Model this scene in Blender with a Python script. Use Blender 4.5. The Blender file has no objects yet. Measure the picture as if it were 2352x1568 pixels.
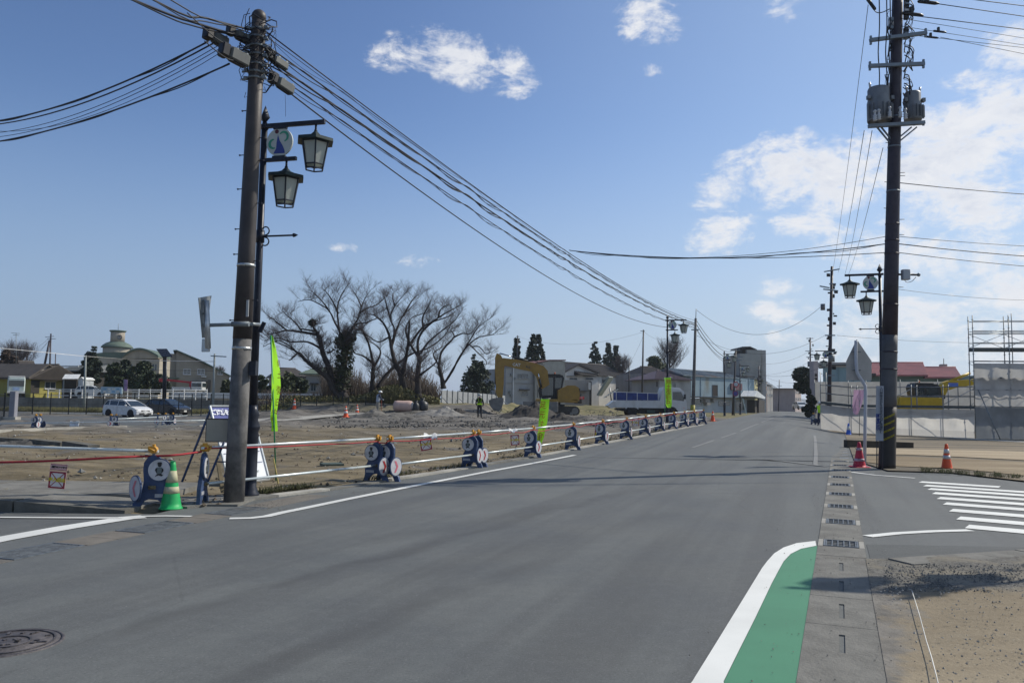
import bpy, math, random, bmesh
from mathutils import Vector, Matrix, noise
R = math.radians
SC = bpy.context.scene
COL = SC.collection
random.seed(11)

# ---------------- camera ----------------
EYE = 1.6
FPX = 1850.0                      # focal length in units of a 2352 px wide frame
camd = bpy.data.cameras.new('camera'); cam = bpy.data.objects.new('camera', camd); COL.objects.link(cam)
camd.sensor_width = 36; camd.lens = FPX / 2352 * 36; camd.clip_end = 9000; camd.clip_start = .1
CM = (Matrix.Rotation(R(90) + math.atan(141 / FPX), 3, 'X') @ Matrix.Rotation(.015, 3, 'Z'))
cam.matrix_world = Matrix.Translation((0, 0, EYE)) @ CM.to_4x4()
SC.camera = cam

# ---------------- sun, sky, exposure ----------------
SUN_EL = R(41); SUN_AZ = math.atan2(.908, .418)      # azimuth clockwise from +Y
sdir = Vector((math.cos(SUN_EL) * math.sin(SUN_AZ), math.cos(SUN_EL) * math.cos(SUN_AZ), math.sin(SUN_EL)))
sl = bpy.data.lights.new('sun', 'SUN'); sl.energy = 4.3; sl.angle = R(.53); sl.color = (1, .94, .82)
so = bpy.data.objects.new('sun', sl); COL.objects.link(so); so.location = sdir * 60
so.rotation_euler = sdir.to_track_quat('Z', 'Y').to_euler()
SC.view_settings.view_transform = 'Standard'; SC.view_settings.look = 'None'
SC.view_settings.exposure = 0; SC.view_settings.gamma = 1; SC.view_settings.use_curve_mapping = False

class NT:
    """tiny node helper"""
    def __init__(s, tree): s.t = tree; s.n = tree.nodes; s.l = tree.links
    def put(s, sock, v):
        if isinstance(v, bpy.types.NodeSocket): s.l.new(v, sock)
        elif v is not None:
            if hasattr(sock.default_value, '__len__') and not hasattr(v, '__len__'): v = [v] * len(sock.default_value)
            if hasattr(sock.default_value, '__len__') and len(sock.default_value) == 4 and len(v) == 3: v = (*v, 1)
            sock.default_value = v
    def new(s, typ, **kw):
        n = s.n.new(typ)
        for k, v in kw.items(): setattr(n, k, v)
        return n
    def math(s, op, a, b=None, c=None, clamp=False):
        n = s.new('ShaderNodeMath', operation=op, use_clamp=clamp)
        s.put(n.inputs[0], a); s.put(n.inputs[1], b); s.put(n.inputs[2], c)
        return n.outputs[0]
    def mix(s, f, a, b, typ='MIX'):
        n = s.new('ShaderNodeMix', data_type='RGBA', blend_type=typ)
        s.put(n.inputs[0], f); s.put(n.inputs[6], a); s.put(n.inputs[7], b)
        return n.outputs[2]
    def noise(s, vec, scale, detail=4, rough=.55, dist=0):
        n = s.new('ShaderNodeTexNoise'); s.put(n.inputs['Vector'], vec)
        n.inputs['Scale'].default_value = scale; n.inputs['Detail'].default_value = detail
        n.inputs['Roughness'].default_value = rough; n.inputs['Distortion'].default_value = dist
        return n.outputs[0]
    def vor(s, vec, scale, feature='F1'):
        n = s.new('ShaderNodeTexVoronoi', feature=feature); s.put(n.inputs['Vector'], vec)
        n.inputs['Scale'].default_value = scale
        return n
    def ramp(s, f, stops):
        n = s.new('ShaderNodeValToRGB'); e = n.color_ramp.elements
        while len(e) < len(stops): e.new(.5)
        for i, (p, c) in enumerate(stops):
            e[i].position = p; e[i].color = (c, c, c, 1) if not hasattr(c, '__len__') else (*c, 1)
        s.put(n.inputs[0], f)
        return n.outputs[0]
    def mrange(s, v, a, b, c=0, d=1, smooth=True):
        n = s.new('ShaderNodeMapRange', interpolation_type='SMOOTHSTEP' if smooth else 'LINEAR')
        s.put(n.inputs[0], v); s.put(n.inputs[1], a); s.put(n.inputs[2], b); s.put(n.inputs[3], c); s.put(n.inputs[4], d)
        return n.outputs[0]
    def mapping(s, vec, loc=(0, 0, 0), rot=(0, 0, 0), scale=(1, 1, 1)):
        n = s.new('ShaderNodeMapping'); s.put(n.inputs[0], vec)
        n.inputs[1].default_value = loc; n.inputs[2].default_value = rot; n.inputs[3].default_value = scale
        return n.outputs[0]

def build_world():
    w = bpy.data.worlds.new('World'); SC.world = w; w.use_nodes = True
    k = NT(w.node_tree); k.n.clear()
    out = k.new('ShaderNodeOutputWorld'); bg = k.new('ShaderNodeBackground')
    sky = k.new('ShaderNodeTexSky', sky_type='NISHITA')
    sky.sun_disc = False; sky.sun_elevation = SUN_EL; sky.sun_rotation = SUN_AZ
    sky.air_density = 1.0; sky.dust_density = .7; sky.ozone_density = 1.8; sky.altitude = 10
    tc = k.new('ShaderNodeTexCoord'); d = tc.outputs['Generated']
    sep = k.new('ShaderNodeSeparateXYZ'); k.put(sep.inputs[0], d)
    x, y, z = sep.outputs
    az = k.math('ARCTAN2', x, y)                     # azimuth from +Y, radians
    el = k.math('ARCSINE', z)
    cmb = k.new('ShaderNodeCombineXYZ'); k.put(cmb.inputs[0], az); k.put(cmb.inputs[1], k.math('MULTIPLY', el, 1.7))
    wv = cmb.outputs[0]
    n1 = k.noise(wv, 15, 11, .64, .5)
    n2 = k.noise(k.mapping(wv, (3.1, 1.7, 0)), 60, 8, .66)
    # where the clouds stand: (azimuth, elevation, half width, half height, tilt, amount)
    CL = CLOUDS
    acc = None
    for (ca, ce, wa, we, tl, am) in CL:
        dx = k.math('SUBTRACT', az, ca); dy = k.math('SUBTRACT', el, ce)
        c, s_ = math.cos(tl), math.sin(tl)
        ux = k.math('ADD', k.math('MULTIPLY', dx, c / wa), k.math('MULTIPLY', dy, s_ / wa))
        uy = k.math('ADD', k.math('MULTIPLY', dx, -s_ / we), k.math('MULTIPLY', dy, c / we))
        q = k.math('ADD', k.math('MULTIPLY', ux, ux), k.math('MULTIPLY', uy, uy))
        f = k.math('MULTIPLY', k.math('SUBTRACT', 1, q, clamp=True), am)
        acc = f if acc is None else k.math('MAXIMUM', acc, f)
    # broken low cumulus all round the sky towards the sun side, same kind of cloud outside the frame
    low = k.math('MULTIPLY', k.mrange(el, .44, .05, 0, .47), k.mrange(az, .20, .52, 0, 1))
    low2 = k.math('MULTIPLY', k.mrange(el, .34, .02, 0, .34), k.mrange(az, -2.2, -1.4, 1, 0))
    acc = k.math('MAXIMUM', acc, k.math('MAXIMUM', low, low2))
    dens = k.math('ADD', acc, k.math('MULTIPLY', k.math('SUBTRACT', n1, .5), 2.3))
    dens = k.math('ADD', dens, k.math('MULTIPLY', k.math('SUBTRACT', n2, .5), .9))
    a = k.mrange(dens, .20, .88)
    a = k.math('MULTIPLY', a, k.mrange(acc, .02, .2))
    # shading inside clouds: thicker = greyer, tops brighter
    off = k.noise(k.mapping(wv, (.012, -.02, 0)), 15, 11, .64, .5)
    lit = k.math('ADD', .55, k.math('MULTIPLY', k.math('SUBTRACT', off, n1), -3.0), clamp=True)
    thick = k.mrange(dens, .6, 1.25)
    sh = k.math('SUBTRACT', 1, k.math('MULTIPLY', thick, k.math('SUBTRACT', 1, lit)))
    ccol = k.mix(k.math('MULTIPLY', k.math('SUBTRACT', 1, sh), 1.0, clamp=True), (8.6, 8.7, 9.0), (5.2, 5.8, 7.2))
    hs = k.new('ShaderNodeHueSaturation'); hs.inputs['Saturation'].default_value = 1.0
    gm = k.new('ShaderNodeGamma'); gm.inputs['Gamma'].default_value = 1.25; k.put(gm.inputs['Color'], k.mix(1, sky.outputs[0], (.2, .2, .2), 'MULTIPLY'))
    k.put(hs.inputs['Color'], gm.outputs[0])
    skc = k.mix(1, hs.outputs[0], (5.6, 5.75, 6.25), 'MULTIPLY')
    # pale veil low over the horizon
    skc = k.mix(k.mrange(az, -.25, .8, 0, .5), skc, (4.3, 5.9, 7.7))
    vc = k.mix(k.mrange(az, -.7, .75), (2.9, 3.9, 5.7), (5.6, 6.6, 7.9))
    skc = k.mix(k.mrange(el, .36, .0, 0, .86), skc, vc)
    col = k.mix(k.math('MULTIPLY', a, .93), skc, ccol)
    # below the horizon: earth colour
    col = k.mix(k.mrange(z, -.02, -.06, 0, 1), col, (1.2, 1.15, 1.0))
    k.put(bg.inputs[0], col); bg.inputs[1].default_value = SKY_STR
    k.l.new(bg.outputs[0], out.inputs[0])
SKY_STR = .10; HAZE = .00022

# ---------------- pixels to places ----------------
def ray(px, py):
    v = CM @ Vector(((px - 1176) / FPX, (784 - py) / FPX, -1)); return v
def V(px, py, y):
    """point of the sight line at depth y"""
    r = ray(px, py); t = y / r.y; return Vector((r.x * t, y, EYE + r.z * t))
def sm(t): t = max(0., min(1., t)); return t * t * (3 - 2 * t)
def H(x, y):
    """height of the natural ground"""
    if y < 6: return 0.
    u = x / y
    z = .55 * sm((y - 18) / 40) * sm((u + .37) / .08) * (1 - sm((u - .33) / .09))
    st = 66 + 20 * sm((-.26 - u) / .05) + 14 * sm((u + .05) / .08)
    w = 8 - 6 * sm((-.28 - u) / .03)
    p = sm((y - st) / w) * (1 - sm((u - .10) / .1))
    return z + (1.4 - z) * p
def G(px, py, off=0.):
    """where the sight line meets the ground"""
    r = ray(px, py); a = 1.; b = None
    t = 1.5
    while t < 900:
        p = Vector((0, 0, EYE)) + r * t
        if p.z < H(p.x, p.y) + off: b = t; break
        a = t; t *= 1.01
    if b is None: return Vector((0, 0, EYE)) + r * 900
    for i in range(30):
        m = (a + b) / 2; p = Vector((0, 0, EYE)) + r * m
        if p.z < H(p.x, p.y) + off: b = m
        else: a = m
    p = Vector((0, 0, EYE)) + r * b; return p
def azel(px, py):
    r = ray(px, py).normalized(); return math.atan2(r.x, r.y), math.asin(r.z)
def cl(px, py, w, h, tilt=0, am=.62):
    a, e = azel(px, py); return (a, e, w * 1.3 / FPX, h * 1.3 / FPX, tilt, am)
CLOUDS = [cl(925, 125, 90, 42, .1, .66), cl(1065, 135, 120, 55, -.25, .74), cl(1180, 170, 60, 48, -.3, .62),
          cl(1490, 50, 78, 50, -.1, .66), cl(1800, 18, 60, 26, 0, .62), cl(1650, 443, 64, 40, 0, .66), cl(1655, 535, 82, 50, 0, .68),
          cl(1800, 390, 130, 75, 0, .85), cl(1940, 405, 150, 85, 0, .85), cl(2090, 400, 130, 80, 0, .8),
          cl(1850, 316, 36, 26, 0, .6), cl(1848, 520, 80, 30, 0, .58), cl(2230, 330, 200, 95, .1, .9),
          cl(2200, 450, 170, 90, 0, .78), cl(2270, 195, 110, 34, 0, .6), cl(2340, 110, 70, 50, 0, .7),
          cl(2130, 590, 240, 70, -.1, .62), cl(2300, 690, 160, 50, 0, .66), cl(1790, 715, 90, 36, 0, .62), cl(1800, 665, 60, 24, 0, .5),
          cl(1500, 158, 26, 16, 0, .5), cl(1820, 775, 120, 22, 0, .55), cl(2330, 268, 110, 60, 0, .85), cl(2100, 700, 90, 40, 0, .6),
          cl(790, 570, 34, 12, 0, .42), cl(960, 598, 60, 16, 0, .42)]
build_world()

# ---------------- materials ----------------
MT = {}
def mat(name, rgb, rough=.65, metal=0., var=.18, scale=2.5, bump=.0, bscale=None, stain=None, spec=.4, trans=0., coord='Object'):
    if name in MT: return MT[name]
    m = bpy.data.materials.new(name); m.use_nodes = True; MT[name] = m
    k = NT(m.node_tree); b = k.n['Principled BSDF']
    tc = k.new('ShaderNodeTexCoord').outputs[coord]
    n = k.noise(tc, scale, 5, .6)
    lo = [c * (1 - var) for c in rgb]; hi = [min(1, c * (1 + var)) for c in rgb]
    col = k.mix(k.mrange(n, .3, .7), lo, hi)
    if stain:
        n2 = k.noise(k.mapping(tc, (5, 2, 1), (0, 0, 0), (1, 1, .25)), scale * .6, 6, .65)
        col = k.mix(k.mrange(n2, .52, .72, 0, .7), col, stain)
    k.put(b.inputs['Base Color'], col)
    k.put(b.inputs['Roughness'], k.mrange(n, .2, .8, max(.03, rough - .08), min(1, rough + .08)))
    b.inputs['Metallic'].default_value = metal; b.inputs['Specular IOR Level'].default_value = spec
    if trans: b.inputs['Transmission Weight'].default_value = trans
    if bump:
        bn = k.new('ShaderNodeBump'); bn.inputs['Strength'].default_value = bump; bn.inputs['Distance'].default_value = .02
        k.put(bn.inputs['Height'], k.noise(tc, bscale or scale * 8, 5, .6)); k.put(b.inputs['Normal'], bn.outputs[0])
    return m
def cloth(name, rgb, tl=.35, var=.12):
    """thin cloth or sheet that lets some light through"""
    if name in MT: return MT[name]
    m = mat(name, rgb, .8, 0, var, 1.5, .3, 6)
    k = NT(m.node_tree); o = k.n['Material Output']; b = k.n['Principled BSDF']
    t = k.new('ShaderNodeBsdfTranslucent'); t.inputs[0].default_value = (*rgb, 1)
    x = k.new('ShaderNodeMixShader'); x.inputs[0].default_value = tl
    k.l.new(b.outputs[0], x.inputs[1]); k.l.new(t.outputs[0], x.inputs[2]); k.l.new(x.outputs[0], o.inputs[0])
    return m
def glass(name, rgb=(.02, .03, .035), rough=.06):
    return mat(name, rgb, rough, 0, .25, 1.2, spec=.9)

# ---------------- mesh builder ----------------
def frame(d):
    d = d.normalized(); a = Vector((0, 0, 1)) if abs(d.z) < .95 else Vector((1, 0, 0))
    x = d.cross(a).normalized(); return x, d.cross(x).normalized()
class MB:
    def __init__(s): s.v = []; s.f = []; s.m = []; s.s = []
    def add(s, vs, fs, m=0, smooth=False):
        o = len(s.v); s.v += [tuple(p) for p in vs]
        for f in fs: s.f.append([i + o for i in f]); s.m.append(m); s.s.append(smooth)
        return s
    def box(s, c, size, rot=None, m=0, taper=1., bev=0.):
        x, y, z = size[0] / 2, size[1] / 2, size[2] / 2
        if bev:
            b = min(bev, x * .9, y * .9)
            lay = [(-z, -b * .6), (-z + b * .6, 0), (z - b * .6, 0), (z, -b * .6)]; vs = []; fs = []
            for zz, o in lay:
                X, Y = x + o, y + o
                vs += [(-X + b, -Y, zz), (X - b, -Y, zz), (X, -Y + b, zz), (X, Y - b, zz), (X - b, Y, zz), (-X + b, Y, zz), (-X, Y - b, zz), (-X, -Y + b, zz)]
            for k in range(3):
                for i in range(8): j = (i + 1) % 8; fs.append((k * 8 + i, k * 8 + j, k * 8 + 8 + j, k * 8 + 8 + i))
            fs.append(tuple(range(7, -1, -1))); fs.append(tuple(range(24, 32)))
        else:
            vs = [(-x, -y, -z), (x, -y, -z), (x, y, -z), (-x, y, -z), (-x * taper, -y * taper, z), (x * taper, -y * taper, z), (x * taper, y * taper, z), (-x * taper, y * taper, z)]
            fs = [(3, 2, 1, 0), (4, 5, 6, 7), (0, 1, 5, 4), (1, 2, 6, 5), (2, 3, 7, 6), (3, 0, 4, 7)]
        vs = [Vector(p) for p in vs]
        if rot is not None: vs = [rot @ p for p in vs]
        c = Vector(c); return s.add([p + c for p in vs], fs, m)
    def bx(s, x0, y0, z0, x1, y1, z1, m=0, bev=0.):
        return s.box(((x0 + x1) / 2, (y0 + y1) / 2, (z0 + z1) / 2), (abs(x1 - x0), abs(y1 - y0), abs(z1 - z0)), None, m, 1., bev)
    def bar(s, a, b, w, h=None, m=0):
        """straight bar of rectangular section"""
        a = Vector(a); b = Vector(b); h = h or w; x, y = frame(b - a)
        vs = [p + x * (i * w / 2) + y * (j * h / 2) for p in (a, b) for i, j in ((-1, -1), (1, -1), (1, 1), (-1, 1))]
        return s.add(vs, [(3, 2, 1, 0), (4, 5, 6, 7), (0, 1, 5, 4), (1, 2, 6, 5), (2, 3, 7, 6), (3, 0, 4, 7)], m)
    def tube(s, pts, r, n=6, m=0, smooth=True):
        pts = [Vector(p) for p in pts]; rs = r if hasattr(r, '__len__') else [r] * len(pts)
        vs = []; fs = []; x, y = frame(pts[1] - pts[0])
        for i, p in enumerate(pts):
            d = (pts[min(i + 1, len(pts) - 1)] - pts[max(i - 1, 0)]).normalized()
            x = (x - d * x.dot(d))
            if x.length < 1e-6: x = frame(d)[0]
            x.normalize(); y = d.cross(x)
            for j in range(n):
                a = 2 * math.pi * j / n; vs.append(p + (x * math.cos(a) + y * math.sin(a)) * rs[i])
        for i in range(len(pts) - 1):
            for j in range(n):
                q = (j + 1) % n; fs.append((i * n + j, i * n + q, (i + 1) * n + q, (i + 1) * n + j))
        s.add(vs, fs, m, smooth)
        o = len(s.v) - len(vs)
        s.f.append([o + i for i in range(n - 1, -1, -1)]); s.m.append(m); s.s.append(False)
        s.f.append([o + (len(pts) - 1) * n + i for i in range(n)]); s.m.append(m); s.s.append(False)
        return s
    def prism(s, poly, a, b, axis='y', m=0):
        """polygon of (p, q) pulled from a to b along an axis"""
        def P(p, q, t): return (p, t, q) if axis == 'y' else ((t, p, q) if axis == 'x' else (p, q, t))
        n = len(poly); vs = [P(p, q, a) for p, q in poly] + [P(p, q, b) for p, q in poly]
        fs = [tuple(range(n)), tuple(range(2 * n - 1, n - 1, -1))] + [(i, i + n, (i + 1) % n + n, (i + 1) % n) for i in range(n)]
        return s.add(vs, fs, m)
    def lathe(s, prof, n=12, c=(0, 0, 0), m=0, smooth=True, rot=None, ph=0.):
        vs = []; fs = []; c = Vector(c)
        for r, z in prof:
            for j in range(n):
                a = 2 * math.pi * (j + ph) / n; p = Vector((r * math.cos(a), r * math.sin(a), z))
                if rot is not None: p = rot @ p
                vs.append(p + c)
        for i in range(len(prof) - 1):
            for j in range(n): q = (j + 1) % n; fs.append((i * n + j, i * n + q, (i + 1) * n + q, (i + 1) * n + j))
        s.add(vs, fs, m, smooth); o = len(s.v) - len(vs); k = len(prof) - 1
        s.f.append([o + i for i in range(n - 1, -1, -1)]); s.m.append(m); s.s.append(False)
        s.f.append([o + k * n + i for i in range(n)]); s.m.append(m); s.s.append(False)
        return s
    def ball(s, c, r, n=8, k=5, m=0, jit=0.):
        if not hasattr(r, '__len__'): r = (r, r, r)
        vs = []; fs = []; c = Vector(c)
        for i in range(k + 1):
            t = math.pi * i / k
            for j in range(n):
                a = 2 * math.pi * j / n; q = 1 + random.uniform(-jit, jit)
                vs.append(c + Vector((math.sin(t) * math.cos(a) * r[0] * q, math.sin(t) * math.sin(a) * r[1] * q, math.cos(t) * r[2] * q)))
        for i in range(k):
            for j in range(n): q = (j + 1) % n; fs.append((i * n + j, (i + 1) * n + j, (i + 1) * n + q, i * n + q))
        return s.add(vs, fs, m, True)
    def build(s, name, mats, parent=None, world=False, loc=None, fix=True):
        me = bpy.data.meshes.new(name)
        vs = s.v
        if world and parent is not None:
            iv = parent.matrix_basis.inverted(); vs = [iv @ Vector(p) for p in vs]
        elif world and loc is not None:
            vs = [Vector(p) - Vector(loc) for p in vs]
        me.from_pydata([tuple(p) for p in vs], [], s.f)
        for mm in (mats if isinstance(mats, (list, tuple)) else [mats]): me.materials.append(mm)
        me.polygons.foreach_set('material_index', s.m); me.polygons.foreach_set('use_smooth', s.s)
        if fix and len(s.f) < 30000:
            bm = bmesh.new(); bm.from_mesh(me); bmesh.ops.recalc_face_normals(bm, faces=bm.faces); bm.to_mesh(me); bm.free()
        me.update()
        o = bpy.data.objects.new(name, me); COL.objects.link(o)
        if parent is not None: o.parent = parent
        if loc is not None: o.location = loc
        return o
def tag(o, label, cat, group=None, kind=None):
    if label: o['label'] = label
    if cat: o['category'] = cat
    if group: o['group'] = group
    if kind: o['kind'] = kind
    return o
def thing(name, label, cat, loc=(0, 0, 0), rz=0., group=None):
    o = bpy.data.objects.new(name, None); COL.objects.link(o); o.empty_display_size = .2
    M = Matrix.Translation(Vector(loc)) @ Matrix.Rotation(rz, 4, 'Z')
    o.location = loc; o.rotation_euler = (0, 0, rz); o.matrix_basis = M
    return tag(o, label, cat, group)
def struct(o): o['kind'] = 'structure'; return o
def stuff(o): o['kind'] = 'stuff'; return o
KIDS = {}
def copy_tree(o, loc, rz, label=None, scale=1., lean=None):
    if not KIDS.get('ok'):
        pass
    def kids(p): return [c for c in bpy.data.objects if c.parent == p]
    def cp(q, par):
        c = q.copy(); COL.objects.link(c)
        if par is not None: c.parent = par
        for ch in kids(q): cp(ch, c)
        return c
    c = cp(o, None); c.location = loc; c.rotation_euler = lean or (0, 0, rz); c.scale = (scale,) * 3
    if label: c['label'] = label
    return c
FONTCACHE = {}
def text(s, size, m, parent, M, name='lettering', ext=.003, sx=1., leading=1., align='CENTER', bold=.0):
    """flat raised letters, mesh, in the local frame M of the parent (letters in x/y, facing +z)"""
    cu = bpy.data.curves.new(name, 'FONT'); cu.body = s; cu.size = size; cu.extrude = ext; cu.align_x = align; cu.align_y = 'CENTER'
    cu.space_line = leading; cu.resolution_u = 1; cu.offset = bold
    t = bpy.data.objects.new('t', cu); COL.objects.link(t)
    me = bpy.data.meshes.new_from_object(t.evaluated_get(bpy.context.evaluated_depsgraph_get()))
    bpy.data.objects.remove(t); me.name = name; me.materials.clear(); me.materials.append(m)
    me.transform(M @ Matrix.Diagonal((sx, 1, 1, 1)))
    o = bpy.data.objects.new(name, me); COL.objects.link(o); o.parent = parent
    return o
def fr(o, x, z):
    """matrix with columns x (reading direction), z (outward) at o"""
    x = Vector(x).normalized(); z = Vector(z); z = (z - x * z.dot(x)).normalized(); y = z.cross(x)
    M = Matrix((x, y, z)).transposed().to_4x4(); M.translation = Vector(o); return M
def strip(L, Rr, off, nl=None, nw=1, per=1.):
    """sheet between two lines on the ground, following its shape"""
    mb = MB(); n = len(L); rows = []
    for i in range(n - 1):
        ln = max((Vector(L[i + 1]) - Vector(L[i])).length, (Vector(Rr[i + 1]) - Vector(Rr[i])).length)
        k = max(1, int(ln / per))
        for j in range(k + (i == n - 2)):
            t = j / k; rows.append((Vector(L[i]).lerp(Vector(L[i + 1]), t), Vector(Rr[i]).lerp(Vector(Rr[i + 1]), t)))
    vs = []; fs = []
    for a, b in rows:
        for j in range(nw + 1):
            p = a.lerp(b, j / nw); vs.append((p.x, p.y, H(p.x, p.y) + off))
    for i in range(len(rows) - 1):
        for j in range(nw): q = i * (nw + 1) + j; fs.append((q, q + 1, q + nw + 2, q + nw + 1))
    return mb.add(vs, fs)
def band(pts, w, off):
    """painted line of width w along points"""
    pts = [Vector((p.x, p.y, 0)) for p in pts]; L = []; Q = []
    for i, p in enumerate(pts):
        d = (pts[min(i + 1, len(pts) - 1)] - pts[max(0, i - 1)]).normalized(); nn = Vector((-d.y, d.x, 0)) * w / 2
        L.append(p + nn); Q.append(p - nn)
    return strip(L, Q, off)
# ================= THE SETTING =================
def soil_mat():
    m = bpy.data.materials.new('soil'); m.use_nodes = True; k = NT(m.node_tree); b = k.n['Principled BSDF']
    P = k.new('ShaderNodeNewGeometry').outputs['Position']
    sp = k.new('ShaderNodeSeparateXYZ'); k.put(sp.inputs[0], P)
    big = k.noise(P, .12, 5, .6); mid = k.noise(k.mapping(P, scale=(.6, 1.3, 1)), .9, 7, .66, .4); fine = k.noise(P, 9, 6, .7)
    brown = k.mix(k.mrange(mid, .3, .7), (.108, .088, .055), (.235, .192, .125))
    grey = k.mix(k.mrange(mid, .32, .66), (.055, .052, .048), (.20, .185, .165))
    yy = k.math('ADD', sp.outputs[1], k.math('MULTIPLY', k.math('SUBTRACT', big, .5), 26))
    c = k.mix(k.mrange(yy, 30, 42), brown, grey)
    straw = k.mix(k.mrange(mid, .35, .65), (.10, .10, .035), (.24, .20, .10))
    c = k.mix(k.mrange(yy, 68, 76, 0, .85), c, straw)
    c = k.mix(k.mrange(k.noise(P, .35, 6, .7), .56, .66, 0, .75), c, (.13, .125, .12))
    rut = k.noise(k.mapping(P, rot=(0, 0, -.15), scale=(.16, 1.7, 1)), 1.1, 6, .68, .3)
    c = k.mix(k.mrange(rut, .54, .66, 0, .62), c, (.085, .075, .062)); c = k.mix(k.mrange(rut, .42, .30, 0, .5), c, (.29, .235, .17))
    c = k.mix(k.mrange(fine, .55, .8, 0, .5), c, (.06, .05, .04))
    c = k.mix(k.mrange(k.vor(P, 14).outputs['Distance'], .16, .05, 0, .6), c, (.36, .34, .30))
    k.put(b.inputs['Base Color'], c); b.inputs['Roughness'].default_value = .95; b.inputs['Specular IOR Level'].default_value = .15
    bn = k.new('ShaderNodeBump'); bn.inputs['Strength'].default_value = .9; bn.inputs['Distance'].default_value = .06
    hh = k.math('ADD', mid, k.math('MULTIPLY', fine, .5)); k.put(bn.inputs['Height'], hh); k.put(b.inputs['Normal'], bn.outputs[0])
    return m
def sand_mat(name, c1, c2, c3, streak=1.):
    m = bpy.data.materials.new(name); m.use_nodes = True; k = NT(m.node_tree); b = k.n['Principled BSDF']
    P = k.new('ShaderNodeNewGeometry').outputs['Position']
    mid = k.noise(k.mapping(P, scale=(.25 * streak + .75 * (1 - streak), 1.2, 1)), .5, 6, .6, .3); fine = k.noise(P, 14, 7, .75)
    c = k.mix(k.mrange(mid, .35, .68), c1, c2)
    c = k.mix(k.mrange(k.noise(P, 2.2, 6, .7), .52, .68, 0, .6), c, c3)
    c = k.mix(k.mrange(fine, .56, .72, 0, .75), c, [q * .35 for q in c1])
    c = k.mix(k.mrange(k.vor(P, 38).outputs['Distance'], .22, .1, 0, .55), c, (.42, .38, .31))
    c = k.mix(k.mrange(k.vor(k.mapping(P, (3, 5, 0)), 21).outputs['Distance'], .14, .06, 0, .8), c, (.07, .06, .05))
    k.put(b.inputs['Base Color'], c); b.inputs['Roughness'].default_value = .95; b.inputs['Specular IOR Level'].default_value = .15
    bn = k.new('ShaderNodeBump'); bn.inputs['Strength'].default_value = .7; bn.inputs['Distance'].default_value = .02
    k.put(bn.inputs['Height'], fine); k.put(b.inputs['Normal'], bn.outputs[0])
    return m
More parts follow.
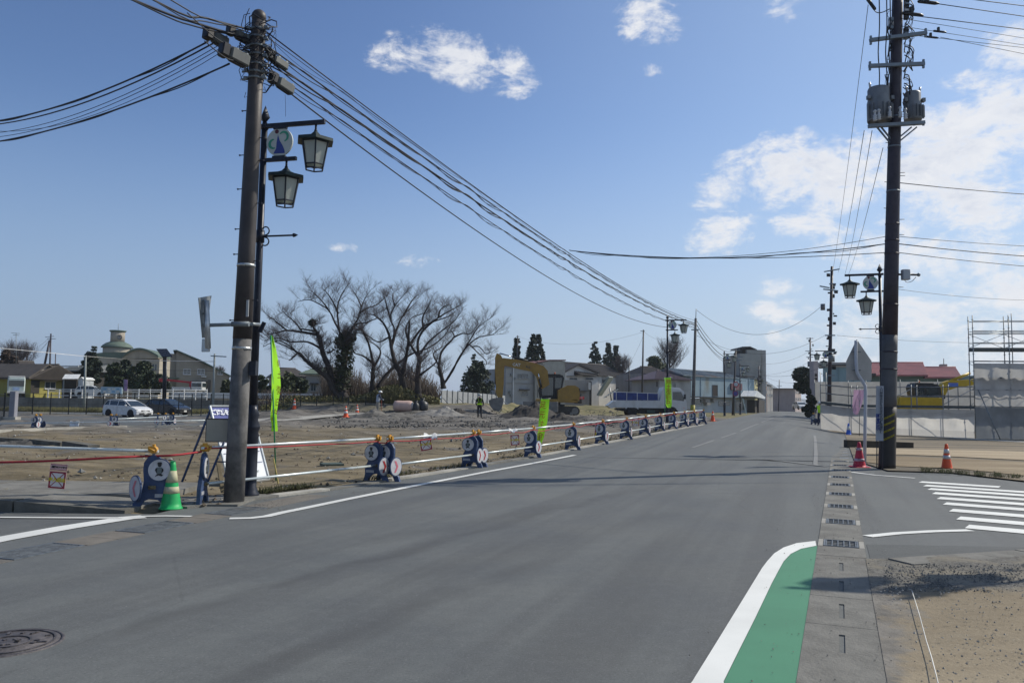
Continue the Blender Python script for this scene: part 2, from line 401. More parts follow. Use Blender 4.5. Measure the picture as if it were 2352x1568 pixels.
def asphalt_mat(name, base, rot=.36, patch=True):
    m = bpy.data.materials.new(name); m.use_nodes = True; k = NT(m.node_tree); b = k.n['Principled BSDF']
    P = k.new('ShaderNodeNewGeometry').outputs['Position']
    Q = k.mapping(P, rot=(0, 0, rot))
    grain = k.noise(P, 55, 5, .8); blot = k.noise(P, .55, 5, .6)
    tracks = k.noise(k.mapping(Q, scale=(1.5, .05, 1)), 1.0, 5, .6, .2)
    c = [k.mix(k.mrange(blot, .3, .7), [base * .86 * q for q in (.97, 1.03, 1.02)], [base * 1.14 * q for q in (.98, 1.03, 1.0)])][0]
    c = k.mix(k.mrange(tracks, .42, .62, 0, .42), c, [base * .60, base * .61, base * .62])
    c = k.mix(k.mrange(grain, .52, .72, 0, .75), c, [base * .38] * 3)
    c = k.mix(k.mrange(grain, .46, .30, 0, .6), c, [base * 2.1] * 3)
    c = k.mix(k.mrange(k.noise(P, 19, 6, .8), .56, .70, 0, .45), c, [base * .45] * 3)
    c = k.mix(k.mrange(k.noise(P, 3.1, 7, .75), .60, .72, 0, .45), c, [base * .62] * 3)
    m9 = k.noise(P, 9, 4, .7); c = k.mix(k.mrange(m9, .5, .62, 0, .08), c, [base * .55] * 3); c = k.mix(k.mrange(m9, .5, .38, 0, .08), c, [base * 1.7] * 3)
    c = k.mix(k.mrange(k.vor(P, 5.5).outputs['Distance'], .035, .015, 0, .8), c, (.02, .02, .02))
    c = k.mix(k.mrange(k.vor(k.mapping(P, (9, 4, 0)), 3.7).outputs['Distance'], .03, .012, 0, .6), c, (.42, .41, .38))
    if patch:
        sp = k.new('ShaderNodeSeparateXYZ'); k.put(sp.inputs[0], P); wv = k.math('MULTIPLY', k.math('SUBTRACT', k.noise(P, .45, 3, .6), .5), .9)
        for (pa_, pb_, wd, st) in (((120, 1482), (1300, 1165), .13, .5), ((480, 1590), (1230, 1292), .16, .5), ((900, 1330), (1650, 1150), .3, .25), ((820, 1250), (1500, 1120), .2, .3), ((1300, 1560), (1560, 1180), .35, .2)):
            A0_, B0_ = G(*pa_), G(*pb_); dd = (B0_ - A0_).normalized(); nx_, ny_ = -dd.y, dd.x; cc = A0_.x * nx_ + A0_.y * ny_
            ds = k.math('ABSOLUTE', k.math('ADD', wv, k.math('SUBTRACT', k.math('ADD', k.math('MULTIPLY', sp.outputs[0], nx_), k.math('MULTIPLY', sp.outputs[1], ny_)), cc)))
            al = k.math('ADD', k.math('MULTIPLY', sp.outputs[0], dd.x), k.math('MULTIPLY', sp.outputs[1], dd.y)); a0_ = A0_.dot(dd); a1_ = B0_.dot(dd)
            f = k.math('MULTIPLY', k.mrange(ds, 0, wd * 1.6, st, 0), k.math('MULTIPLY', k.mrange(al, a0_ - .4, a0_ + .6), k.mrange(al, a1_ - 2, a1_ + 4, 1, 0)))
            c = k.mix(k.math('MULTIPLY', f, k.mrange(k.noise(P, 1.2, 5, .7), .3, .55, .35, 1)), c, [base * .5] * 3)
        cr = k.vor(k.mapping(Q, scale=(.28, .10, 1)), 1.0, 'DISTANCE_TO_EDGE').outputs['Distance']
        wob = k.math('ADD', cr, k.math('MULTIPLY', k.math('SUBTRACT', k.noise(P, 2.5, 5, .7), .5), .012))
        c = k.mix(k.mrange(k.math('ABSOLUTE', wob), .003, .0, 0, .2), c, (.05, .05, .05))
    k.put(b.inputs['Base Color'], c); k.put(b.inputs['Roughness'], k.mrange(blot, .3, .7, .72, .88)); b.inputs['Specular IOR Level'].default_value = .35
    bn = k.new('ShaderNodeBump'); bn.inputs['Strength'].default_value = .55; bn.inputs['Distance'].default_value = .006
    k.put(bn.inputs['Height'], grain); k.put(b.inputs['Normal'], bn.outputs[0])
    return m
def paint_mat(name, rgb, wear=.5):
    m = bpy.data.materials.new(name); m.use_nodes = True; k = NT(m.node_tree); b = k.n['Principled BSDF']
    P = k.new('ShaderNodeNewGeometry').outputs['Position']
    n = k.noise(P, 7, 8, .75); f = k.noise(P, 50, 5, .8); l = k.noise(P, .8, 4, .6)
    c = k.mix(k.mrange(l, .3, .7), [q * .86 for q in rgb], rgb)
    c = k.mix(k.mrange(n, .62, .76, 0, wear), c, (.12, .12, .118))
    c = k.mix(k.mrange(f, .60, .78, 0, .45 * wear + .1), c, (.10, .10, .10))
    k.put(b.inputs['Base Color'], c); b.inputs['Roughness'].default_value = .8
    bn = k.new('ShaderNodeBump'); bn.inputs['Strength'].default_value = .3; bn.inputs['Distance'].default_value = .004
    k.put(bn.inputs['Height'], f); k.put(b.inputs['Normal'], bn.outputs[0])
    return m
M_soil = soil_mat()
M_sand = sand_mat('sandy_soil', (.215, .165, .105), (.36, .29, .195), (.26, .21, .145))
M_sand2 = sand_mat('pale_sand', (.33, .26, .175), (.44, .36, .25), (.30, .24, .17))
M_lot = sand_mat('lot_soil', (.13, .115, .09), (.27, .22, .155), (.15, .135, .11))
M_gravel = sand_mat('gravel', (.085, .082, .076), (.17, .16, .145), (.06, .058, .055), 0)
M_asph = asphalt_mat('asphalt', .118)
M_asph2 = asphalt_mat('old_asphalt', .085, 1.3)
M_park = asphalt_mat('parking_asphalt', .10, 1.2, False)
M_white = paint_mat('road_paint', (.66, .66, .63), .55)
M_white2 = paint_mat('fresh_road_paint', (.76, .76, .72), .4)
M_green = paint_mat('green_road_paint', (.060, .225, .128), .42)
M_conc = mat('concrete', (.178, .172, .155), .9, 0, .2, 3, .5, 40, (.13, .12, .105), .2)
M_conc2 = mat('pale_concrete', (.34, .325, .29), .9, 0, .18, 2, .4, 30, (.2, .19, .165), .2)
M_concdark = mat('old_concrete', (.12, .115, .10), .92, 0, .3, 2.5, .6, 25, (.05, .05, .045), .2)
M_steelgrate = mat('grate_steel', (.16, .175, .19), .5, .6, .25, 9)
M_black = mat('black_void', (.012, .012, .012), .9)

# edges of the main road (world x by y)
fence_px = [(640, 1138), (760, 1123), (900, 1104), (1000, 1089), (1110, 1070), (1240, 1048), (1333, 1030), (1395, 1018), (1455, 1007), (1498, 998.5), (1555, 987), (1620, 975)]
FL = [G(*p) for p in fence_px]
ROADL = [(p.y, p.x - .05) for p in FL]
ly, lx = ROADL[-1]
ROADL += [(ly + (200 - ly) * t, lx + (64 - lx) * t) for t in (.25, .5, .75, 1)] + [(420, 136), (700, 226)]
def gut(y): return 2.15 + .4065 * (y - 4.68)
ROADR = [(y, gut(y)) for y in (0, 10, 20, 30, 40, 50, 60)] + [(80, 32.2), (120, 46.), (200, 73.), (420, 146), (700, 238)]
def interp(T, y):
    if y <= T[0][0]: a, b = T[0], T[1]
    elif y >= T[-1][0]: a, b = T[-2], T[-1]
    else:
        i = 0
        while T[i + 1][0] < y: i += 1
        a, b = T[i], T[i + 1]
    return a[1] + (b[1] - a[1]) * (y - a[0]) / (b[0] - a[0])

def ladder(a, b, s0, g): 
    o = [a]; s = s0
    while o[-1] < b: o.append(o[-1] + s); s *= g
    return o
ysx = [-400, -100, -30] + [-10 + i * .8 for i in range(22)]
ysx += [y for y in ladder(8, 80, .16, 1.008)[1:]] + ladder(81, 6000, 2, 1.13)[1:]
xs = sorted(set([-q for q in ladder(30, 5000, 1.5, 1.2)] + [-30 + i * .3 for i in range(200)] + ladder(30, 5000, 1., 1.2)))
mb = MB(); nx = len(xs)
for y in ysx:
    for x in xs:
        z = H(x, y)
        if 11.4 < y < 90:
            xr = interp(ROADL, y); s = xr - x
            if s > .15 and x / y > -.62:
                a = sm((s - .15) / 1.2)
                n = noise.fractal(Vector((x * .35, y * .35, 0)), .9, 2.1, 4) * .10 + noise.fractal(Vector((x * 1.6, y * 1.1, 3)), .8, 2.1, 4) * .045
                g2 = sm((y - 34) / 8); n += g2 * max(0, noise.fractal(Vector((x * .5, y * .32, 9)), .8, 2.1, 4)) * .22
                z += a * (n + .02)
            if s < .15 or x / y < -.36 and y > 44: z -= .06
        else: z -= .06
        mb.v.append((x, y, z))
for i in range(len(ysx) - 1):
    for j in range(nx - 1):
        q = i * nx + j; mb.f.append((q, q + 1, q + nx + 1, q + nx)); mb.m.append(0); mb.s.append(True)
ground = struct(mb.build('ground', M_soil, fix=False))
ground['label'] = 'bare brown and grey levelled soil of the building site behind the barricades'

# ---- asphalt ----
L = []; Rr = []
for y in [-40, -10, 0, 6, 11.2]: L.append((-70, y, 0)); Rr.append((70, y, 0))
L.append((-4.9, 11.25, 0)); Rr.append((70, 11.25, 0))
for y in [12.2, 13.4]: L.append((interp(ROADL, 13.4) - .75 + (y - 12.2) * .4, y, 0)); Rr.append((70, y, 0))
for y in [15, 18, 21, 24]: L.append((interp(ROADL, y), y, 0)); Rr.append((70, y, 0))
for y in [24.1, 30, 36, 42, 50, 60, 80, 120, 200, 420, 700]: L.append((interp(ROADL, y), y, 0)); Rr.append((interp(ROADR, y) + .4, y, 0))
road = struct(strip(L, Rr, .0, nw=8, per=1.5).build('road', M_asph))
# sunken darker asphalt of the side road mouth, right
side = struct(strip([G(1999, 1283), G(1990, 1250)], [Vector((16, G(2352, 1283).y - 1.0, 0)), Vector((16, G(2352, 1283).y + .55, 0))], .004, nw=10).build('side_road_patch', M_asph2))

# ---- gutter right: slabs with slots and steel grates between them ----
gdir = Vector((.4065, 1, 0)).normalized(); gn = Vector((gdir.y, -gdir.x, 0))
def gpt(d, s): return Vector((1.895 + .4065 * (d - 4.68), d, 0)) + gn * s
gutter = struct(thing('gutter', None, None, (1.895, 4.68, 0), -math.atan(.4065)))
GW = .25
def glen(y): return (y - 4.68) * math.sqrt(1 + .4065 ** 2)
slots = [(1294, 1312), (1336, 1360), (1389, 1422), (1460, 1502)]
sl = sorted([(glen(G(1936, b).y), glen(G(1936, a).y)) for a, b in slots] + [(-.95, -.7), (-1.95, -1.7), (-2.95, -2.7)])
edges = [-3.6] + [(sl[i][1] + sl[i + 1][0]) / 2 for i in range(len(sl) - 1)] + [glen(G(1936, 1279).y)]
for i, (a, b) in enumerate(sl):
    e0, e1 = edges[i] + .004, edges[i + 1] - .004
    mb = MB(); w = .02; t = .008 + random.uniform(0, .003)
    if i % 2: e1 += .002
    mb.bx(-GW, e0, -.1, -w, e1, t); mb.bx(w, e0, -.1, GW, e1, t); mb.bx(-w, e0, -.1, w, a, t); mb.bx(-w, b, -.1, w, e1, t)
    mb.build('slab', M_conc, gutter)
    q = MB().bx(-w, a, -.09, w, b, -.03); q.build('drain_slot', M_black, gutter)
gy = [1249.5, 1199, 1163.5, 1135, 1113.6, 1096, 1080]
gl = [glen(G(1935, y).y) for y in gy]
gap = gl[-1] - gl[-2]
while gl[-1] < 62: gl.append(gl[-1] + 1.85)
prev = edges[-1]
def grate(par, c, n, ln, wd, axis=0, z=.012):
    """steel drain grate: outer frame, cross bars and fine bars"""
    mb = MB(); x0, x1, y0, y1 = c[0] - wd / 2, c[0] + wd / 2, c[1] - ln / 2, c[1] + ln / 2
    for a, b_, c_, d in ((x0, y0, x0 + .02, y1), (x1 - .02, y0, x1, y1), (x0 + .02, y0, x1 - .02, y0 + .02), (x0 + .02, y1 - .02, x1 - .02, y1)): mb.bx(a, b_, -.04, c_, d, z)
    if axis == 0:
        for i in range(n):
            x = x0 + .03 + (wd - .06) * i / (n - 1); mb.bx(x - .006, y0 + .02, -.03, x + .006, y1 - .02, z - .002)
        for i in range(1, 4): y = y0 + ln * i / 4; mb.bx(x0 + .02, y - .004, -.03, x1 - .02, y + .004, z - .006)
    else:
        for i in range(n):
            y = y0 + .03 + (ln - .06) * i / (n - 1); mb.bx(x0 + .02, y - .006, -.03, x1 - .02, y + .006, z - .002)
        for i in range(1, 4): x = x0 + wd * i / 4; mb.bx(x - .004, y0 + .02, -.03, x + .004, y1 - .02, z - .006)
    o = mb.build('grate', M_steelgrate, par)
    MB().bx(x0 + .02, y0 + .02, -.05, x1 - .02, y1 - .02, -.045).build('pit', M_black, o)
    return o
M_frame = mat('worn_edge_steel', (.38, .37, .35), .6, .3, .2, 8)
for k_, g in enumerate(gl):
    zb = H(*gpt(4.68 + g / math.sqrt(1 + .4065 ** 2), 0).xy)
    a, b = prev + .004, g - .26
    mb = MB(); mb.bx(-GW, a, zb - .1, GW, b, zb + .008 + random.uniform(0, .003)); mb.build('slab', M_conc, gutter)
    if k_ < 9:
        grate(gutter, (0, g), 6, .46, .38, z=zb + .014)
        mb = MB(); mb.bx(-GW, g - .25, zb - .1, -.196, g + .25, zb + .010); mb.bx(.196, g - .25, zb - .1, GW, g + .25, zb + .010)
        mb.build('grate_seat', M_conc2, gutter)
    else: MB().bx(-GW, g - .25, zb - .1, GW, g + .25, zb + .006).build('slab', M_steelgrate, gutter)
    prev = g + .256

# ---- left gutter in the asphalt with three grates ----
a = G(30, 1275); b = G(545, 1173); dv = (b - a).normalized(); ang = math.atan2(dv.y, dv.x)
gl2 = struct(thing('drain_channel', None, None, (a.x, a.y, 0), ang))
tot = (b - a).length; p2 = (G(370, 1211) - a).length
pr = -4.
for c in (.25, p2, tot):
    for s0, s1 in ((pr, (pr + c - .45) / 2 - .004), ((pr + c - .45) / 2 + .004, c - .45)):
        MB().bx(s0, -.24, -.1, s1, .24, .004 + random.uniform(0, .002)).build('slab', mat('road_concrete', (.165, .15, .13), .9, 0, .15, 3, .4, 40, (.11, .105, .10), .2), gl2)
    grate(gl2, (c, 0), 9, .44, .86, axis=1, z=.010)
    pr = c + .45
MB().bx(tot + .45, -.24, -.1, tot + 2.2, .24, .004).build('slab', MT['road_concrete'], gl2)

# ---- manhole cover ----
mc = G(18, 1476); M_iron = mat('cast_iron', (.095, .086, .088), .62, .35, .35, 14, .4, 60)
cover = struct(thing('manhole_cover', None, None, (mc.x, mc.y, 0)))
MB().lathe([(.325, -.05), (.325, .006), (.305, .008), (.305, -.0)], 40).build('cover_rim', M_iron, cover)
mb = MB().lathe([(.30, -.04), (.30, .007), (0.001, .007)], 40)
for r0 in (.27, .13):
    n = 40
    for i in range(n):
        a0, a1 = 2 * math.pi * i / n, 2 * math.pi * (i + 1) / n
        mb.bar((r0 * math.cos(a0), r0 * math.sin(a0), .010), (r0 * math.cos(a1), r0 * math.sin(a1), .010), .012, .008)
for i in range(26):
    t = random.uniform(0, 6.28); r0 = random.choice((.06, .17, .2, .23)); mb.box((r0 * math.cos(t), r0 * math.sin(t), .010), (.03, .018, .008), Matrix.Rotation(t, 3, 'Z'))
mb.build('cover_plate', M_iron, cover)

# ---- painted lines ----
def line(name, px, w, m, off=.008):
    P = [G(*p) for p in px]; return struct(band(P, w, off).build(name, m))
line('edge_line', [(527, 1191), (575, 1190), (612, 1186), (650, 1177), (700, 1167), (800, 1146), (950, 1116), (1120, 1083), (1320, 1045)], .15, M_white)
line('lane_line', [(-160, 1272), (0, 1239), (150, 1212), (290, 1190), (330, 1187)], .30, M_white)
line('lane_line', [(300, 1187), (380, 1185.5), (440, 1186.5)], .10, M_white, .010)
line('edge_line', [(-200, 1189), (0, 1189), (150, 1190), (282, 1190.5)], .10, M_white, .012)
line('stop_line', [(1993, 1232), (2060, 1225), (2140, 1220.5), (2229, 1218)], .15, M_white2)
line('corner_line', [(1955, 1084), (1985, 1088), (2010, 1091), (2101, 1098)], .13, M_white2)
for i, (a, b) in enumerate([((1590, 1028), (1640, 1011)), ((1655, 1006), (1690, 994)), ((1700, 990), (1742, 973)), ((1749, 970), (1778, 959)), ((1783, 957), (1792, 953))]):
    line('centre_line', [a, b], .12, paint_mat('worn_road_paint', (.19, .19, .185), .95) if i == 0 else bpy.data.materials['worn_road_paint'])
line('worn_line', [(1640, 1049), (1700, 1051), (1800, 1058), (1900, 1072)], .12, bpy.data.materials['worn_road_paint'])
line('side_line', [(1873, 1068), (1874, 1040), (1873, 1015), (1871, 1000)], .12, bpy.data.materials['worn_road_paint'], .01)
# green shoulder with its thick white border
outer = [(1590, 1567), (1640, 1486), (1700, 1388), (1750, 1306), (1762, 1290), (1778, 1272), (1800, 1258), (1830, 1248), (1873, 1243)]
inner = [(1662, 1567), (1695, 1500), (1735, 1420), (1773, 1340), (1790, 1308), (1800, 1290), (1816, 1273), (1840, 1261), (1875, 1254)]
O = [G(*p) for p in outer]; I = [G(*p) for p in inner]
O = [O[0] + (O[0] - O[1]) * 4] + O; I = [I[0] + (I[0] - I[1]) * 2.2] + I; I[0].y = O[0].y = 2.4
struct(strip(O, I, .009, per=.2).build('shoulder_border', M_white2))
gedge = [Vector((gut(p.y) - .505 - .012, p.y, 0)) for p in I]
I2 = [p + (q - p) * .004 for p, q in zip(I, gedge)]
gedge[-1] = Vector((gut(I[-1].y) - .52, I[-1].y - .05, 0))
struct(strip(I2, gedge, .006, per=.2).build('green_shoulder', M_green))
# zebra crossing over the side road: each stripe is a piece
zc = G(2170, 1160); cross = struct(thing('crosswalk', None, None, (zc.x, zc.y, 0)))
sd = Vector((.80, -.60, 0)); sn = Vector((.60, .80, 0))
zz = [(1655, 182), (1685, 206), (1715, 229), (1745, 257), (1778, 290), (1820, 327), (1862, 372), (1912, 425), (1970, 482)]
for i, (x, y) in enumerate(zz):
    p = G(1549 + x * .3413, 1044.7 + y * .3413); ln = 1.5 if i == 0 else (3.4 if i < 3 else 4.2)
    q = p + sd * ln; c = []
    for u_, w_ in ((p, -1), (q, -1), (q, 1), (p, 1)): c.append(u_ + sn * .21 * w_)
    mb = MB(); mb.add([(v.x - zc.x, v.y - zc.y, H(v.x, v.y) + .008) for v in c], [(0, 1, 2, 3)]); mb.build('stripe', M_white2, cross)

# ---- right foreground: concrete apron, kerb strip, gravel and sandy lot ----
M_corner = sand_mat('corner_ground', (.215, .175, .12), (.35, .29, .205), (.26, .22, .16))
k = NT(M_corner.node_tree); bs = k.n['Principled BSDF']; sand_c = bs.inputs['Base Color'].links[0].from_socket
P = k.new('ShaderNodeNewGeometry').outputs['Position']; sp = k.new('ShaderNodeSeparateXYZ'); k.put(sp.inputs[0], P)
e0, e1 = G(2066, 1567), G(2062, 1400); ytop = G(2200, 1366).y; kk = (e1.x - e0.x) / (e1.y - e0.y)
ragged = k.math('MULTIPLY', k.math('SUBTRACT', k.noise(P, 2.6, 8, .68), .5), 1.1)
s_ = k.math('ADD', k.math('SUBTRACT', sp.outputs[0], k.math('ADD', e0.x, k.math('MULTIPLY', k.math('SUBTRACT', sp.outputs[1], e0.y), kk))), ragged)
cn = k.noise(P, 1.8, 7, .7); conc = k.mix(k.mrange(cn, .32, .68), (.14, .13, .115), (.26, .24, .21)); conc = k.mix(k.mrange(k.noise(P, 45, 5, .8), .55, .75, 0, .5), conc, (.08, .075, .07))
sb = k.mix(k.mrange(s_, -.10, .16), conc, sand_c)
gn_ = k.noise(P, 26, 5, .8); grav = k.mix(k.mrange(gn_, .35, .65), (.07, .067, .06), (.21, .20, .18)); grav = k.mix(k.mrange(k.noise(P, 1.6, 5, .6), .45, .62, 0, .75), grav, (.23, .205, .16))
t_ = k.math('ADD', k.math('SUBTRACT', sp.outputs[1], ytop), k.math('MULTIPLY', ragged, .8))
k.put(bs.inputs['Base Color'], k.mix(k.mrange(t_, -.12, .22), sb, grav))
yk = G(2040, 1284).y
A0 = [(gut(y) + .006, y, 0) for y in (0, 3, 4.5, 6, 7.2, yk - .05)]; A1 = [(16, y, 0) for y in (0, 3, 4.5, 6, 7.4, yk + 1.2)]
ml = strip(A0, A1, .014, nw=60, per=.16)
ml.v = [(x, y, z + (.02 + .03 * noise.fractal(Vector((x * 1.7, y * 1.7, 4)), .8, 2.1, 5)) * sm((x - gut(y) - .35) / .6)) for x, y, z in ml.v]; ml.s = [True] * len(ml.s)
struct(ml.build('vacant_corner', M_corner, fix=False))
k0 = G(2040, 1287); k1 = G(2352, 1266); kd = (k1 - k0).normalized(); kn = Vector((-kd.y, kd.x, 0))
kerb = struct(thing('kerb_strip', None, None, (k0.x, k0.y, 0), math.atan2(kd.y, kd.x)))
x = 0.
for i in range(9):
    w = random.uniform(.55, .65); MB().bx(x, -.34, -.1, x + w, 0, .028 + random.uniform(-.003, .004)).build('kerb_stone', M_conc, kerb); x += w + .012
# survey string on the sand
mb = MB(); P = [G(2095, 1372), G(2112, 1430), G(2128, 1490), G(2140, 1530), G(2151, 1575), G(2175, 1680)]
mb.tube([(p.x, p.y, .06 + .004 * math.sin(i * 2)) for i, p in enumerate(P)], .0032, 5)
tag(mb.build('string', mat('white_string', (.7, .68, .62), .8)), 'white marking string lying on the sandy lot in the right foreground', 'string')

# ---- right lot beyond the side road ----
nr = [G(1962, 1058), G(2040, 1083), G(2180, 1087), G(2352, 1107)]; e = nr[-1] + (nr[-1] - nr[-2]) * 4
a = [tuple(p) for p in nr] + [tuple(e), (80, e.y - 8, 0)]
bq = [(26.3, 64.2, 0), (33, 66, 0), (43, 66, 0), (55, 66, 0), (95, 66, 0), (150, 66, 0)]
struct(strip(a, bq, .035, nw=40, per=2.).build('vacant_lot', M_lot))
t0 = [G(1975, 1046), G(2080, 1047), G(2200, 1052), G(2352, 1060), G(2600, 1075)]; t1 = [G(1965, 1030), G(2080, 1034), G(2200, 1036), G(2352, 1040), G(2600, 1050)]
struct(strip(t0, t1, .055, nw=4, per=2.).build('pale_track', M_sand2))
t0 = [G(1985, 1064), G(2060, 1074), G(2200, 1080), G(2352, 1096), G(2600, 1118)]; t1 = [G(1975, 1050), G(2080, 1051), G(2200, 1056), G(2352, 1064), G(2600, 1078)]
struct(strip(t0, t1, .05, nw=4, per=2.).build('sand_verge', M_sand))
t0 = [G(2110, 1003), G(2240, 1012), G(2352, 1018), G(2600, 1034)]; t1 = [G(2110, 998.5), G(2240, 1008.5), G(2352, 1014.5), G(2600, 1029)]
struct(strip(t0, t1, .05, nw=2, per=2.).build('concrete_footing', M_conc2))

# ---- left pavement: raised, cracked kerb ----
pav = struct(thing('pavement', None, None, (-5.3, 11.25, 0)))
x = 0.; zt = .155
for i in range(7):
    w = [1.55, 1.1, .7, .65, 1.3, 1.2, 1.2][i]
    z1 = zt if i else .10
    poly = [(-x, -.02), (-x, (.045 if i == 0 else z1 + random.uniform(-.012, .01))), (-x - w + .02, zt + random.uniform(-.012, .012)), (-x - w + .02, -.02)]
    MB().prism(poly, 0, .28).build('kerb_stone', M_concdark, pav)
    MB().prism([(-x, -.02), (-x, z1 - (.02 if i else .06)), (-x - w + .02, zt - .015), (-x - w + .02, -.02)], .295, 1.2 + .25 * (i % 3)).build('paving_slab', M_conc, pav)
    MB().bx(-x, 1.2 + .25 * (i % 3) + .02, -.05, -x - w + .02, 3.1, zt - .03 + random.uniform(-.02, .01)).build('paving_slab', M_conc, pav)
    x += w + .01
MB().bx(-x, 0, -.02, -60, 3.1, zt).build('paving_slab', M_conc, pav)
MB().bx(.02, .9, -.04, 1.25, 2.3, .03).build('paving_slab', M_conc, pav)
# low road-level kerb strip in front of it, then the edging along the barricades
L = [G(430, 1168), G(640, 1141), G(760, 1126)] + FL[2:]; Q = [p + Vector((-.20, .07, 0)) for p in L]
ed = struct(thing('edging', None, None, (0, 0, 0)))
tot = []
for i in range(len(L) - 1):
    d = (L[i + 1] - L[i]); n = max(1, int(d.length / (1.2 if i < 5 else 3.)))
    for j in range(n):
        a0 = L[i] + d * (j / n); a1 = L[i] + d * ((j + 1) / n) - d.normalized() * .015; nn = Vector((-d.y, d.x, 0)).normalized() * .22
        z = random.uniform(.02, .045); vs = []
        for zz_ in (-.05, z):
            for p in (a0, a1, a1 + nn, a0 + nn): vs.append((p.x, p.y, H(p.x, p.y) + zz_))
        MB().add(vs, [(3, 2, 1, 0), (4, 5, 6, 7), (0, 1, 5, 4), (1, 2, 6, 5), (2, 3, 7, 6), (3, 0, 4, 7)]).build('kerb_stone', M_conc2 if random.random() < .6 else M_conc, ed)

# ---- parking lot and its kerb, path, far verge ----
u1 = (505 - 1176) / FPX
struct(strip([(-34, 40, 0), (-60, 60, 0), (-80, 86, 0)], [(u1 * 47, 47, 0), (u1 * 66, 66, 0), (u1 * 85.6, 85.6, 0)], .03, nw=20, per=1.5).build('parking_lot', M_park))
kb = struct(thing('parking_kerb', None, None, (0, 0, 0)))
P = [G(-80, 998), G(120, 989), G(290, 984), G(455, 983), G(500, 980)]
for i in range(4):
    d = P[i + 1] - P[i]; n = max(1, int(d.length / 2))
    for j in range(n): MB().bar(P[i] + d * (j / n) + Vector((0, 0, .04)), P[i] + d * ((j + .985) / n) + Vector((0, 0, .04)), .16, .22).build('kerb_stone', M_conc2, kb)
struct(strip([G(560, 982), G(700, 967), G(850, 953)], [G(560, 970), G(700, 959), G(870, 947.5)], .10, nw=3, per=2).build('concrete_path', M_conc2))
# broken slab edge lying in the soil, far left
bs = struct(thing('old_foundation', None, None, (0, 0, 0)))
for a_, b_ in (((-20, 1016), (62, 1018)), ((78, 1022), (150, 1026)), ((155, 1027), (215, 1033))):
    MB().bar(G(*a_) + Vector((0, 0, .1)), G(*b_) + Vector((0, 0, .05)), .35, .2).build('foundation_block', M_concdark, bs)

# ---- far hills ----
mb = MB(); n = 140; ys = 2600.; M_hill = mat('hill_forest', (.045, .062, .06), .95, 0, .35, .006)
for rr in range(5):
    for i in range(n + 1):
        x = -2600 + 5200 * i / n
        u = x / ys; base = 8 + 30 * max(0, noise.fractal(Vector((x * .002, 3.7, 0)), .8, 2, 5) + .1)
        base += 72 * math.exp(-((u - .338) / .03) ** 2) + 40 * math.exp(-((u - .36) / .05) ** 2)
        hgt = base * [0, .55, 1, .5, 0][rr]
        mb.v.append((x, ys + [0, 150, 320, 520, 800][rr], hgt * (1 + .15 * noise.noise(Vector((x * .01, rr * 2., 0))))))
for rr in range(4):
    for i in range(n): q = rr * (n + 1) + i; mb.f.append((q, q + 1, q + n + 2, q + n + 1)); mb.m.append(0); mb.s.append(True)
struct(mb.build('hills', M_hill, fix=False))

# ---- loose stones and clods ----
def scatter(name, pts, smin, smax, m, label):
    mb = MB()
    for p in pts:
        s = random.uniform(smin, smax) * random.uniform(.6, 1.2); a = random.uniform(0, 6.28)
        o = [(1, 0, 0), (0, 1, 0), (-1, 0, 0), (0, -1, 0), (0, 0, .8), (0, 0, -.6)]
        vs = [Vector((q[0] * math.cos(a) - q[1] * math.sin(a), q[0] * math.sin(a) + q[1] * math.cos(a), q[2])) * s * random.uniform(.6, 1.2) + Vector(p) for q in o]
        mb.add(vs, [(0, 1, 4), (1, 2, 4), (2, 3, 4), (3, 0, 4), (1, 0, 5), (2, 1, 5), (3, 2, 5), (0, 3, 5)])
    o = mb.build(name, m, fix=False); tag(o, label, 'stones', None, 'stuff'); return o
M_clod = mat('clod', (.12, .095, .07), .95, 0, .5, .8); M_pebble = mat('pebble', (.33, .31, .28), .9, 0, .35, 1.1)
pts = []; pts2 = []
for i in range(5200):
    y = 12 + 46 * random.random() ** 1.6; x = interp(ROADL, max(13.4, y)) - .3 - random.random() ** 1.5 * 40
    if x / y < -.64: continue
    if x / y < -.36 and y > 45: continue
    if y < 14.6 and x < -5.2: continue
    (pts if i % 3 else pts2).append((x, y, H(x, y) + .03))
scatter('soil_clods', pts, .02, .055, M_clod, 'dark earth clods scattered over the bare building site')
scatter('site_pebbles', pts2, .012, .035, M_pebble, 'pale pebbles scattered over the bare building site')
pts = []
for i in range(2600):
    y = 2.6 + 4.6 * random.random(); x = G(2070, 1400).x - .3 + (y - 6) * .33 + random.random() * 5; pts.append((x, y, .05))
scatter('lot_pebbles', pts, .004, .012, M_pebble, 'fine pebbles on the sandy lot in the right foreground')
pts = []
for i in range(1500):
    t = random.random(); p = G(2030 + 340 * random.random(), 1303 + 66 * t); pts.append((p.x, p.y, .04))
scatter('verge_gravel', pts, .004, .013, mat('dark_gravel', (.15, .145, .135), .9, 0, .5, 2), 'dark loose gravel of the verge between the side road and the sandy lot')

pts = []
for i in range(3000):
    p = G(random.uniform(560, 1500), 1100); y = 11.8 + 40 * random.random() ** 1.8; x = interp(ROADL, max(13.4, y)) + abs(random.gauss(0, .45)); pts.append((x, y, H(x, y) + .008))
for i in range(600):
    y = 2.8 + 26 * random.random() ** 1.5; x = gut(y) - .52 + random.choice((-1, 1)) * abs(random.gauss(0, .22)) * (1 if random.random() < .5 else 1.6) + (.5 if random.random() < .5 else 0); pts.append((x, y, .016))
scatter('road_grit', pts, .003, .009, mat('grit', (.20, .185, .16), .95, 0, .5, 2), 'loose grit and crumbs of soil along both edges of the road')

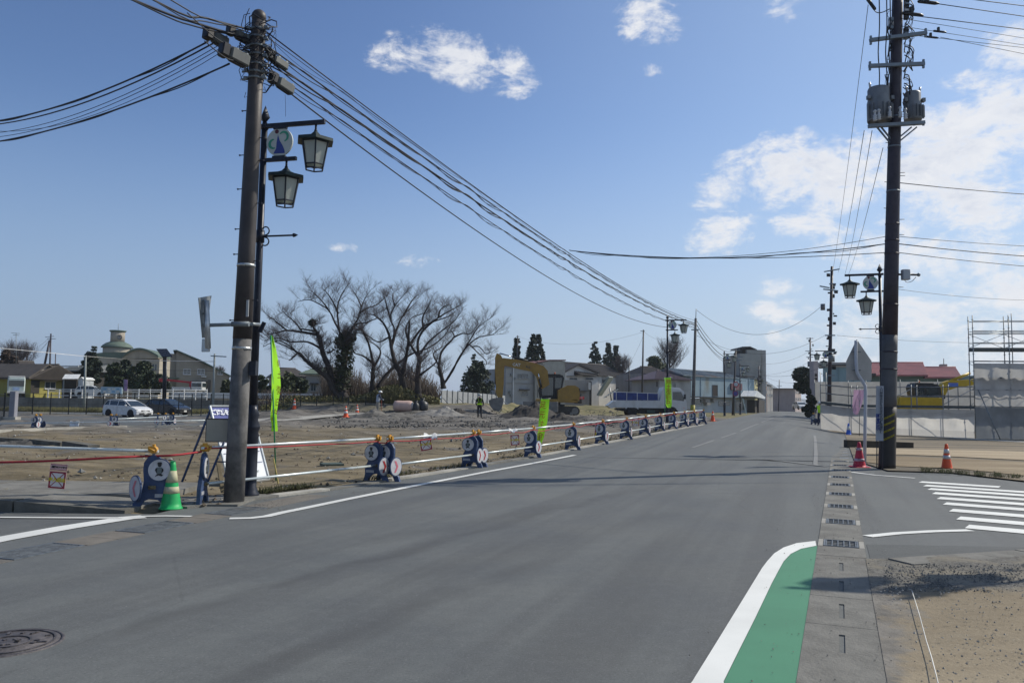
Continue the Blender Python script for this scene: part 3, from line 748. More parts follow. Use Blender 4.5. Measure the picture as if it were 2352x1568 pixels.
pts = []
for i in range(150):
    y = 15 + 30 * random.random() ** 1.3; x = interp(ROADL, y) - 1 - random.random() * 26
    if x / y > -.62: pts.append((x, y, H(x, y) + .04))
scatter('concrete_bits', pts, .04, .11, mat('broken_concrete', (.27, .26, .235), .95, 0, .3, 1.5), 'pale bits of broken concrete lying about the levelled building site')
# ================= STREET FURNITURE =================
M_pole = mat('brown_coated_pole', (.050, .043, .042), .55, .1, .25, 3, .15, 30, (.085, .075, .07))
M_polelow = mat('grey_pole', (.115, .11, .106), .78, 0, .38, 5, .2, 30, (.07, .065, .06))
M_dk = mat('dark_lamp_paint', (.018, .021, .032), .42, .3, .25, 5)
M_dkg = mat('dark_green_metal', (.022, .035, .032), .45, .3, .3, 5)
M_box = mat('closure_grey', (.10, .105, .10), .5, 0, .18, 6)
M_boxcap = mat('closure_cap', (.016, .016, .02), .5, 0, .2, 6)
M_cable = mat('cable_black', (.012, .014, .022), .55, 0, .2, 10)
M_galv = mat('galvanised', (.42, .44, .45), .38, .65, .15, 7)
M_galvd = mat('dull_galvanised', (.20, .22, .23), .5, .5, .2, 7)
M_milk = cloth('lantern_glass', (.66, .69, .64), .5, .05)
M_band = mat('steel_band', (.5, .5, .48), .3, .8, .2, 9)

def spline(pts, n=8):
    P = [Vector(p) for p in pts]; o = []
    for i in range(len(P) - 1):
        p0, p1, p2, p3 = P[max(i - 1, 0)], P[i], P[i + 1], P[min(i + 2, len(P) - 1)]
        for j in range(n):
            t = j / n; o.append(.5 * ((2 * p1) + (p2 - p0) * t + (2 * p0 - 5 * p1 + 4 * p2 - p3) * t * t + (3 * p1 - p0 - 3 * p2 + p3) * t ** 3))
    return o + [P[-1]]
def span(a, b, sag, n=24):
    a, b = Vector(a), Vector(b); o = []
    for i in range(n + 1):
        t = i / n; p = a.lerp(b, t); p.z -= 4 * sag * t * (1 - t); o.append(p)
    return o
def cable(pts, r, label, group=None, name='cable', strands=1, tw=.03, m=None, extra=None):
    mb = MB(); m = m or M_cable
    o0 = Vector(pts[0])
    if strands == 1: mb.tube(pts, r, 5)
    else:
        # subdivide and wind strands loosely round one another
        q = []
        for i in range(len(pts) - 1):
            d = (pts[i + 1] - pts[i]).length; k = max(1, min(14, int(d / .25)))
            q += [pts[i].lerp(pts[i + 1], j / k) for j in range(k)]
        q.append(pts[-1])
        for s in range(strands):
            o = []; L = 0
            for i, p in enumerate(q):
                if i: L += (p - q[i - 1]).length
                w = tw * (0 if s == 0 else 1) * (.8 + .5 * math.sin(L * .7 + s))
                o.append(p + Vector((math.cos(L * (1.6 + .5 * s) + s * 2.1) * w * .4, 0, math.sin(L * (1.6 + .5 * s) + s * 2.1) * w - (.6 * tw if s else 0))))
            mb.tube(o, r if s == 0 else r * .62, 4)
    if extra: extra(mb)
    return tag(mb.build(name, m, loc=o0, world=True, fix=False), label, 'cable', group)

# ---------- left pole ----------
PB = G(537, 1155); PT = V(595, 34, PB.y + .05)
PB.z = 0
pole = thing('utility_pole', 'thick brown utility pole on the left corner carrying grey cable closures and step bolts', 'utility pole', PB)
ax = PT - PB
def pp(t): return PB + ax * t          # point of the pole axis
def rad(t): return .155 - .045 * t
mb = MB(); mb.tube([pp(t) for t in (-.01, .15, .325)], [rad(0), rad(.15), rad(.325)], 24); mb.build('lower_shaft', M_polelow, pole, True)
mb = MB(); mb.tube([pp(t) for t in (.325, .5, .75, .985)], [rad(.325) + .004, rad(.5), rad(.75), rad(1)], 24); mb.build('shaft', M_pole, pole, True)
MB().ball(pp(.995), (.118, .118, .12), 16, 8).build('cap', M_pole, pole, True)
def zt(py): # pole parameter for a picture row
    best = 0
    lo, hi = 0, 1
    for _ in range(30):
        mid = (lo + hi) / 2; p = pp(mid); q = CM.transposed() @ (p - Vector((0, 0, EYE))); y = 784 - FPX * q.y / -q.z
        if y > py: lo = mid
        else: hi = mid
    return lo
for py in (610, 800, 744):
    t = zt(py); mb = MB().tube([pp(t - .003), pp(t + .003)], rad(t) + .008, 20); mb.build('band', M_band, pole, True)
for py in (735, 600, 525, 433, 355, 583, 468, 318, 370, 690, 253):
    t = zt(py); s = -1 if py % 2 else 1; p = pp(t)
    dv = Vector((s, -.25 * s, 0)).normalized()
    mb = MB().tube([p + dv * rad(t) * .8, p + dv * (rad(t) + .09)], .008, 5); mb.tube([p + dv * (rad(t) + .085), p + dv * (rad(t) + .10)], .015, 6); mb.build('step_bolt', M_dk, pole, True)
t = zt(710); p = pp(t) + Vector((.10, -.13, 0)); MB().box(p, (.05, .01, .26), Matrix.Rotation(-.5, 3, 'Z')).build('number_plate', mat('plate_white', (.5, .5, .48), .5), pole, True)
t = zt(845); p = pp(t) + Vector((.20, .0, 0)); MB().box(p, (.10, .12, .22)).build('junction_box', M_dk, pole, True)
# clamps, insulators and the tangle near the top
mb = MB(); mg = MB()
for py in (70, 88, 108, 128, 150, 168, 182):
    t = zt(py); mg.tube([pp(t - .002), pp(t + .002)], rad(t) + .014, 14)
    for s in (-1, 1):
        p = pp(t) + Vector((s * (rad(t) + .03), -.05, random.uniform(-.03, .03))); mg.box(p, (.06, .05, .05))
        mg.ball(p + Vector((s * .04, -.02, -.03)), .022, 6, 4)
for i in range(46):
    t = zt(random.uniform(60, 190)); c = pp(t); a = random.uniform(0, 6.28); pts = []
    r0 = rad(t) + .03; h = random.uniform(-.35, .35)
    for j in range(7):
        q = j / 6; pts.append(c + Vector((math.cos(a + q * 2.4) * (r0 + .16 * math.sin(q * 3.1)), math.sin(a + q * 2.4) * (r0 + .12 * math.sin(q * 3.1)), h * q + .07 * math.sin(q * 9 + i))))
    mb.tube(pts, random.choice((.004, .007, .010)), 4)
mg.build('clamps', M_galvd, pole, True); mb.build('loops', M_cable, pole, True)
rdir = Vector((.345, .94, 0)).normalized()          # direction of the main road
rperp = Vector((rdir.y, -rdir.x, 0))
# far pole at which the bundle ends
FPB = G(1591, 961); FPT = V(1598, 731, FPB.y)
# cable closures hung on the strands beside the pole
closures = [((472, 74), (523, 103), .125, 12.1), ((524, 68), (576, 96), .10, 12.3), ((508, 112), (571, 145), .14, 11.9), ((613, 124), (661, 157), .095, 12.7), ((622, 176), (674, 211), .12, 12.8)]
lab = ['leftmost grey cable closure hanging left of the brown pole top', 'upper grey cable closure touching the left side of the brown pole top', 'lower grey cable closure touching the left side of the brown pole', 'upper grey cable closure hanging right of the brown pole', 'lower grey cable closure hanging right of the brown pole']
for i, (a, b, h, d) in enumerate(closures):
    A = V(*a, d); B = V(*b, d + .35); c = (A + B) / 2; u = (B - A).normalized(); L = (B - A).length
    cl_ = thing('cable_closure', lab[i], 'cable box', c, 0, 'cable closures at the brown pole top')
    up = Vector((0, 0, 1)); s = u.cross(up).normalized(); w = s.cross(u).normalized(); Rm = Matrix((u, s, w)).transposed()
    MB().box(c + u * .06, (L - .14, h * 1.15, h * 1.35), Rm, bev=.03).build('body', M_box, cl_, True)
    MB().box(c - u * (L / 2 - .05), (.13, h * 1.22, h * 1.45), Rm, bev=.02).build('end_cap', M_boxcap, cl_, True)
    MB().box(c - w * (h * .72) + u * .05, (L - .22, h * .5, h * .22), Rm).build('flange', M_boxcap, cl_, True)
    for q in (-.3, .05, .4): MB().box(c + w * (h * .74) + u * L * q, (.03, .02, .07), Rm).build('lug', M_galvd, cl_, True)

# cables: pole to pole along the road, and back over the camera
def topz(py): return pp(zt(py))
cab_l = 'thick black aerial cable running from the brown pole along the road, '
S0 = [(70, .012, .75, 1, 742), (100, .016, .62, 3, 748), (128, .022, .66, 3, 752), (150, .013, .90, 3, 757), (165, .014, .95, 1, 765)]
lbl = ['topmost of the cables dropping from the brown pole top to the far pole', 'twisted cable bundle second from the top right of the brown pole', 'thickest twisted cable bundle sloping down right from the brown pole', 'loosely wound cable fourth from the top right of the brown pole', 'lowest plain cable sloping down from the brown pole to the far road lamp']
for i, (py, r, sg, st, py2) in enumerate(S0):
    a = topz(py) + Vector((.10, 0, 0)); b = V(1597, py2 - 6, FPB.y) if i < 4 else V(1541, 752, 50)
    cable(span(a, b, sg, 30), r, lbl[i], 'aerial cables along the left side of the road', strands=st, tw=.045)
# second twisted strand that leaves the top with a droop
a = topz(80) + Vector((.1, 0, 0)); cable(span(a, V(1597, 744, FPB.y), .60, 30), .008, 'slack thin cable just under the topmost cable right of the brown pole', 'aerial cables along the left side of the road', strands=2, tw=.05)
# backwards (up and to the left in the picture)
for i, (py, ex, ey, r, st) in enumerate([(70, 352, 0, .016, 2), (78, 392, 0, .010, 1), (92, 305, 0, .02, 2), (120, 430, 30, .008, 1), (140, 470, 95, .009, 1)]):
    a = topz(py) - Vector((.1, 0, 0)); b = V(ex, ey, a.y - 1.9 + .1 * i); d = (b - a)
    e = a + d * 7.0; e.z = a.z + (b.z - a.z) * 1.0 - .3 - .05 * i
    if i < 3: pts = [a, a.lerp(b, .5) - Vector((0, 0, .03)), b, b.lerp(e, .4), e]; pts = spline(pts, 5)
    else: pts = spline([a, a.lerp(b, .5) - Vector((0, 0, .12)), b], 6)
    cable(pts, r, ['thick cable from the brown pole top to the upper left picture edge', 'thin cable from the brown pole top toward the upper picture edge', 'lowest thick cable from the brown pole toward the upper left', 'short slack cable looping left of the brown pole top', 'short slack cable under the left closures of the brown pole'][i], 'cables left of the brown pole', strands=st, tw=.03)
for i, (sx, sy, ex, ey, r, sg, st) in enumerate([(478, 96, -40, 283, .018, .22, 2), (490, 100, -40, 289, .013, .26, 1), (500, 106, -40, 308, .006, .30, 1), (505, 112, -40, 318, .006, .3, 1), (527, 147, -40, 331, .017, .18, 2), (512, 118, -40, 299, .005, .42, 1)]):
    a = V(sx, sy, 12.1); b = V(ex, ey, 17.5); e = b + (b - a) * 1.2 - Vector((0, 0, .4))
    pts = span(a, b, sg, 16) + [e]
    cable(pts, r, ['twisted thick cable, topmost crossing to the left picture edge', 'second cable crossing from the brown pole to the left edge', 'thin wire third from the top at the left picture edge', 'thin wire just above the lowest thick cable at the left edge', 'lowest thick cable at the left edge of the picture', 'thin wire between the left closures and the left edge'][i], 'cables crossing to the left edge', strands=st, tw=.02)

# ---------- traffic mirror bracket seen from behind on the left pole ----------
t = zt(744); c = pp(t)
sg_ = thing('sign_bracket', 'grey bracket on the brown pole holding edge-on triangular and square sign plates', 'road sign', c)
mb = MB().tube([V(468, 747, 12.3), V(575, 744, 12.42)], .028, 8); mb.tube([V(532, 744, 12.24), V(572, 744, 12.24)], .04, 8); mb.tube([V(578, 744, 12.4), V(595, 745, 13.0)], .03, 6); mb.build('arm', M_galvd, sg_, True)
MB().tube([V(474, 690, 12.3), V(478, 800, 12.3)], .042, 12).build('post', M_galv, sg_, True)
MB().tube([V(462, 690, 12.35), V(473, 690, 12.3)], .012, 5).tube([V(466, 720, 12.35), V(475, 720, 12.3)], .012, 5).build('strut', M_galv, sg_, True)
a, b, c2, d = V(457, 684, 12.1), V(486, 679, 12.7), V(472, 776, 12.45), V(466, 776, 12.35)
th = Vector((-.012, -.004, 0)); mb = MB(); P = [a, b, c2, d]
mb.add([p for p in P] + [p + th for p in P], [(0, 1, 2, 3), (7, 6, 5, 4), (0, 4, 5, 1), (1, 5, 6, 2), (2, 6, 7, 3), (3, 7, 4, 0)]); mb.build('triangle_plate', M_galvd, sg_, True)
mb = MB(); mb.box(V(473, 793, 12.36), (.15, .03, .20), Matrix.Rotation(-.3, 3, 'Z'), bev=.01); mb.build('square_plate', M_galv, sg_, True)

# ---------- lamp post with two lanterns and the town emblem ----------
def lantern_parts(par, c, s=1.):
    """square tapering lantern hung at c (top of its stem), parts under it"""
    mb = MB().tube([c, c + Vector((0, 0, -.16 * s))], .022 * s, 8); mb.ball(c + Vector((0, 0, -.13 * s)), .035 * s, 8, 5); st = mb.build('stem', M_dk, par)
    z0 = c.z - .14 * s
    MB().lathe([(.03 * s, z0), (.10 * s, z0 - .075 * s), (.22 * s, z0 - .13 * s), (.375 * s, z0 - .165 * s), (.38 * s, z0 - .225 * s), (.34 * s, z0 - .23 * s)], 6, (c.x, c.y, 0), smooth=False).build('lantern_roof', M_dkg, par)
    zt_, zb = z0 - .23 * s, z0 - .75 * s; wt, wb = .27 * s, .175 * s
    zm = z0 - .67 * s; wm = wt + (wb - wt) * (zt_ - zm) / (zt_ - zb)
    def vx(w, i, z): return (c.x + w * math.cos(R(60 * i)), c.y + w * math.sin(R(60 * i)), z)
    mb = MB()
    for i in range(6): mb.bar(vx(wt, i, zt_), vx(wb, i, zb), .022 * s)
    for w, z, tt in ((wb, zb, .022), (wm, zm, .022), (wt, zt_, .03)):
        for i in range(6): mb.bar(vx(w, i, z), vx(w, i + 1, z), tt * s)
    mb.build('lantern_frame', M_dk, par)
    for i in range(6):
        P = [vx(wt - .008, i, zt_), vx(wt - .008, i + 1, zt_), vx(wm - .008, i + 1, zm), vx(wm - .008, i, zm)]
        Q = [(c.x + (p[0] - c.x) * .95, c.y + (p[1] - c.y) * .95, p[2]) for p in P]
        MB().add(P + Q, [(0, 1, 2, 3), (7, 6, 5, 4), (0, 4, 5, 1), (1, 5, 6, 2), (2, 6, 7, 3), (3, 7, 4, 0)]).build('lantern_pane', M_milk, par)
M_em = mat('emblem_white', (.50, .53, .50), .5, 0, .06); M_emb = mat('emblem_blue', (.035, .06, .28), .5, 0, .08); M_emg = mat('emblem_green', (.05, .30, .20), .5, 0, .08); M_emr = mat('emblem_maroon', (.10, .02, .03), .5)
def emblem(par, c, r):
    """round plate in the local x/z plane with the town mark on both faces"""
    rot = Matrix.Rotation(R(90), 3, 'X')
    e = MB().lathe([(r, -.015), (r, .015)], 36, c, rot=rot, smooth=False).build('emblem_plate', M_em, par)
    for sgn in (-1, 1):
        y0, y1 = c[1] + sgn * .0155, c[1] + sgn * .021
        sx = 1 if sgn < 0 else -1
        def poly(pts, m, nm):
            MB().prism([(c[0] + sx * x * r, c[2] + z * r) for x, z in pts], y0, y1).build(nm, m, e)
        poly([(-.42, -.80), (-.22, -.45), (-.20, 0), (-.12, .50), (.02, .10), (.28, -.30), (.42, -.62), (.44, -.80)], M_emb, 'blue_mark')
        poly([(-.22 + .15 * math.cos(q * .7), .74 + .15 * math.sin(q * .7)) for q in range(9)], M_emr, 'red_dot')
        def arc(cx, cz, r0, r1, a0, a1, n=12):
            o = [(cx + r1 * math.cos(a0 + (a1 - a0) * i / n), cz + r1 * math.sin(a0 + (a1 - a0) * i / n)) for i in range(n + 1)]
            for i in range(n, -1, -1):
                k = r0 + (r1 - r0) * (1 - math.sin(math.pi * i / n)) * .6; o.append((cx + k * math.cos(a0 + (a1 - a0) * i / n), cz + k * math.sin(a0 + (a1 - a0) * i / n)))
            return o
        poly(arc(.33, .38, .20, .38, R(150), R(-80)), M_emg, 'green_mark')
        poly(arc(-.48, -.12, .16, .36, R(80), R(300)), M_emg, 'green_mark')
def lamp_post(label, loc, rz, H_=6.42, lean=0., flip=1, group='lantern street lamps along the road'):
    """dark post; arms reach along local +x; lanterns at two heights"""
    t = thing('street_lamp', label, 'street lamp', loc, rz, group)
    mb = MB().lathe([(.16, 0), (.16, .06), (.125, .10), (.125, .14), (.11, .16), (.11, .95), (.12, 1.0), (.105, 1.06), (.13, 1.12), (.13, 1.16), (.09, 1.26), (.115, 1.34), (.085, 1.42), (.07, 1.5)], 16)
    mb.build('post_base', M_dk, t)
    MB().tube([(0, 0, 1.5), (0, 0, 3.3), (0, 0, H_ - .42)], [.066, .06, .052], 14).build('post', M_dk, t)
    mb = MB().lathe([(.055, H_ - .42), (.075, H_ - .38), (.045, H_ - .34), (.04, H_ - .29)], 10); mb.lathe([(.03, H_ - .29), (.095, H_ - .22), (.002, H_)], 4); mb.build('finial', M_dk, t)
    za, zb = H_ - .36, H_ - .95
    MB().bar((-.12, 0, za), (1.12, 0, za), .055, .07).build('arm', M_dk, t)
    MB().bar((-.10, 0, zb), (.62, 0, zb), .055, .06).build('arm', M_dk, t)
    emblem(t, (.30, 0, (za + zb) / 2 - .0), .245)
    mb = MB().bx(.18, -.03, za - .07, .42, .03, za - .035); mb.bx(.18, -.03, zb + .03, .42, .03, zb + .06); mb.build('emblem_clip', M_dk, t)
    lantern_parts(t, Vector((.96, 0, za - .03)), .86); lantern_parts(t, Vector((.44, 0, zb - .03)), .86)
    # banner bar with scroll ends
    z = H_ - 2.25; mb = MB().tube([(0, 0, z), (.62, 0, z)], .016, 6); mb.lathe([(.0, 0), (.035, .02), (.03, .05), (.0, .11)], 8, (.6, 0, z), rot=Matrix.Rotation(R(90), 3, 'Y'))
    for s in (-1, 1):
        mb.tube([(.10 + .07 * math.cos(a), 0, z + s * (.09 + .07 * math.sin(a))) for a in [R(-90 + 30 * i) - .0 for i in range(9)]], .012, 5)
    mb.ball((.10, 0, z), .03, 8, 5); mb.tube([(0, 0, z - .1), (0, 0, z + .1)], .075, 10); mb.build('scroll_bar', M_dk, t)
    return t
LB_ = G(572, 1141); LB_.z = 0
# this post leans a little to the right
topm = V(610, 243, LB_.y - .0)
lamp1 = lamp_post('dark lantern street lamp beside the brown pole on the left corner', LB_, math.atan2(rperp.y, rperp.x) + .10, H_=topm.z)
dx = topm.x - LB_.x; dyl = math.atan2(dx, topm.z)
lamp1.rotation_euler = (Matrix.Rotation(dyl, 3, 'Y') @ Matrix.Rotation(math.atan2(rperp.y, rperp.x) + .10, 3, 'Z')).to_euler(); 
cl1 = G(600, 745); p = V(600, 752, LB_.y - .1)
o = MB().bar(p + Vector((-.02, 0, -.08)), p + Vector((.05, 0, .09)), .045, .06).build('speaker', M_dk, loc=p, world=True); tag(o, 'small dark cylinder speaker clipped to the left lantern lamp post', 'speaker')

LAMPH = topm.z
def lamp_at(px, py, pyt, label, side=1, dist=None):
    b = G(px, py) if dist is None else Vector((V(px, 900, dist).x, dist, 0))
    b.z = H(b.x, b.y)
    rz = math.atan2(rperp.y, rperp.x) + (0 if side > 0 else math.pi) + random.uniform(-.04, .04)
    return copy_tree(lamp1, b, rz, label)
lamp_at(1533, 985, 750, 'dark lantern street lamp rising behind the dump truck cab', dist=48)
lamp_at(1664, 958, 0, 'lantern street lamp in front of the blue-grey building, nearer of two', dist=80)
lamp_at(1700, 950, 0, 'lantern street lamp at the right end of the blue-grey building', dist=103)
lr = lamp_at(2026, 1060, 0, 'dark lantern street lamp hidden behind the tall dark pole on the right', -1, dist=27.5)
lamp_at(1906, 980, 0, 'lantern street lamp beside the distant pole at the scaffold end', -1, dist=67)
lamp_at(1740, 950, 0, 'farthest lantern street lamp on the left side of the road', dist=150)
# the lamp outside the frame whose shadow falls on the green shoulder
b = Vector((10.05, 10.0, 0)); copy_tree(lamp1, b, math.atan2(rperp.y, rperp.x) + math.pi + .1, 'dark lantern street lamp just outside the right edge, casting a shadow on the gutter')
# ================= BARRICADES, PIPES, CONES, SIGNS =================
M_blue = mat('barricade_blue', (.036, .062, .135), .55, 0, .3, 6, stain=(.10, .115, .15))
M_disc = mat('disc_white', (.46, .46, .48), .5, 0, .12, 9, stain=(.3, .29, .27))
M_red = mat('chevron_red', (.30, .02, .025), .5); M_redf = mat('faded_red', (.50, .14, .18), .5)
M_ink = mat('print_black', (.02, .02, .022), .6)
M_inkg = mat('print_grey', (.13, .16, .16), .6)
M_clamp = mat('clamp_yellow', (.52, .26, .03), .5, 0, .2, 10)
M_pipe = mat('white_pipe', (.55, .60, .60), .3, .25, .08, 3)
def barricade(label, loc, rz, faded=False, turn=86):
    t = thing('barricade', label, 'barricade', loc, rz, 'blue barricades carrying the white pipes')
    # body outline in x/z: two feet, arch, waist, round top
    out = [(-.26, 0), (-.15, 0), (-.13, .07), (-.06, .13), (.04, .15), (.13, .11), (.19, .0), (.30, 0), (.27, .09), (.20, .17), (.16, .26), (.14, .40), (.155, .55), (.15, .66), (.10, .74), (.03, .775), (-.04, .76), (-.09, .70), (-.10, .60), (-.13, .47), (-.20, .33), (-.235, .25), (-.23, .14)]
    hole1 = None
    mb = MB().prism(out, -.028, .028); body = mb.build('frame', M_blue, t)
    # see-through slots are built as raised rails each side of pale cut-outs
    f = MB(); rot = Matrix.Rotation(R(90), 3, 'X')
    f.lathe([(.165, -.012), (.165, .012)], 28, (-.07, -.045, .56), rot=rot, smooth=False); f.build('disc_rim', M_blue, t)
    d = MB().lathe([(.150, -.004), (.150, .016)], 28, (-.07, -.045 - .004, .56), rot=rot, smooth=False).build('figure_disc', M_disc, t)
    # plain bowing worker pictogram
    y0, y1 = -.0655, -.069; cx, cz = -.075, .56
    g = MB().prism([(cx + .028 * math.cos(a * .7), cz + .072 + .030 * math.sin(a * .7)) for a in range(9)], y0, y1)
    g.prism([(cx - .038, cz + .085), (cx - .02, cz + .115), (cx + .025, cz + .112), (cx + .036, cz + .085)], y0, y1 - .001)
    g.prism([(cx - .05, cz + .02), (cx - .058, cz - .01), (cx - .03, cz - .05), (cx - .03, cz + .03)], y0, y1)
    g.prism([(cx + .05, cz + .03), (cx + .062, cz + .0), (cx + .035, cz - .05), (cx + .03, cz + .03)], y0, y1)
    g.prism([(cx - .055, cz - .075), (cx - .02, cz - .05), (cx + .03, cz - .055), (cx + .06, cz - .095), (cx + .01, cz - .075), (cx - .03, cz - .09)], y0, y1)
    g.build('figure_outline', M_ink, d)
    MB().prism([(cx - .034, cz + .04), (cx + .034, cz + .04), (cx + .04, cz - .03), (cx + .02, cz - .07), (cx - .03, cz - .065), (cx - .035, cz - .02)], -.0655, -.0678).build('figure_body', M_inkg, d)
    # chevron disc turned toward the road
    Rt = Matrix.Rotation(R(turn), 3, 'Z'); c = Vector((.235, -.075, .30))
    MB().lathe([(.19, -.012), (.19, .012)], 28, c, rot=Rt @ rot, smooth=False).build('chevron_rim', M_blue, t)
    cd = MB().lathe([(.172, -.0), (.172, .016)], 28, c, rot=Rt @ rot, smooth=False).build('chevron_disc', M_disc, t)
    ch = [(-.065, .115), (-.01, .115), (.065, 0), (-.01, -.115), (-.065, -.115), (.005, 0)]
    q = MB().prism(ch, -.017, -.020); q.v = [tuple(Rt @ Vector(v) + c) for v in q.v]; q.build('chevron', M_redf if faded else M_red, cd)
    MB().bx(-.20, -.036, .165, -.02, -.028, .215).build('name_plate', mat('plate_grey', (.36, .37, .40), .5), t)
    MB().bx(-.03, -.05, .285, .07, .05, .335).tube([(-.0, -.06, .31), (.06, -.06, .31)], .016, 6).build('lower_clamp', mat('clamp_brown', (.16, .13, .07), .5), t)
    MB().tube([(.03, 0, .76), (.03, 0, .82)], .02, 8).build('neck', M_galvd, t)
    MB().tube([(.03, -.06, .845), (.03, .06, .845)], .052, 10).box((.03, 0, .90), (.03, .07, .05)).box((.085, 0, .86), (.04, .05, .07)).tube([(.0, -.075, .83), (.09, -.075, .87)], .016, 6).build('top_clamp', M_clamp, t)
    return t
rzb = math.atan2(rdir.y, rdir.x) - R(90)       # local y along the road
def px_of(p):
    q = CM.transposed() @ (Vector(p) - Vector((0, 0, EYE))); return 1176 + FPX * q.x / -q.z, 784 - FPX * q.y / -q.z
bar_px = [(862, 1104), (890, 1104), (1082, 1073), (1095, 1071), (1222, 1050), (1314, 1032.5), (1381, 1019), (1437, 1008.5), (1480, 999.5), (1515, 991), (1545, 985.5), (1571, 980.5), (1592, 977), (1613, 973.5)]
blabel = ['front barricade of the close pair nearest the brown pole', 'rear barricade with faded pink chevron in the nearest close pair', 'front barricade of the second close pair along the road', 'rear barricade of the second close pair along the road', 'single barricade beside the lower end of the middle green banner', 'barricade just right of the middle green banner', 'barricade hung with a white danger sheet in front of the excavator', 'barricade below the tail of the dump truck', 'second barricade below the dump truck, behind the small danger tag', 'barricade below the front of the dump truck bed', 'barricade beside the post of the far green banner', 'barricade under the dump truck headlight', 'last but one barricade of the roadside row', 'last barricade of the roadside row, with white plastic on top']
BP = []
proto = None
for i, (px, py) in enumerate(bar_px):
    p = G(px, py)
    d = (G(*bar_px[min(i + 2, 13)]) - G(*bar_px[max(i - 1, 0)])); rz = math.atan2(d.y, d.x) - R(90) + random.uniform(-.12, .12)
    if i == 0: b = barricade(blabel[0], p, rz); proto = b
    elif i == 1: b = barricade(blabel[1], p, rz, True)
    else:
        b = copy_tree(proto, p, rz, blabel[i]); b.rotation_euler = (random.uniform(-.035, .035), random.uniform(-.045, .045), rz + random.uniform(-.12, .12))
    BP.append((p, rz))
# barricade left of the pole, turned across the corner, and one seen edge-on
pa = G(352, 1168); ba = barricade('barricade with pale pink chevron beside the green cone', pa, R(10), True, 52); ba.scale = (-1, 1, 1)
pa2 = G(464, 1159); eo = copy_tree(proto, pa2, R(97), 'blue barricade seen edge-on left of the brown pole')
for ch in [o for o in bpy.data.objects if o.parent == eo and o.name.startswith('chevron')]:
    for g in [o for o in bpy.data.objects if o.parent == ch]: bpy.data.objects.remove(g)
    bpy.data.objects.remove(ch)
def toppt(p, rz, z): return p + Vector((math.cos(rz) * .03, math.sin(rz) * .03, z))
runs = []
def pipe(a, b, lab, r=.022):
    a, b = Vector(a), Vector(b); mb = MB().tube([a, a.lerp(b, .5), b], r, 10); o = mb.build('pipe', M_pipe, loc=a, world=True)
    tag(o, lab, 'pipe', 'white barrier pipes'); return o
ztop, zlow = .845, .31
e = [BP[i] for i in (1, 3, 4, 5, 6, 7, 8, 9, 10, 11, 12, 13)]
far_names = ['from the close pair to the second pair', 'from the second pair to the middle green banner', 'beside the middle green banner', 'over the danger sheet', 'under the excavator tracks', 'below the truck tail', 'below the truck bed', 'below the truck cab door', 'at the far green banner', 'below the truck headlight', 'at the far end of the row']
a0 = pa2 + Vector((0, 0, ztop + .005)); b0 = toppt(*BP[0], ztop); ex = (b0 - a0).normalized()
pipe(a0 - ex * .05, b0 + ex * .12, 'gleaming upper pipe passing behind the brown pole')
a1 = pa2 + Vector((0, 0, zlow)); b1 = toppt(*BP[0], zlow); pipe(a1, b1 + (b1 - a1).normalized() * .05, 'gleaming lower pipe passing behind the brown pole')
for i in range(len(e) - 1):
    for z, w in ((ztop, 'upper'), (zlow, 'lower')):
        a = toppt(*e[i], z); b = toppt(*e[i + 1], z); d = (b - a).normalized()
        pipe(a - d * .1, b + d * .1, w + ' white pipe ' + far_names[i])
lp = V(-60, 1062, pa.y + .05); pipe(toppt(pa, R(28), ztop - .02), Vector((lp.x - 3, lp.y + .8, .86)), 'greenish pipe along the left corner pavement')
pipe(toppt(pa, R(28), .22) + Vector((-.05, 0, 0)), pa2 + Vector((-.55, -.0, .27)), 'short lower pipe between green cone and barricade')
# red rope draped along the top pipe
def rope(pts, lab, r=.012, tint=None):
    mb = MB().tube(pts, r, 5); return tag(mb.build('rope', tint or mat('red_rope', (.34, .02, .03), .7, 0, .2, 12), loc=pts[0], world=True), lab, 'rope', 'red ropes on the barrier')
pts = spline([V(-60, 1062, 11.6), V(60, 1060, 11.55), V(180, 1055, 11.5), V(270, 1050, 11.45), V(345, 1047, pa.y), V(400, 1045, 11.7), V(462, 1037, pa2.y)], 6); rope(pts, 'red rope hanging with the danger tag at the left corner', .016)
q = []
nodes = [pa2 + Vector((0, 0, .85)), BP[0][0] + Vector((0, -.05, .79))] + [p + Vector((0, -.05, .80)) for p, _ in e]
for i in range(len(nodes) - 1):
    a, b = nodes[i], nodes[i + 1]; n = 5
    for j in range(n):
        t = j / n; p = a.lerp(b, t); ph = (t * (2 if i else 1)) % 1; p.z -= 4 * ph * (1 - ph) * (.05 if i else .02) * random.uniform(.6, 1.5); p += Vector((.02, -.04, 0)); q.append(p)
q.append(nodes[-1]); rope(spline(q, 3), 'long red rope looped along the roadside barrier pipes')

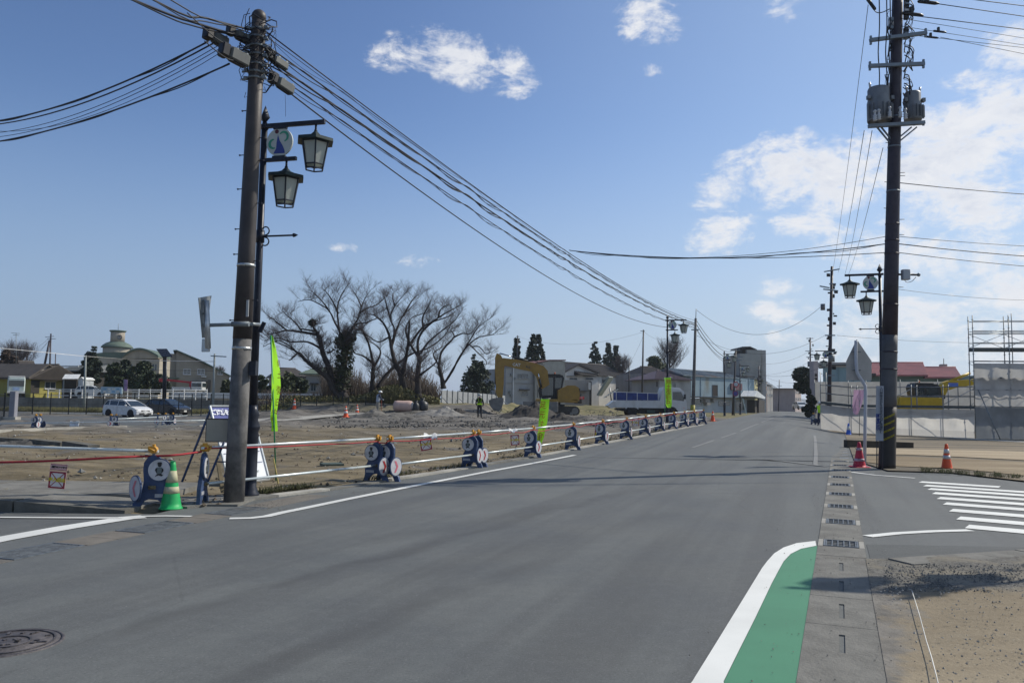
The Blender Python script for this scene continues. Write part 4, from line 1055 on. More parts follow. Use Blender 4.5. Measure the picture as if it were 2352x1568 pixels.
# danger tags
M_tag = mat('tag_white', (.60, .56, .54), .6, 0, .05); M_tagr = mat('tag_red', (.26, .025, .035), .55); M_tagy = mat('tag_yellow', (.55, .43, .03), .6); M_tagp = mat('tag_pink', (.62, .40, .38), .6)
def danger_tag(c, rz, w, h, tilt, lab, header=False, fold=0.):
    t = thing('danger_tag', lab, 'sign', c, rz, 'red and white danger tags hung on the barrier')
    t.rotation_euler = (fold, tilt, rz)
    MB().bx(-w / 2, -.002, -h, w / 2, .002, 0).build('sheet', M_tagp, t)
    b = w * .085; y0, y1 = -.0045, -.0021
    fx = MB().bx(-w * .46, y0 + .001, -h * .97, w * .46, -.002, -h * .02); fx.build('print_ground', M_tag, t)
    mb = MB().bx(-w * .47, -.006, -h * .98, w * .47, y0, -h * .98 + b); mb.bx(-w * .47, -.006, -h * .02 - b, w * .47, y0, -h * .02)
    mb.bx(-w * .47, -.006, -h * .98 + b, -w * .47 + b, y0, -h * .02 - b); mb.bx(w * .47 - b, -.006, -h * .98 + b, w * .47, y0, -h * .02 - b)
    mb.bar((-w * .4, -.0048, -h * .92), (w * .4, -.0048, -h * .08), .001, b * .55); mb.bar((-w * .4, -.0052, -h * .08), (w * .4, -.0052, -h * .92), .001, b * .55)
    mb.build('red_cross', M_tagr, t)
    text('立入禁止', w * .25, M_tagy, t, fr((0, -.0075, -h * .5), (1, 0, 0), (0, -1, 0)), 'warning_text', .001, bold=.004)
    if header:
        H2 = h * .38; z0 = .012
        MB().bx(-w / 2, -.002, z0, w / 2, .002, z0 + H2).build('header_sheet', M_tagp, t)
        mb = MB().bx(-w * .48, -.005, z0 + .006, w * .48, -.0021, z0 + .012); mb.bx(-w * .48, -.005, z0 + H2 - .012, w * .48, -.0021, z0 + H2 - .006); mb.bx(w * .47, -.005, z0 + .012, w * .48, -.0021, z0 + H2 - .012); mb.build('header_border', M_tagr, t)
        text('重機センソタト', w * .13, M_ink, t, fr((.01, -.006, z0 + H2 / 2), (1, 0, 0), (0, -1, 0)), 'header_text', .001, bold=.002)
    return t
danger_tag(V(134, 1082, 11.45), .05, .235, .24, .07, 'large danger tag with written header hanging at the left corner', True)
danger_tag(V(976, 1006, 17.9), .25, .26, .27, -.18, 'slanting danger tag between the first two barricade pairs')
danger_tag(V(1182, 998, 21.6), .3, .25, .28, -.08, 'danger tag between the second pair and the middle banner')
danger_tag(V(1380, 971, 33.5), .3, .48, .95, .1, 'tall white danger sheet slung over the seventh barricade')
danger_tag(V(1461, 957, 44), .3, .42, .62, .1, 'narrow danger tag below the dump truck tail')
def rag(c, w, h, lab):
    mb = MB(); n = 5; vs = []
    for i in range(n + 1):
        for j in range(3): vs.append((w * (i / n - .5), .05 * (j - 1) + .01 * math.sin(i * 2.), (.02 if j == 1 else -h) + .03 * math.sin(i * 1.7 + j)))
    fs = [(i * 3 + j, i * 3 + j + 1, i * 3 + j + 4, i * 3 + j + 3) for i in range(n) for j in range(2)]
    mb.add(vs, fs, 0, True); o = mb.build('white_cloth', mat('cloth_white', (.62, .62, .62), .7), loc=c); tag(o, lab, 'cloth'); return o
rag(V(989, 998, 18), .30, .09, 'folded white sheet draped over the upper pipe'); rag(V(1179, 987, 21.5), .22, .05, 'small white wrap on the upper pipe')
rag(V(1515, 962, 46), .3, .4, 'white rag hanging from the far pipes'); rag(V(1613, 950, 61), .5, .3, 'white plastic sheet over the last barricade')

# ---------- cones ----------
def cone(label, loc, cols, h=.7, rb=.19, stripes=((.28, .45), (.56, .73)), base=True, rz=0., bcol=None):
    t = thing('traffic_cone', label, 'traffic cone', loc, rz, 'traffic cones'); c1, c2 = cols
    rt = .035; f = lambda z: rb + (rt - rb) * ((z / h) ** .88)
    zs = [.02, .05, .1]; cuts = sorted(set([.03] + [q * h for s in stripes for q in s] + [h]))
    mb = MB(); prof = [(f(z), z) for z in [.02 + (h - .02) * i / 10 for i in range(11)]] + [(.02, h + .004)]
    mb.lathe([(rb + .01, 0), (rb + .01, .02)] + prof, 20); mb.build('body', c1, t)
    for a, b in stripes: MB().lathe([(f(a * h) + .0025, a * h), (f((a + b) / 2 * h) + .0025, (a + b) / 2 * h), (f(b * h) + .0025, b * h)], 20).build('reflective_band', c2, t)
    if base: MB().bx(-rb - .05, -rb - .05, 0, rb + .05, rb + .05, .03, bev=.03).build('base', bcol or c1, t)
    return t
M_gcone = mat('cone_green', (.015, .36, .10), .5, 0, .12, 5); M_tan = mat('faded_band', (.42, .40, .26), .6, 0, .12, 6); M_rcone = mat('cone_red', (.50, .02, .05), .5, 0, .15, 6)
M_ocone = mat('cone_orange', (.72, .09, .02), .5, 0, .12, 6); M_sil = mat('band_silver', (.50, .50, .50), .4, .2, .12, 8); M_bcone = mat('cone_blue', (.03, .12, .55), .5); M_wband = mat('band_white', (.62, .62, .6), .5)
p = G(392, 1168); p.z = 0; cone('green cone with two faded tan bands by the left barricade', p, (M_gcone, M_tan), .685, .155, ((.33, .47), (.555, .80)), False)
cone('red traffic cone at the foot of the tall dark pole', G(1974, 1073), (M_rcone, mat('scuffed_band', (.42, .28, .32), .6, 0, .5, 14)), .68, .18, ((.25, .36), (.68, .78)))
cone('orange cone with grey bands on a black base, right sand lot', G(2175, 1078), (M_ocone, M_sil), .68, .15, ((.42, .56), (.64, .80)), bcol=mat('rubber_black', (.02, .02, .02), .8))
cone('blue cone with white band in front of the scaffold', G(1949, 999), (M_bcone, M_wband), .70, .17, ((.45, .75),))
cone('red cone at the roadside beyond the last barricade', G(1637, 967), (M_ocone, M_wband), .70, .17, ((.6, .75),))
for px, py, l in ((794, 958, 'red cone left of the spoil heap and workers'), (820, 950, 'red cone nearest the left worker'), (676, 939, 'red cone with white top by the black fence')):
    cone(l, G(px, py), (M_ocone, M_wband), .72 if px != 676 else .9, .19, ((.35, .55), (.68, .82)))

# ---------- information board leaning behind the pole ----------
def quad_panel(P, th, m, par, name):
    """flat panel through four world points, thickness th behind it"""
    P = [Vector(p) for p in P]; n = (P[1] - P[0]).cross(P[3] - P[0]).normalized(); Q = [p - n * th for p in P]
    return MB().add(P + Q, [(0, 1, 2, 3), (7, 6, 5, 4), (0, 4, 5, 1), (1, 5, 6, 2), (2, 6, 7, 3), (3, 7, 4, 0)]).build(name, m, par, True)
far = Vector((-4.66, 15.72, .06)); near = far - rdir * 1.15; back = -rperp * .50; up = Vector((0, 0, 1.40))
BT = thing('information_board', 'white construction notice board with blue header leaning behind the left pole', 'notice board', (near + far) / 2 * 1.0)
n0 = near; f0 = far; n1 = near + back + up; f1 = far + back + up
X = (far - near).normalized(); Yd = (n1 - n0).normalized(); N = X.cross(Yd).normalized()
if N.dot(rperp) < 0: N = -N
M_bw = mat('board_white', (.72, .74, .78), .35, 0, .04); M_bb = mat('board_blue', (.035, .05, .22), .4); M_bf = mat('frame_alu', (.5, .52, .52), .35, .7)
hd = .80
quad_panel([n0, f0, f0.lerp(f1, hd), n0.lerp(n1, hd)], .012, M_bw, BT, 'panel')
quad_panel([n0.lerp(n1, hd + .005), f0.lerp(f1, hd + .005), f1, n1], .03, M_bb, BT, 'header')
mb = MB()
for a, b in ((n0, f0), (f0, f1), (f1, n1), (n1, n0)): mb.bar(a + N * .012, b + N * .012, .03, .03)
mb.build('frame', M_bf, BT, True)
for u_, v_ in ((f0.lerp(f1, .95), far - rperp * 1.05), (n0.lerp(n1, .95), near - rperp * 1.05)): MB().bar(u_, v_, .03).build('stay', M_blue, BT, True)
def bt(s, u, v, size, m, sx=1., al='CENTER', bold=.002, lead=1.):
    o = n0 + X * u + Yd * v + N * .02; iv = BT.matrix_basis.inverted(); d = iv.to_3x3()
    return text(s, size, m, BT, iv @ fr(o, X, N), 'notice_text', .001, sx, lead, al, bold)
W = (far - near).length; hh = (n1 - n0).length
M_txt = mat('print_navy', (.05, .06, .18), .5)
bt('ご迷惑をおかけします', W / 2, hh * .91, .115, M_bw, 1., bold=.004)
bt('道路工事のお知らせ', W / 2, hh * .74, .10, M_txt); bt('令和４年３月３１日まで', W / 2, hh * .60, .075, M_txt); bt('時間帯  ８：００～１７：００', W / 2, hh * .46, .06, M_txt)
bt('双葉町 復興整備工事', W / 2, hh * .31, .085, M_txt, bold=.0); bt('発注者  建設事務所', W / 2, hh * .19, .055, M_txt); bt('電話 ０２４０－○○－○○○○', W / 2, hh * .12, .048, M_inkg); bt('施工者  共同企業体', W / 2, hh * .05, .05, M_txt)
mb = MB()
for v in (.665, .53, .385, .24): mb.bar(n0 + X * .06 + Yd * hh * v + N * .014, n0 + X * (W - .06) + Yd * hh * v + N * .014, .008, .006)
mb.build('ruled_line', M_txt, BT, True)
# beige backed sign on a blue stand
bs_ = thing('folding_sign', 'small sign on a blue stand showing its beige back beside the left pole', 'sign', G(470, 1150))
c = V(512, 988, 12.6); MB().box(c, (.50, .02, .34), Matrix.Rotation(.10, 3, 'Z'), bev=.004).build('back_panel', mat('beige_panel', (.30, .28, .23), .7, 0, .08, 4), bs_, True)
mb = MB()
for s in (-1, 1):
    mb.bar(c + Vector((s * .25, s * .025, -.18)), c + Vector((s * .25, s * .025, .18)), .014)
mb.bar(c + Vector((-.25, -.025, .175)), c + Vector((.25, .025, .175)), .02); mb.bar(c + Vector((-.25, -.025, -.175)), c + Vector((.25, .025, -.175)), .014); mb.build('panel_frame', M_ink, bs_, True)
MB().bar(V(514, 1016, 12.7), V(468, 1128, 12.4), .025).bar(V(545, 1016, 12.7), V(560, 1120, 13.1), .025).bar(V(500, 1060, 12.6), V(540, 1060, 12.9), .02).build('stand', M_blue, bs_, True)
o = MB().bar(V(500, 1055, 13.5), V(512, 1130, 13.3), .06, .03).build('stake', mat('old_wood', (.16, .13, .08), .85, 0, .3, 6), loc=V(500, 1055, 13.5), world=True); tag(o, 'short wooden stake behind the left pole', 'stake', 'wooden stakes')
o = MB().bar(V(628, 1052, 15.0), V(641, 1120, 15.0), .022, .022).build('stake', mat('bamboo', (.50, .40, .14), .6), loc=V(628, 1052, 15.), world=True); tag(o, 'thin yellow stake leaning by the nearest green banner', 'stake', 'wooden stakes')

# ---------- green banners ----------
M_ban = cloth('banner_green', (.42, .92, .03), .4); M_banr = mat('banner_red', (.46, .05, .02), .7); M_gp = mat('green_pole', (.01, .20, .09), .4)
def banner(label, base, top, pts, d, words, size, facing=None, sheath=None):
    """pole plus a hanging cloth whose left and right edges are given in the picture at depth d"""
    t = thing('banner', label, 'banner', base, 0, 'yellow-green banners')
    MB().tube([base, base.lerp(top, .5), top], .014, 6).build('pole', M_gp, t, True)
    n = len(pts); vs = []; K = 4
    for i, (y, xl, xr, dd) in enumerate(pts):
        for j in range(K + 1):
            q = j / K; x = xl + (xr - xl) * q
            vs.append(V(x, y, d + dd * (q - .5) + .05 * math.sin(i * 1.3 + q * 4)))
    fs = [(i * (K + 1) + j, i * (K + 1) + j + 1, (i + 1) * (K + 1) + j + 1, (i + 1) * (K + 1) + j) for i in range(n - 1) for j in range(K)]
    MB().add(vs, fs, 0, True).build('cloth', M_ban, t, True)
    for s, x, y, sz, sx, tl in words:
        o = V(x, y, d - .10); iv = t.matrix_basis.inverted()
        text(s, sz, M_banr, t, iv @ fr(o, (1, 0, tl), (0, -1, 0)), 'banner_text', .001, sx, bold=.0)
    mb = MB().tube([V(pts[0][1] - 3, pts[0][0], d), V(pts[0][2] + 3, pts[0][0] - 1, d)], .01, 5); mb.build('cross_rod', M_galvd, t, True)
    return t
banner('nearest yellow-green banner, blown thin, right of the left lamp post', G(634, 1104), V(622, 770, G(634, 1104).y),
       [(770, 622, 626, .1), (800, 623, 634, .2), (850, 624, 643, .4), (890, 624, 645, .4), (920, 624, 640, .3), (945, 622, 636, .2), (960, 621, 636, .1), (975, 624, 637, .1), (990, 623, 638, .1)], 16.2,
       [('県', 640, 836, .16, .45, .1), ('土', 641, 862, .16, .45, 0), ('復', 640, 897, .19, .5, 0), ('旧', 636, 925, .17, .5, -.1), ('中', 630, 948, .16, .8, -.2), ('！', 629, 966, .15, .9, 0)], .2)
mb_ = V(1238, 1000, 26); mb_.z = H(mb_.x, mb_.y)
banner('middle yellow-green banner in front of the excavator', mb_, V(1243, 914, 26),
       [(916, 1243, 1262, .2), (930, 1240, 1261, .2), (950, 1239, 1259, .2), (970, 1237, 1257, .2), (990, 1236, 1252, .2), (1005, 1232, 1249, .2), (1020, 1231, 1243, .2), (1038, 1236, 1243, .1)], 26,
       [('足', 1247, 931, .26, .8, 0), ('元', 1245, 953, .25, .8, -.1), ('注', 1242, 975, .26, .8, -.2), ('意', 1239, 1003, .28, .8, -.3)], .2)
fb_ = V(1527, 900, 46.8); fb_.z = H(fb_.x, fb_.y)
banner('far yellow-green banner hanging on the lamp post by the truck cab', fb_, V(1527, 866, 46.8),
       [(867, 1525, 1541, .2), (880, 1527, 1542, .2), (900, 1528, 1542, .2), (920, 1529, 1543, .2), (930, 1529, 1543, .2), (936, 1533, 1541, .2)], 47,
       [('無', 1536, 877, .32, 1, 0), ('土', 1536, 889, .32, 1, 0), ('復', 1536, 901, .32, 1, 0), ('旧', 1535, 913, .32, 1, 0), ('中', 1534, 925, .32, 1, 0)], .2)
# ================= RIGHT SIDE =================
M_pole2 = mat('dark_brown_pole', (.038, .030, .040), .5, .1, .3, 3, .15, 30, (.06, .05, .055))
M_pole2m = mat('weathered_grey_pole', (.085, .085, .09), .7, 0, .2, 2, .2, 20, (.05, .05, .055))
M_pole2b = mat('black_brown_pole', (.028, .024, .022), .6, 0, .25, 3, .2, 20)
M_arm = mat('crossarm_grey', (.17, .20, .23), .5, .4, .15, 8)
M_trans = mat('transformer_grey', (.17, .18, .19), .5, .1, .15, 5, stain=(.12, .09, .07))
M_ins = mat('porcelain', (.50, .50, .50), .25, 0, .05)
QB = G(2037, 1077); QB.z = 0; QY = QB.y
QT = V(2062, -20, QY) ; 
tall = thing('utility_pole', 'tall dark utility pole on the right with two grey transformers and crossarms', 'utility pole', QB)
qa = QT - QB
def qz(py):
    lo, hi = 0, 1.3
    for _ in range(30):
        mid = (lo + hi) / 2; x, y = px_of(QB + qa * mid)
        if y > py: lo = mid
        else: hi = mid
    return lo
def qp(py, dx=0): return QB + qa * qz(py) + Vector((dx, 0, 0))
def qr(py): return .215 - .075 * (1077 - py) / 1077
for nm, a, b, m in (('foot', 1090, 934, M_pole2b), ('lower_shaft', 934, 770, M_pole2m), ('shaft', 770, -90, M_pole2)):
    ys = [a + (b - a) * i / 6 for i in range(7)]
    MB().tube([qp(y) for y in ys], [qr(y) for y in ys], 24).build(nm, m, tall, True)
for py in (848, 808, 700, 583, 553, 515, 440, 338, 270, 92):
    MB().tube([qp(py + 1.6), qp(py - 1.6)], qr(py) + .008, 20).build('band', M_pole2 if py > 500 else M_arm, tall, True)
# faded yellow stripes near the foot
M_ys = mat('faded_yellow', (.22, .18, .01), .7, 0, .5, 30)
for py in (965, 980, 996, 1013):
    pts = []
    for i in range(7):
        a = R(-150 + 14 * i); c = qp(py - i * 2.2); pts.append(c + Vector((math.cos(a), math.sin(a), 0)) * (qr(py) + .004))
    vs = []
    for p in pts: vs += [p, p + Vector((0, 0, .055))]
    MB().add(vs, [(2 * i, 2 * i + 2, 2 * i + 3, 2 * i + 1) for i in range(6)]).build('yellow_stripe', M_ys, tall, True)
for py, s in ((420, -1), (405, 1), (398, 1), (330, -1), (165, 1), (150, -1), (540, 1), (620, -1), (660, 1), (780, -1), (480, -1), (505, 1)):
    c = qp(py); d = Vector((s, -.3, 0)).normalized(); MB().tube([c + d * qr(py) * .8, c + d * (qr(py) + .12)], .009, 5).build('step_bolt', M_dk, tall, True)
# transformer bench, braces, transformers, insulators
def xp(px, py, d=QY): return V(px, py, d)
for dy in (-.28, .28):
    mb = MB().bar(xp(1995, 290, QY + dy), xp(2123, 282, QY + dy), .12, .09); mb.build('bench_beam', M_arm, tall, True)
for px in (1997, 2014, 2040, 2060, 2100, 2121): MB().bar(xp(px, 287, QY - .3), xp(px, 287, QY + .3), .06, .05).build('bench_slat', M_arm, tall, True)
for a, b in ((2014, 2044), (2024, 2048), (2106, 2062), (2094, 2058)): MB().bar(xp(a, 292, QY - .2), xp(b, 328 if a in (2014, 2106) else 322, QY - .05), .035).build('brace', M_arm, tall, True)
for (px, y0, y1, w, lab) in ((2019, 203, 280, .33, 0), (2097, 213, 277, .25, 1)):
    c = xp(px, y1, QY - .05); hh_ = (xp(px, y0, QY - .05) - c).z; r = w * .92
    tr = MB().lathe([(r * .96, 0), (r, .03), (r, hh_ * .55), (r * .93, hh_ * .62), (r * .93, hh_ * .94), (r * .85, hh_)], 20, c).build('transformer', M_trans, tall, True)
    q = MB(); 
    for i in range(9):
        a = R(200 + i * 22); q.box(c + Vector((math.cos(a) * (r + .03), math.sin(a) * (r + .03), hh_ * .27)), (.07, .012, hh_ * .42), Matrix.Rotation(a, 3, 'Z'))
    q.build('cooling_fin', M_trans, tall, True)
    for s in (-1, 1):
        MB().tube([c + Vector((s * (r - .06), -.05, hh_ * .98)), c + Vector((s * (r - .04), -.05, hh_ + .13))], .03, 8).build('bushing', M_ins, tall, True)
        MB().box(c + Vector((s * r * 1.05, -.1, hh_ * .68)), (.08, .12, .10)).build('lug', M_trans, tall, True)
for px, py in ((2019, 268), (2044, 262), (2068, 262), (2080, 266), (2010, 270)):
    c = xp(px, py + 8, QY - .45); MB().lathe([(.035, 0), (.06, .02), (.035, .05), (.06, .08), (.035, .11), (.06, .14), (.03, .17), (.03, .24), (.05, .26), (.03, .30)], 10, c).build('insulator', M_ins, tall, True)
for (xa, ya, xb, yb) in ((1998, 93, 2128, 76), (1996, 152, 2123, 147)):
    MB().bar(xp(xa, ya, QY - .22), xp(xb, yb, QY - .22), .10, .09).build('crossarm', M_arm, tall, True)
    for x, y in ((xa + 2, ya), (xb - 2, yb)): MB().bar(xp(x, y + 10, QY - .22), xp(x, y - 10, QY - .22), .05).build('crossarm_end', M_arm, tall, True)
# the bundle of droppers, switches and jumper loops round the top
random.seed(5)
mb = MB()
for i in range(30):
    y = random.uniform(0, 210); c = qp(y, 0); a = random.choice((-1, 1)); r0 = qr(y)
    pts = [c + Vector((a * (r0 + .02 + .22 * math.sin(q * 3.1) * random.uniform(.4, 1)), -.12 - .1 * math.sin(q * 5), -q * random.uniform(.3, .9) + .04 * math.sin(q * 9))) for q in (0, .2, .4, .6, .8, 1)]
    mb.tube(spline(pts, 2), random.choice((.007, .012, .016)), 4)
mb.build('jumper_wires', M_cable, tall, True)
for px in (2019, 2036, 2044): 
    MB().tube(spline([xp(px, -20, QY - .25), xp(px + 1, 60, QY - .28), xp(px - 2, 120, QY - .25), xp(px + 1, 170, QY - .25), xp(px, 205, QY - .2)], 4), .016, 5).build('dropper', M_cable, tall, True)
for i in range(12):
    y = 8 + i * 7.5; c = qp(y, random.choice((-.24, .18))) + Vector((0, -.15, 0)); MB().box(c, (.11, .10, .13)).build('clamp', random.choice((M_arm, M_boxcap, M_ins)), tall, True)
for x0, y0 in ((2132, 6), (2096, 33), (2158, 73), (2140, 86)):
    s = 1. if y0 < 50 else .6; c = xp(x0, y0, QY - .2); d = Vector((1, 0, -.12)).normalized()
    MB().lathe([(.01, -.3 * s), (.05 * s, -.26 * s), (.05 * s, .20 * s), (.02, .3 * s)], 8, c, rot=Matrix.Rotation(R(96), 3, 'Y')).box(c + Vector((-.03, 0, .12 * s)), (.09 * s, .09 * s, .16 * s)).build('dead_end_insulator', M_boxcap, tall, True)
MB().lathe([(.02, -.2), (.045, -.17), (.045, .17), (.02, .2)], 8, xp(2001, 10, QY - .2), rot=Matrix.Rotation(R(-35), 3, 'Y')).build('dead_end_insulator', M_boxcap, tall, True)
MB().tube(spline([xp(2003, 14), xp(2012, 28), xp(2026, 29), xp(2046, 20)], 5), .014, 5).build('jumper_wire', M_cable, tall, True)
# equipment box on a short arm at the right of the pole
eq = thing('control_box', 'small grey control box on a short arm right of the tall dark pole', 'control box', xp(2080, 632, QY))
MB().box(xp(2080, 631, QY - .1), (.20, .16, .28), None, bev=.02).build('case', mat('box_grey', (.33, .35, .37), .5, 0, .1), eq, True)
MB().tube([xp(2052, 630, QY - .05), xp(2108, 631, QY - .05)], .028, 8).build('arm', M_dk, eq, True); MB().ball(xp(2110, 631, QY - .05), .05, 8, 6).build('end_knob', M_galvd, eq, True)
MB().tube(spline([xp(2076, 640), xp(2082, 648), xp(2094, 646), xp(2104, 636)], 4), .008, 5).build('wire', M_cable, eq, True)
# tall narrow sign board strapped to the pole
sb = thing('sign_board', 'narrow grey vertical sign with dark lettering strapped to the tall pole foot', 'sign board', xp(2021, 950, QY - .3))
a, b = xp(2013, 886, QY - .30), xp(2030, 886, QY - .30); c, d = xp(2029, 1012, QY - .30), xp(2012, 1012, QY - .30)
quad_panel([d, c, b, a], .02, mat('sign_grey_white', (.30, .32, .36), .6, 0, .06), sb, 'panel')
iv = sb.matrix_basis.inverted(); M_sbt = mat('sign_dark_text', (.035, .05, .07), .6)
for i, ch in enumerate('町立病院'): text(ch, .12, mat('sign_blue_text', (.03, .05, .20), .6), sb, iv @ fr(xp(2017.3, 955 + i * 9.5, QY - .335), (1, 0, 0), (0, -1, 0)), 'sign_text', .001, bold=.004)
for i, ch in enumerate('入口交差点右折五百米先左側駐車場完備'): text(ch, .075, M_sbt, sb, iv @ fr(xp(2024.5, 892 + i * 5.9, QY - .335), (1, 0, 0), (0, -1, 0)), 'sign_text', .001, bold=.002)
for p in (2014, 2028): MB().bar(xp(p, 1012, QY - .31), xp(p, 1075, QY - .31), .02).build('support', M_dk, sb, True)

# crosswalk sign on a bent white pole, seen from behind
cs = thing('crosswalk_sign', 'grey back of a pentagonal road sign on a bent white pole', 'road sign', G(1986, 1068))
d0 = cs.location.y
pts = [G(1986, 1068), V(1987, 980, d0), V(1988, 900, d0), V(1985, 882, d0), V(1972, 862, d0), V(1968, 850, d0), V(1966, 820, d0), V(1966, 782, d0)]
MB().tube([pts[0]] + spline(pts[1:], 5), .045, 12).build('pole', mat('white_pole', (.50, .52, .56), .4, 0, .06), cs, True)
c = V(1967, 842, d0 + .06); w = .42; g = MB()
T = V(1968, 779, d0 + .08); L1 = V(1944, 829, d0 + .08); R1 = V(2002, 829, d0 + .08); L2 = V(1944, 873, d0 + .08); R2 = V(2002, 873, d0 + .08)
pl = [L2, R2, R1, T, L1]; mb = MB(); q = [p + Vector((0, .015, 0)) for p in pl]; mb.add(pl + q, [(4, 3, 2, 1, 0), (5, 6, 7, 8, 9)] + [(i, (i + 1) % 5, (i + 1) % 5 + 5, i + 5) for i in range(5)])
mb.build('plate', mat('sign_back', (.42, .41, .385), .6, .2, .1), cs, True)
for y in (808, 850): MB().bar(V(1958, y, d0 + .03), V(1977, y, d0 + .03), .03).build('bracket', M_galvd, cs, True)
# timber baulk on the ground
o = MB().bar(G(1942, 1028) + Vector((0, 0, .17)), G(2094, 1030) + Vector((0, 0, .10)), .30, .30).build('timber', mat('dark_timber', (.06, .05, .038), .9, 0, .3, 3, .4, 20), loc=G(1942, 1028), world=True); tag(o, 'long dark timber baulk lying on the vacant lot behind the red cone', 'timber')

# pink banner
pb = thing('banner', 'faded pink and purple banner drooping behind the bent white pole', 'banner', V(1972, 1000, 30))
P = G(1973, 990)
MB().tube([V(1974, 1000, 36), V(1974, 893, 36)], .015, 6).build('pole', M_galvd, pb, True)
vs = []; rows = [(895, 1961, 1984), (910, 1960, 1984), (930, 1958, 1979), (945, 1959, 1973), (952, 1963, 1970)]
for i, (y, a, b) in enumerate(rows):
    for j in range(4): vs.append(V(a + (b - a) * j / 3, y, 36 + .12 * math.sin(i * 1.5 + j * 2)))
m = cloth('banner_pink', (.55, .36, .50), .4, .25)
MB().add(vs, [(i * 4 + j, i * 4 + j + 1, i * 4 + j + 5, i * 4 + j + 4) for i in range(4) for j in range(3)], 0, True).build('cloth', m, pb, True)

# ---------- scaffold ----------
M_scaf = mat('scaffold_steel', (.20, .215, .225), .45, .6, .25, 6, stain=(.12, .09, .06)); M_deck = mat('scaffold_deck', (.10, .11, .105), .8, .2, .2, 4)
M_sheet = cloth('grey_sheet', (.50, .49, .47), .55, .22); M_sheet2 = cloth('pale_sheet', (.60, .59, .565), .55, .2); M_sheet3 = cloth('dark_net_sheet', (.26, .27, .275), .35, .2)
PS = {2240: G(2240, 1008), 2168: None, 2095: None, 2025: None, 1957: None, 1886: G(1886, 986)}
A = PS[2240]; B = PS[1886]
def on_line(px):  # foot of a standard on the scaffold line through picture column px
    r = ray(px, 1000); u = r.x / r.y; t = (A.x - u * A.y) / (u * (B.y - A.y) - (B.x - A.x)); p = A.lerp(B, t); p.z = H(p.x, p.y); return p
def zrow(p, py):
    """height above ground level 0 at which a vertical through p crosses picture row py"""
    lo, hi = -2, 40
    for _ in range(40):
        m_ = (lo + hi) / 2
        if px_of((p.x, p.y, m_))[1] > py: lo = m_
        else: hi = m_
    return lo
low = thing('scaffold', 'low scaffold with one deck and pale sheets behind the vacant lot', 'scaffold', on_line(2095))
ld = (B - A).normalized(); ln_ = Vector((-ld.y, ld.x, 0)); 
if ln_.x < 0: ln_ = -ln_       # away from the road
cols = [2240, 2168, 2095, 2025, 1957, 1886]
F = [on_line(c) for c in cols]
zdeck = [zrow(p, 932 + (2240 - c) * -.012) for p, c in zip(F, cols)]
zd = sum(zdeck) / 6
zr = [zd + 1.05, zd + .55]
for k, p in enumerate(F):
    for s in (0, .62):
        q = p + ln_ * s
        if k: MB().tube([q, q + Vector((0, 0, zd + (1.2 if k != 5 else 1.9)))], .030, 8).build('standard', M_scaf, low, True)
    MB().bar(p + Vector((0, 0, zd - .08)), p + ln_ * .62 + Vector((0, 0, zd - .08)), .05).build('transom', M_scaf, low, True)
for k in range(5):
    a, b = F[k], F[k + 1]
    MB().add([tuple(v) for v in (a + Vector((0, 0, zd)), b + Vector((0, 0, zd)), b + ln_ * .6 + Vector((0, 0, zd)), a + ln_ * .6 + Vector((0, 0, zd)), a + Vector((0, 0, zd - .16)), b + Vector((0, 0, zd - .16)), b + ln_ * .6 + Vector((0, 0, zd - .16)), a + ln_ * .6 + Vector((0, 0, zd - .16)))],
             [(0, 1, 2, 3), (7, 6, 5, 4), (0, 4, 5, 1), (1, 5, 6, 2), (2, 6, 7, 3), (3, 7, 4, 0)]).build('deck', M_deck, low, True)
    for z in zr: MB().tube([a + Vector((0, 0, z)) - ln_ * .03, b + Vector((0, 0, z)) - ln_ * .03], .024, 6).build('guard_rail', M_scaf, low, True)
    for z in (zd + 1.08, zd + .5): MB().tube([a + Vector((0, 0, z)) + ln_ * .62, b + Vector((0, 0, z)) + ln_ * .62], .022, 6).build('guard_rail', M_scaf, low, True)
    MB().tube([a + Vector((0, 0, zd + .95)), b + Vector((0, 0, zd + .05))] if k in (0, 2) else [a + Vector((0, 0, .3)) + ln_ * .5, b + Vector((0, 0, zd - .2)) + ln_ * .5], .02, 6).build('brace', M_galv if k in (0, 2) else M_scaf, low, True)
    # sheet below the deck, slightly billowed
    if k < 5:
        n = 8; vs = []; off = -.06
        zz_ = [zd - .22, zd - .32, zd - .5, zd - .56, zd - .95, .75, .42, .05]
        for i, z in enumerate(zz_):
            for j in range(n + 1):
                t = j / n; p = a.lerp(b, t) + ln_ * (off + .05 * math.sin(j * 1.1 + i * .7) * math.sin(math.pi * t)); vs.append(p + Vector((0, 0, max(.03, z - (.10 * 4 * t * (1 - t) if 0 < i < 5 else 0)))))
        fs = [(i * (n + 1) + j, i * (n + 1) + j + 1, (i + 1) * (n + 1) + j + 1, (i + 1) * (n + 1) + j) for i in range(len(zz_) - 1) for j in range(n)]
        mb = MB(); mb.add(vs, fs, 0, True)
        mb.m = [1 if (f[0] // (n + 1)) in (1, 2, 6) else 0 for f in fs]
        mb.build('lower_sheet', [M_sheet2 if k < 3 else M_sheet, M_sheet], low, True)
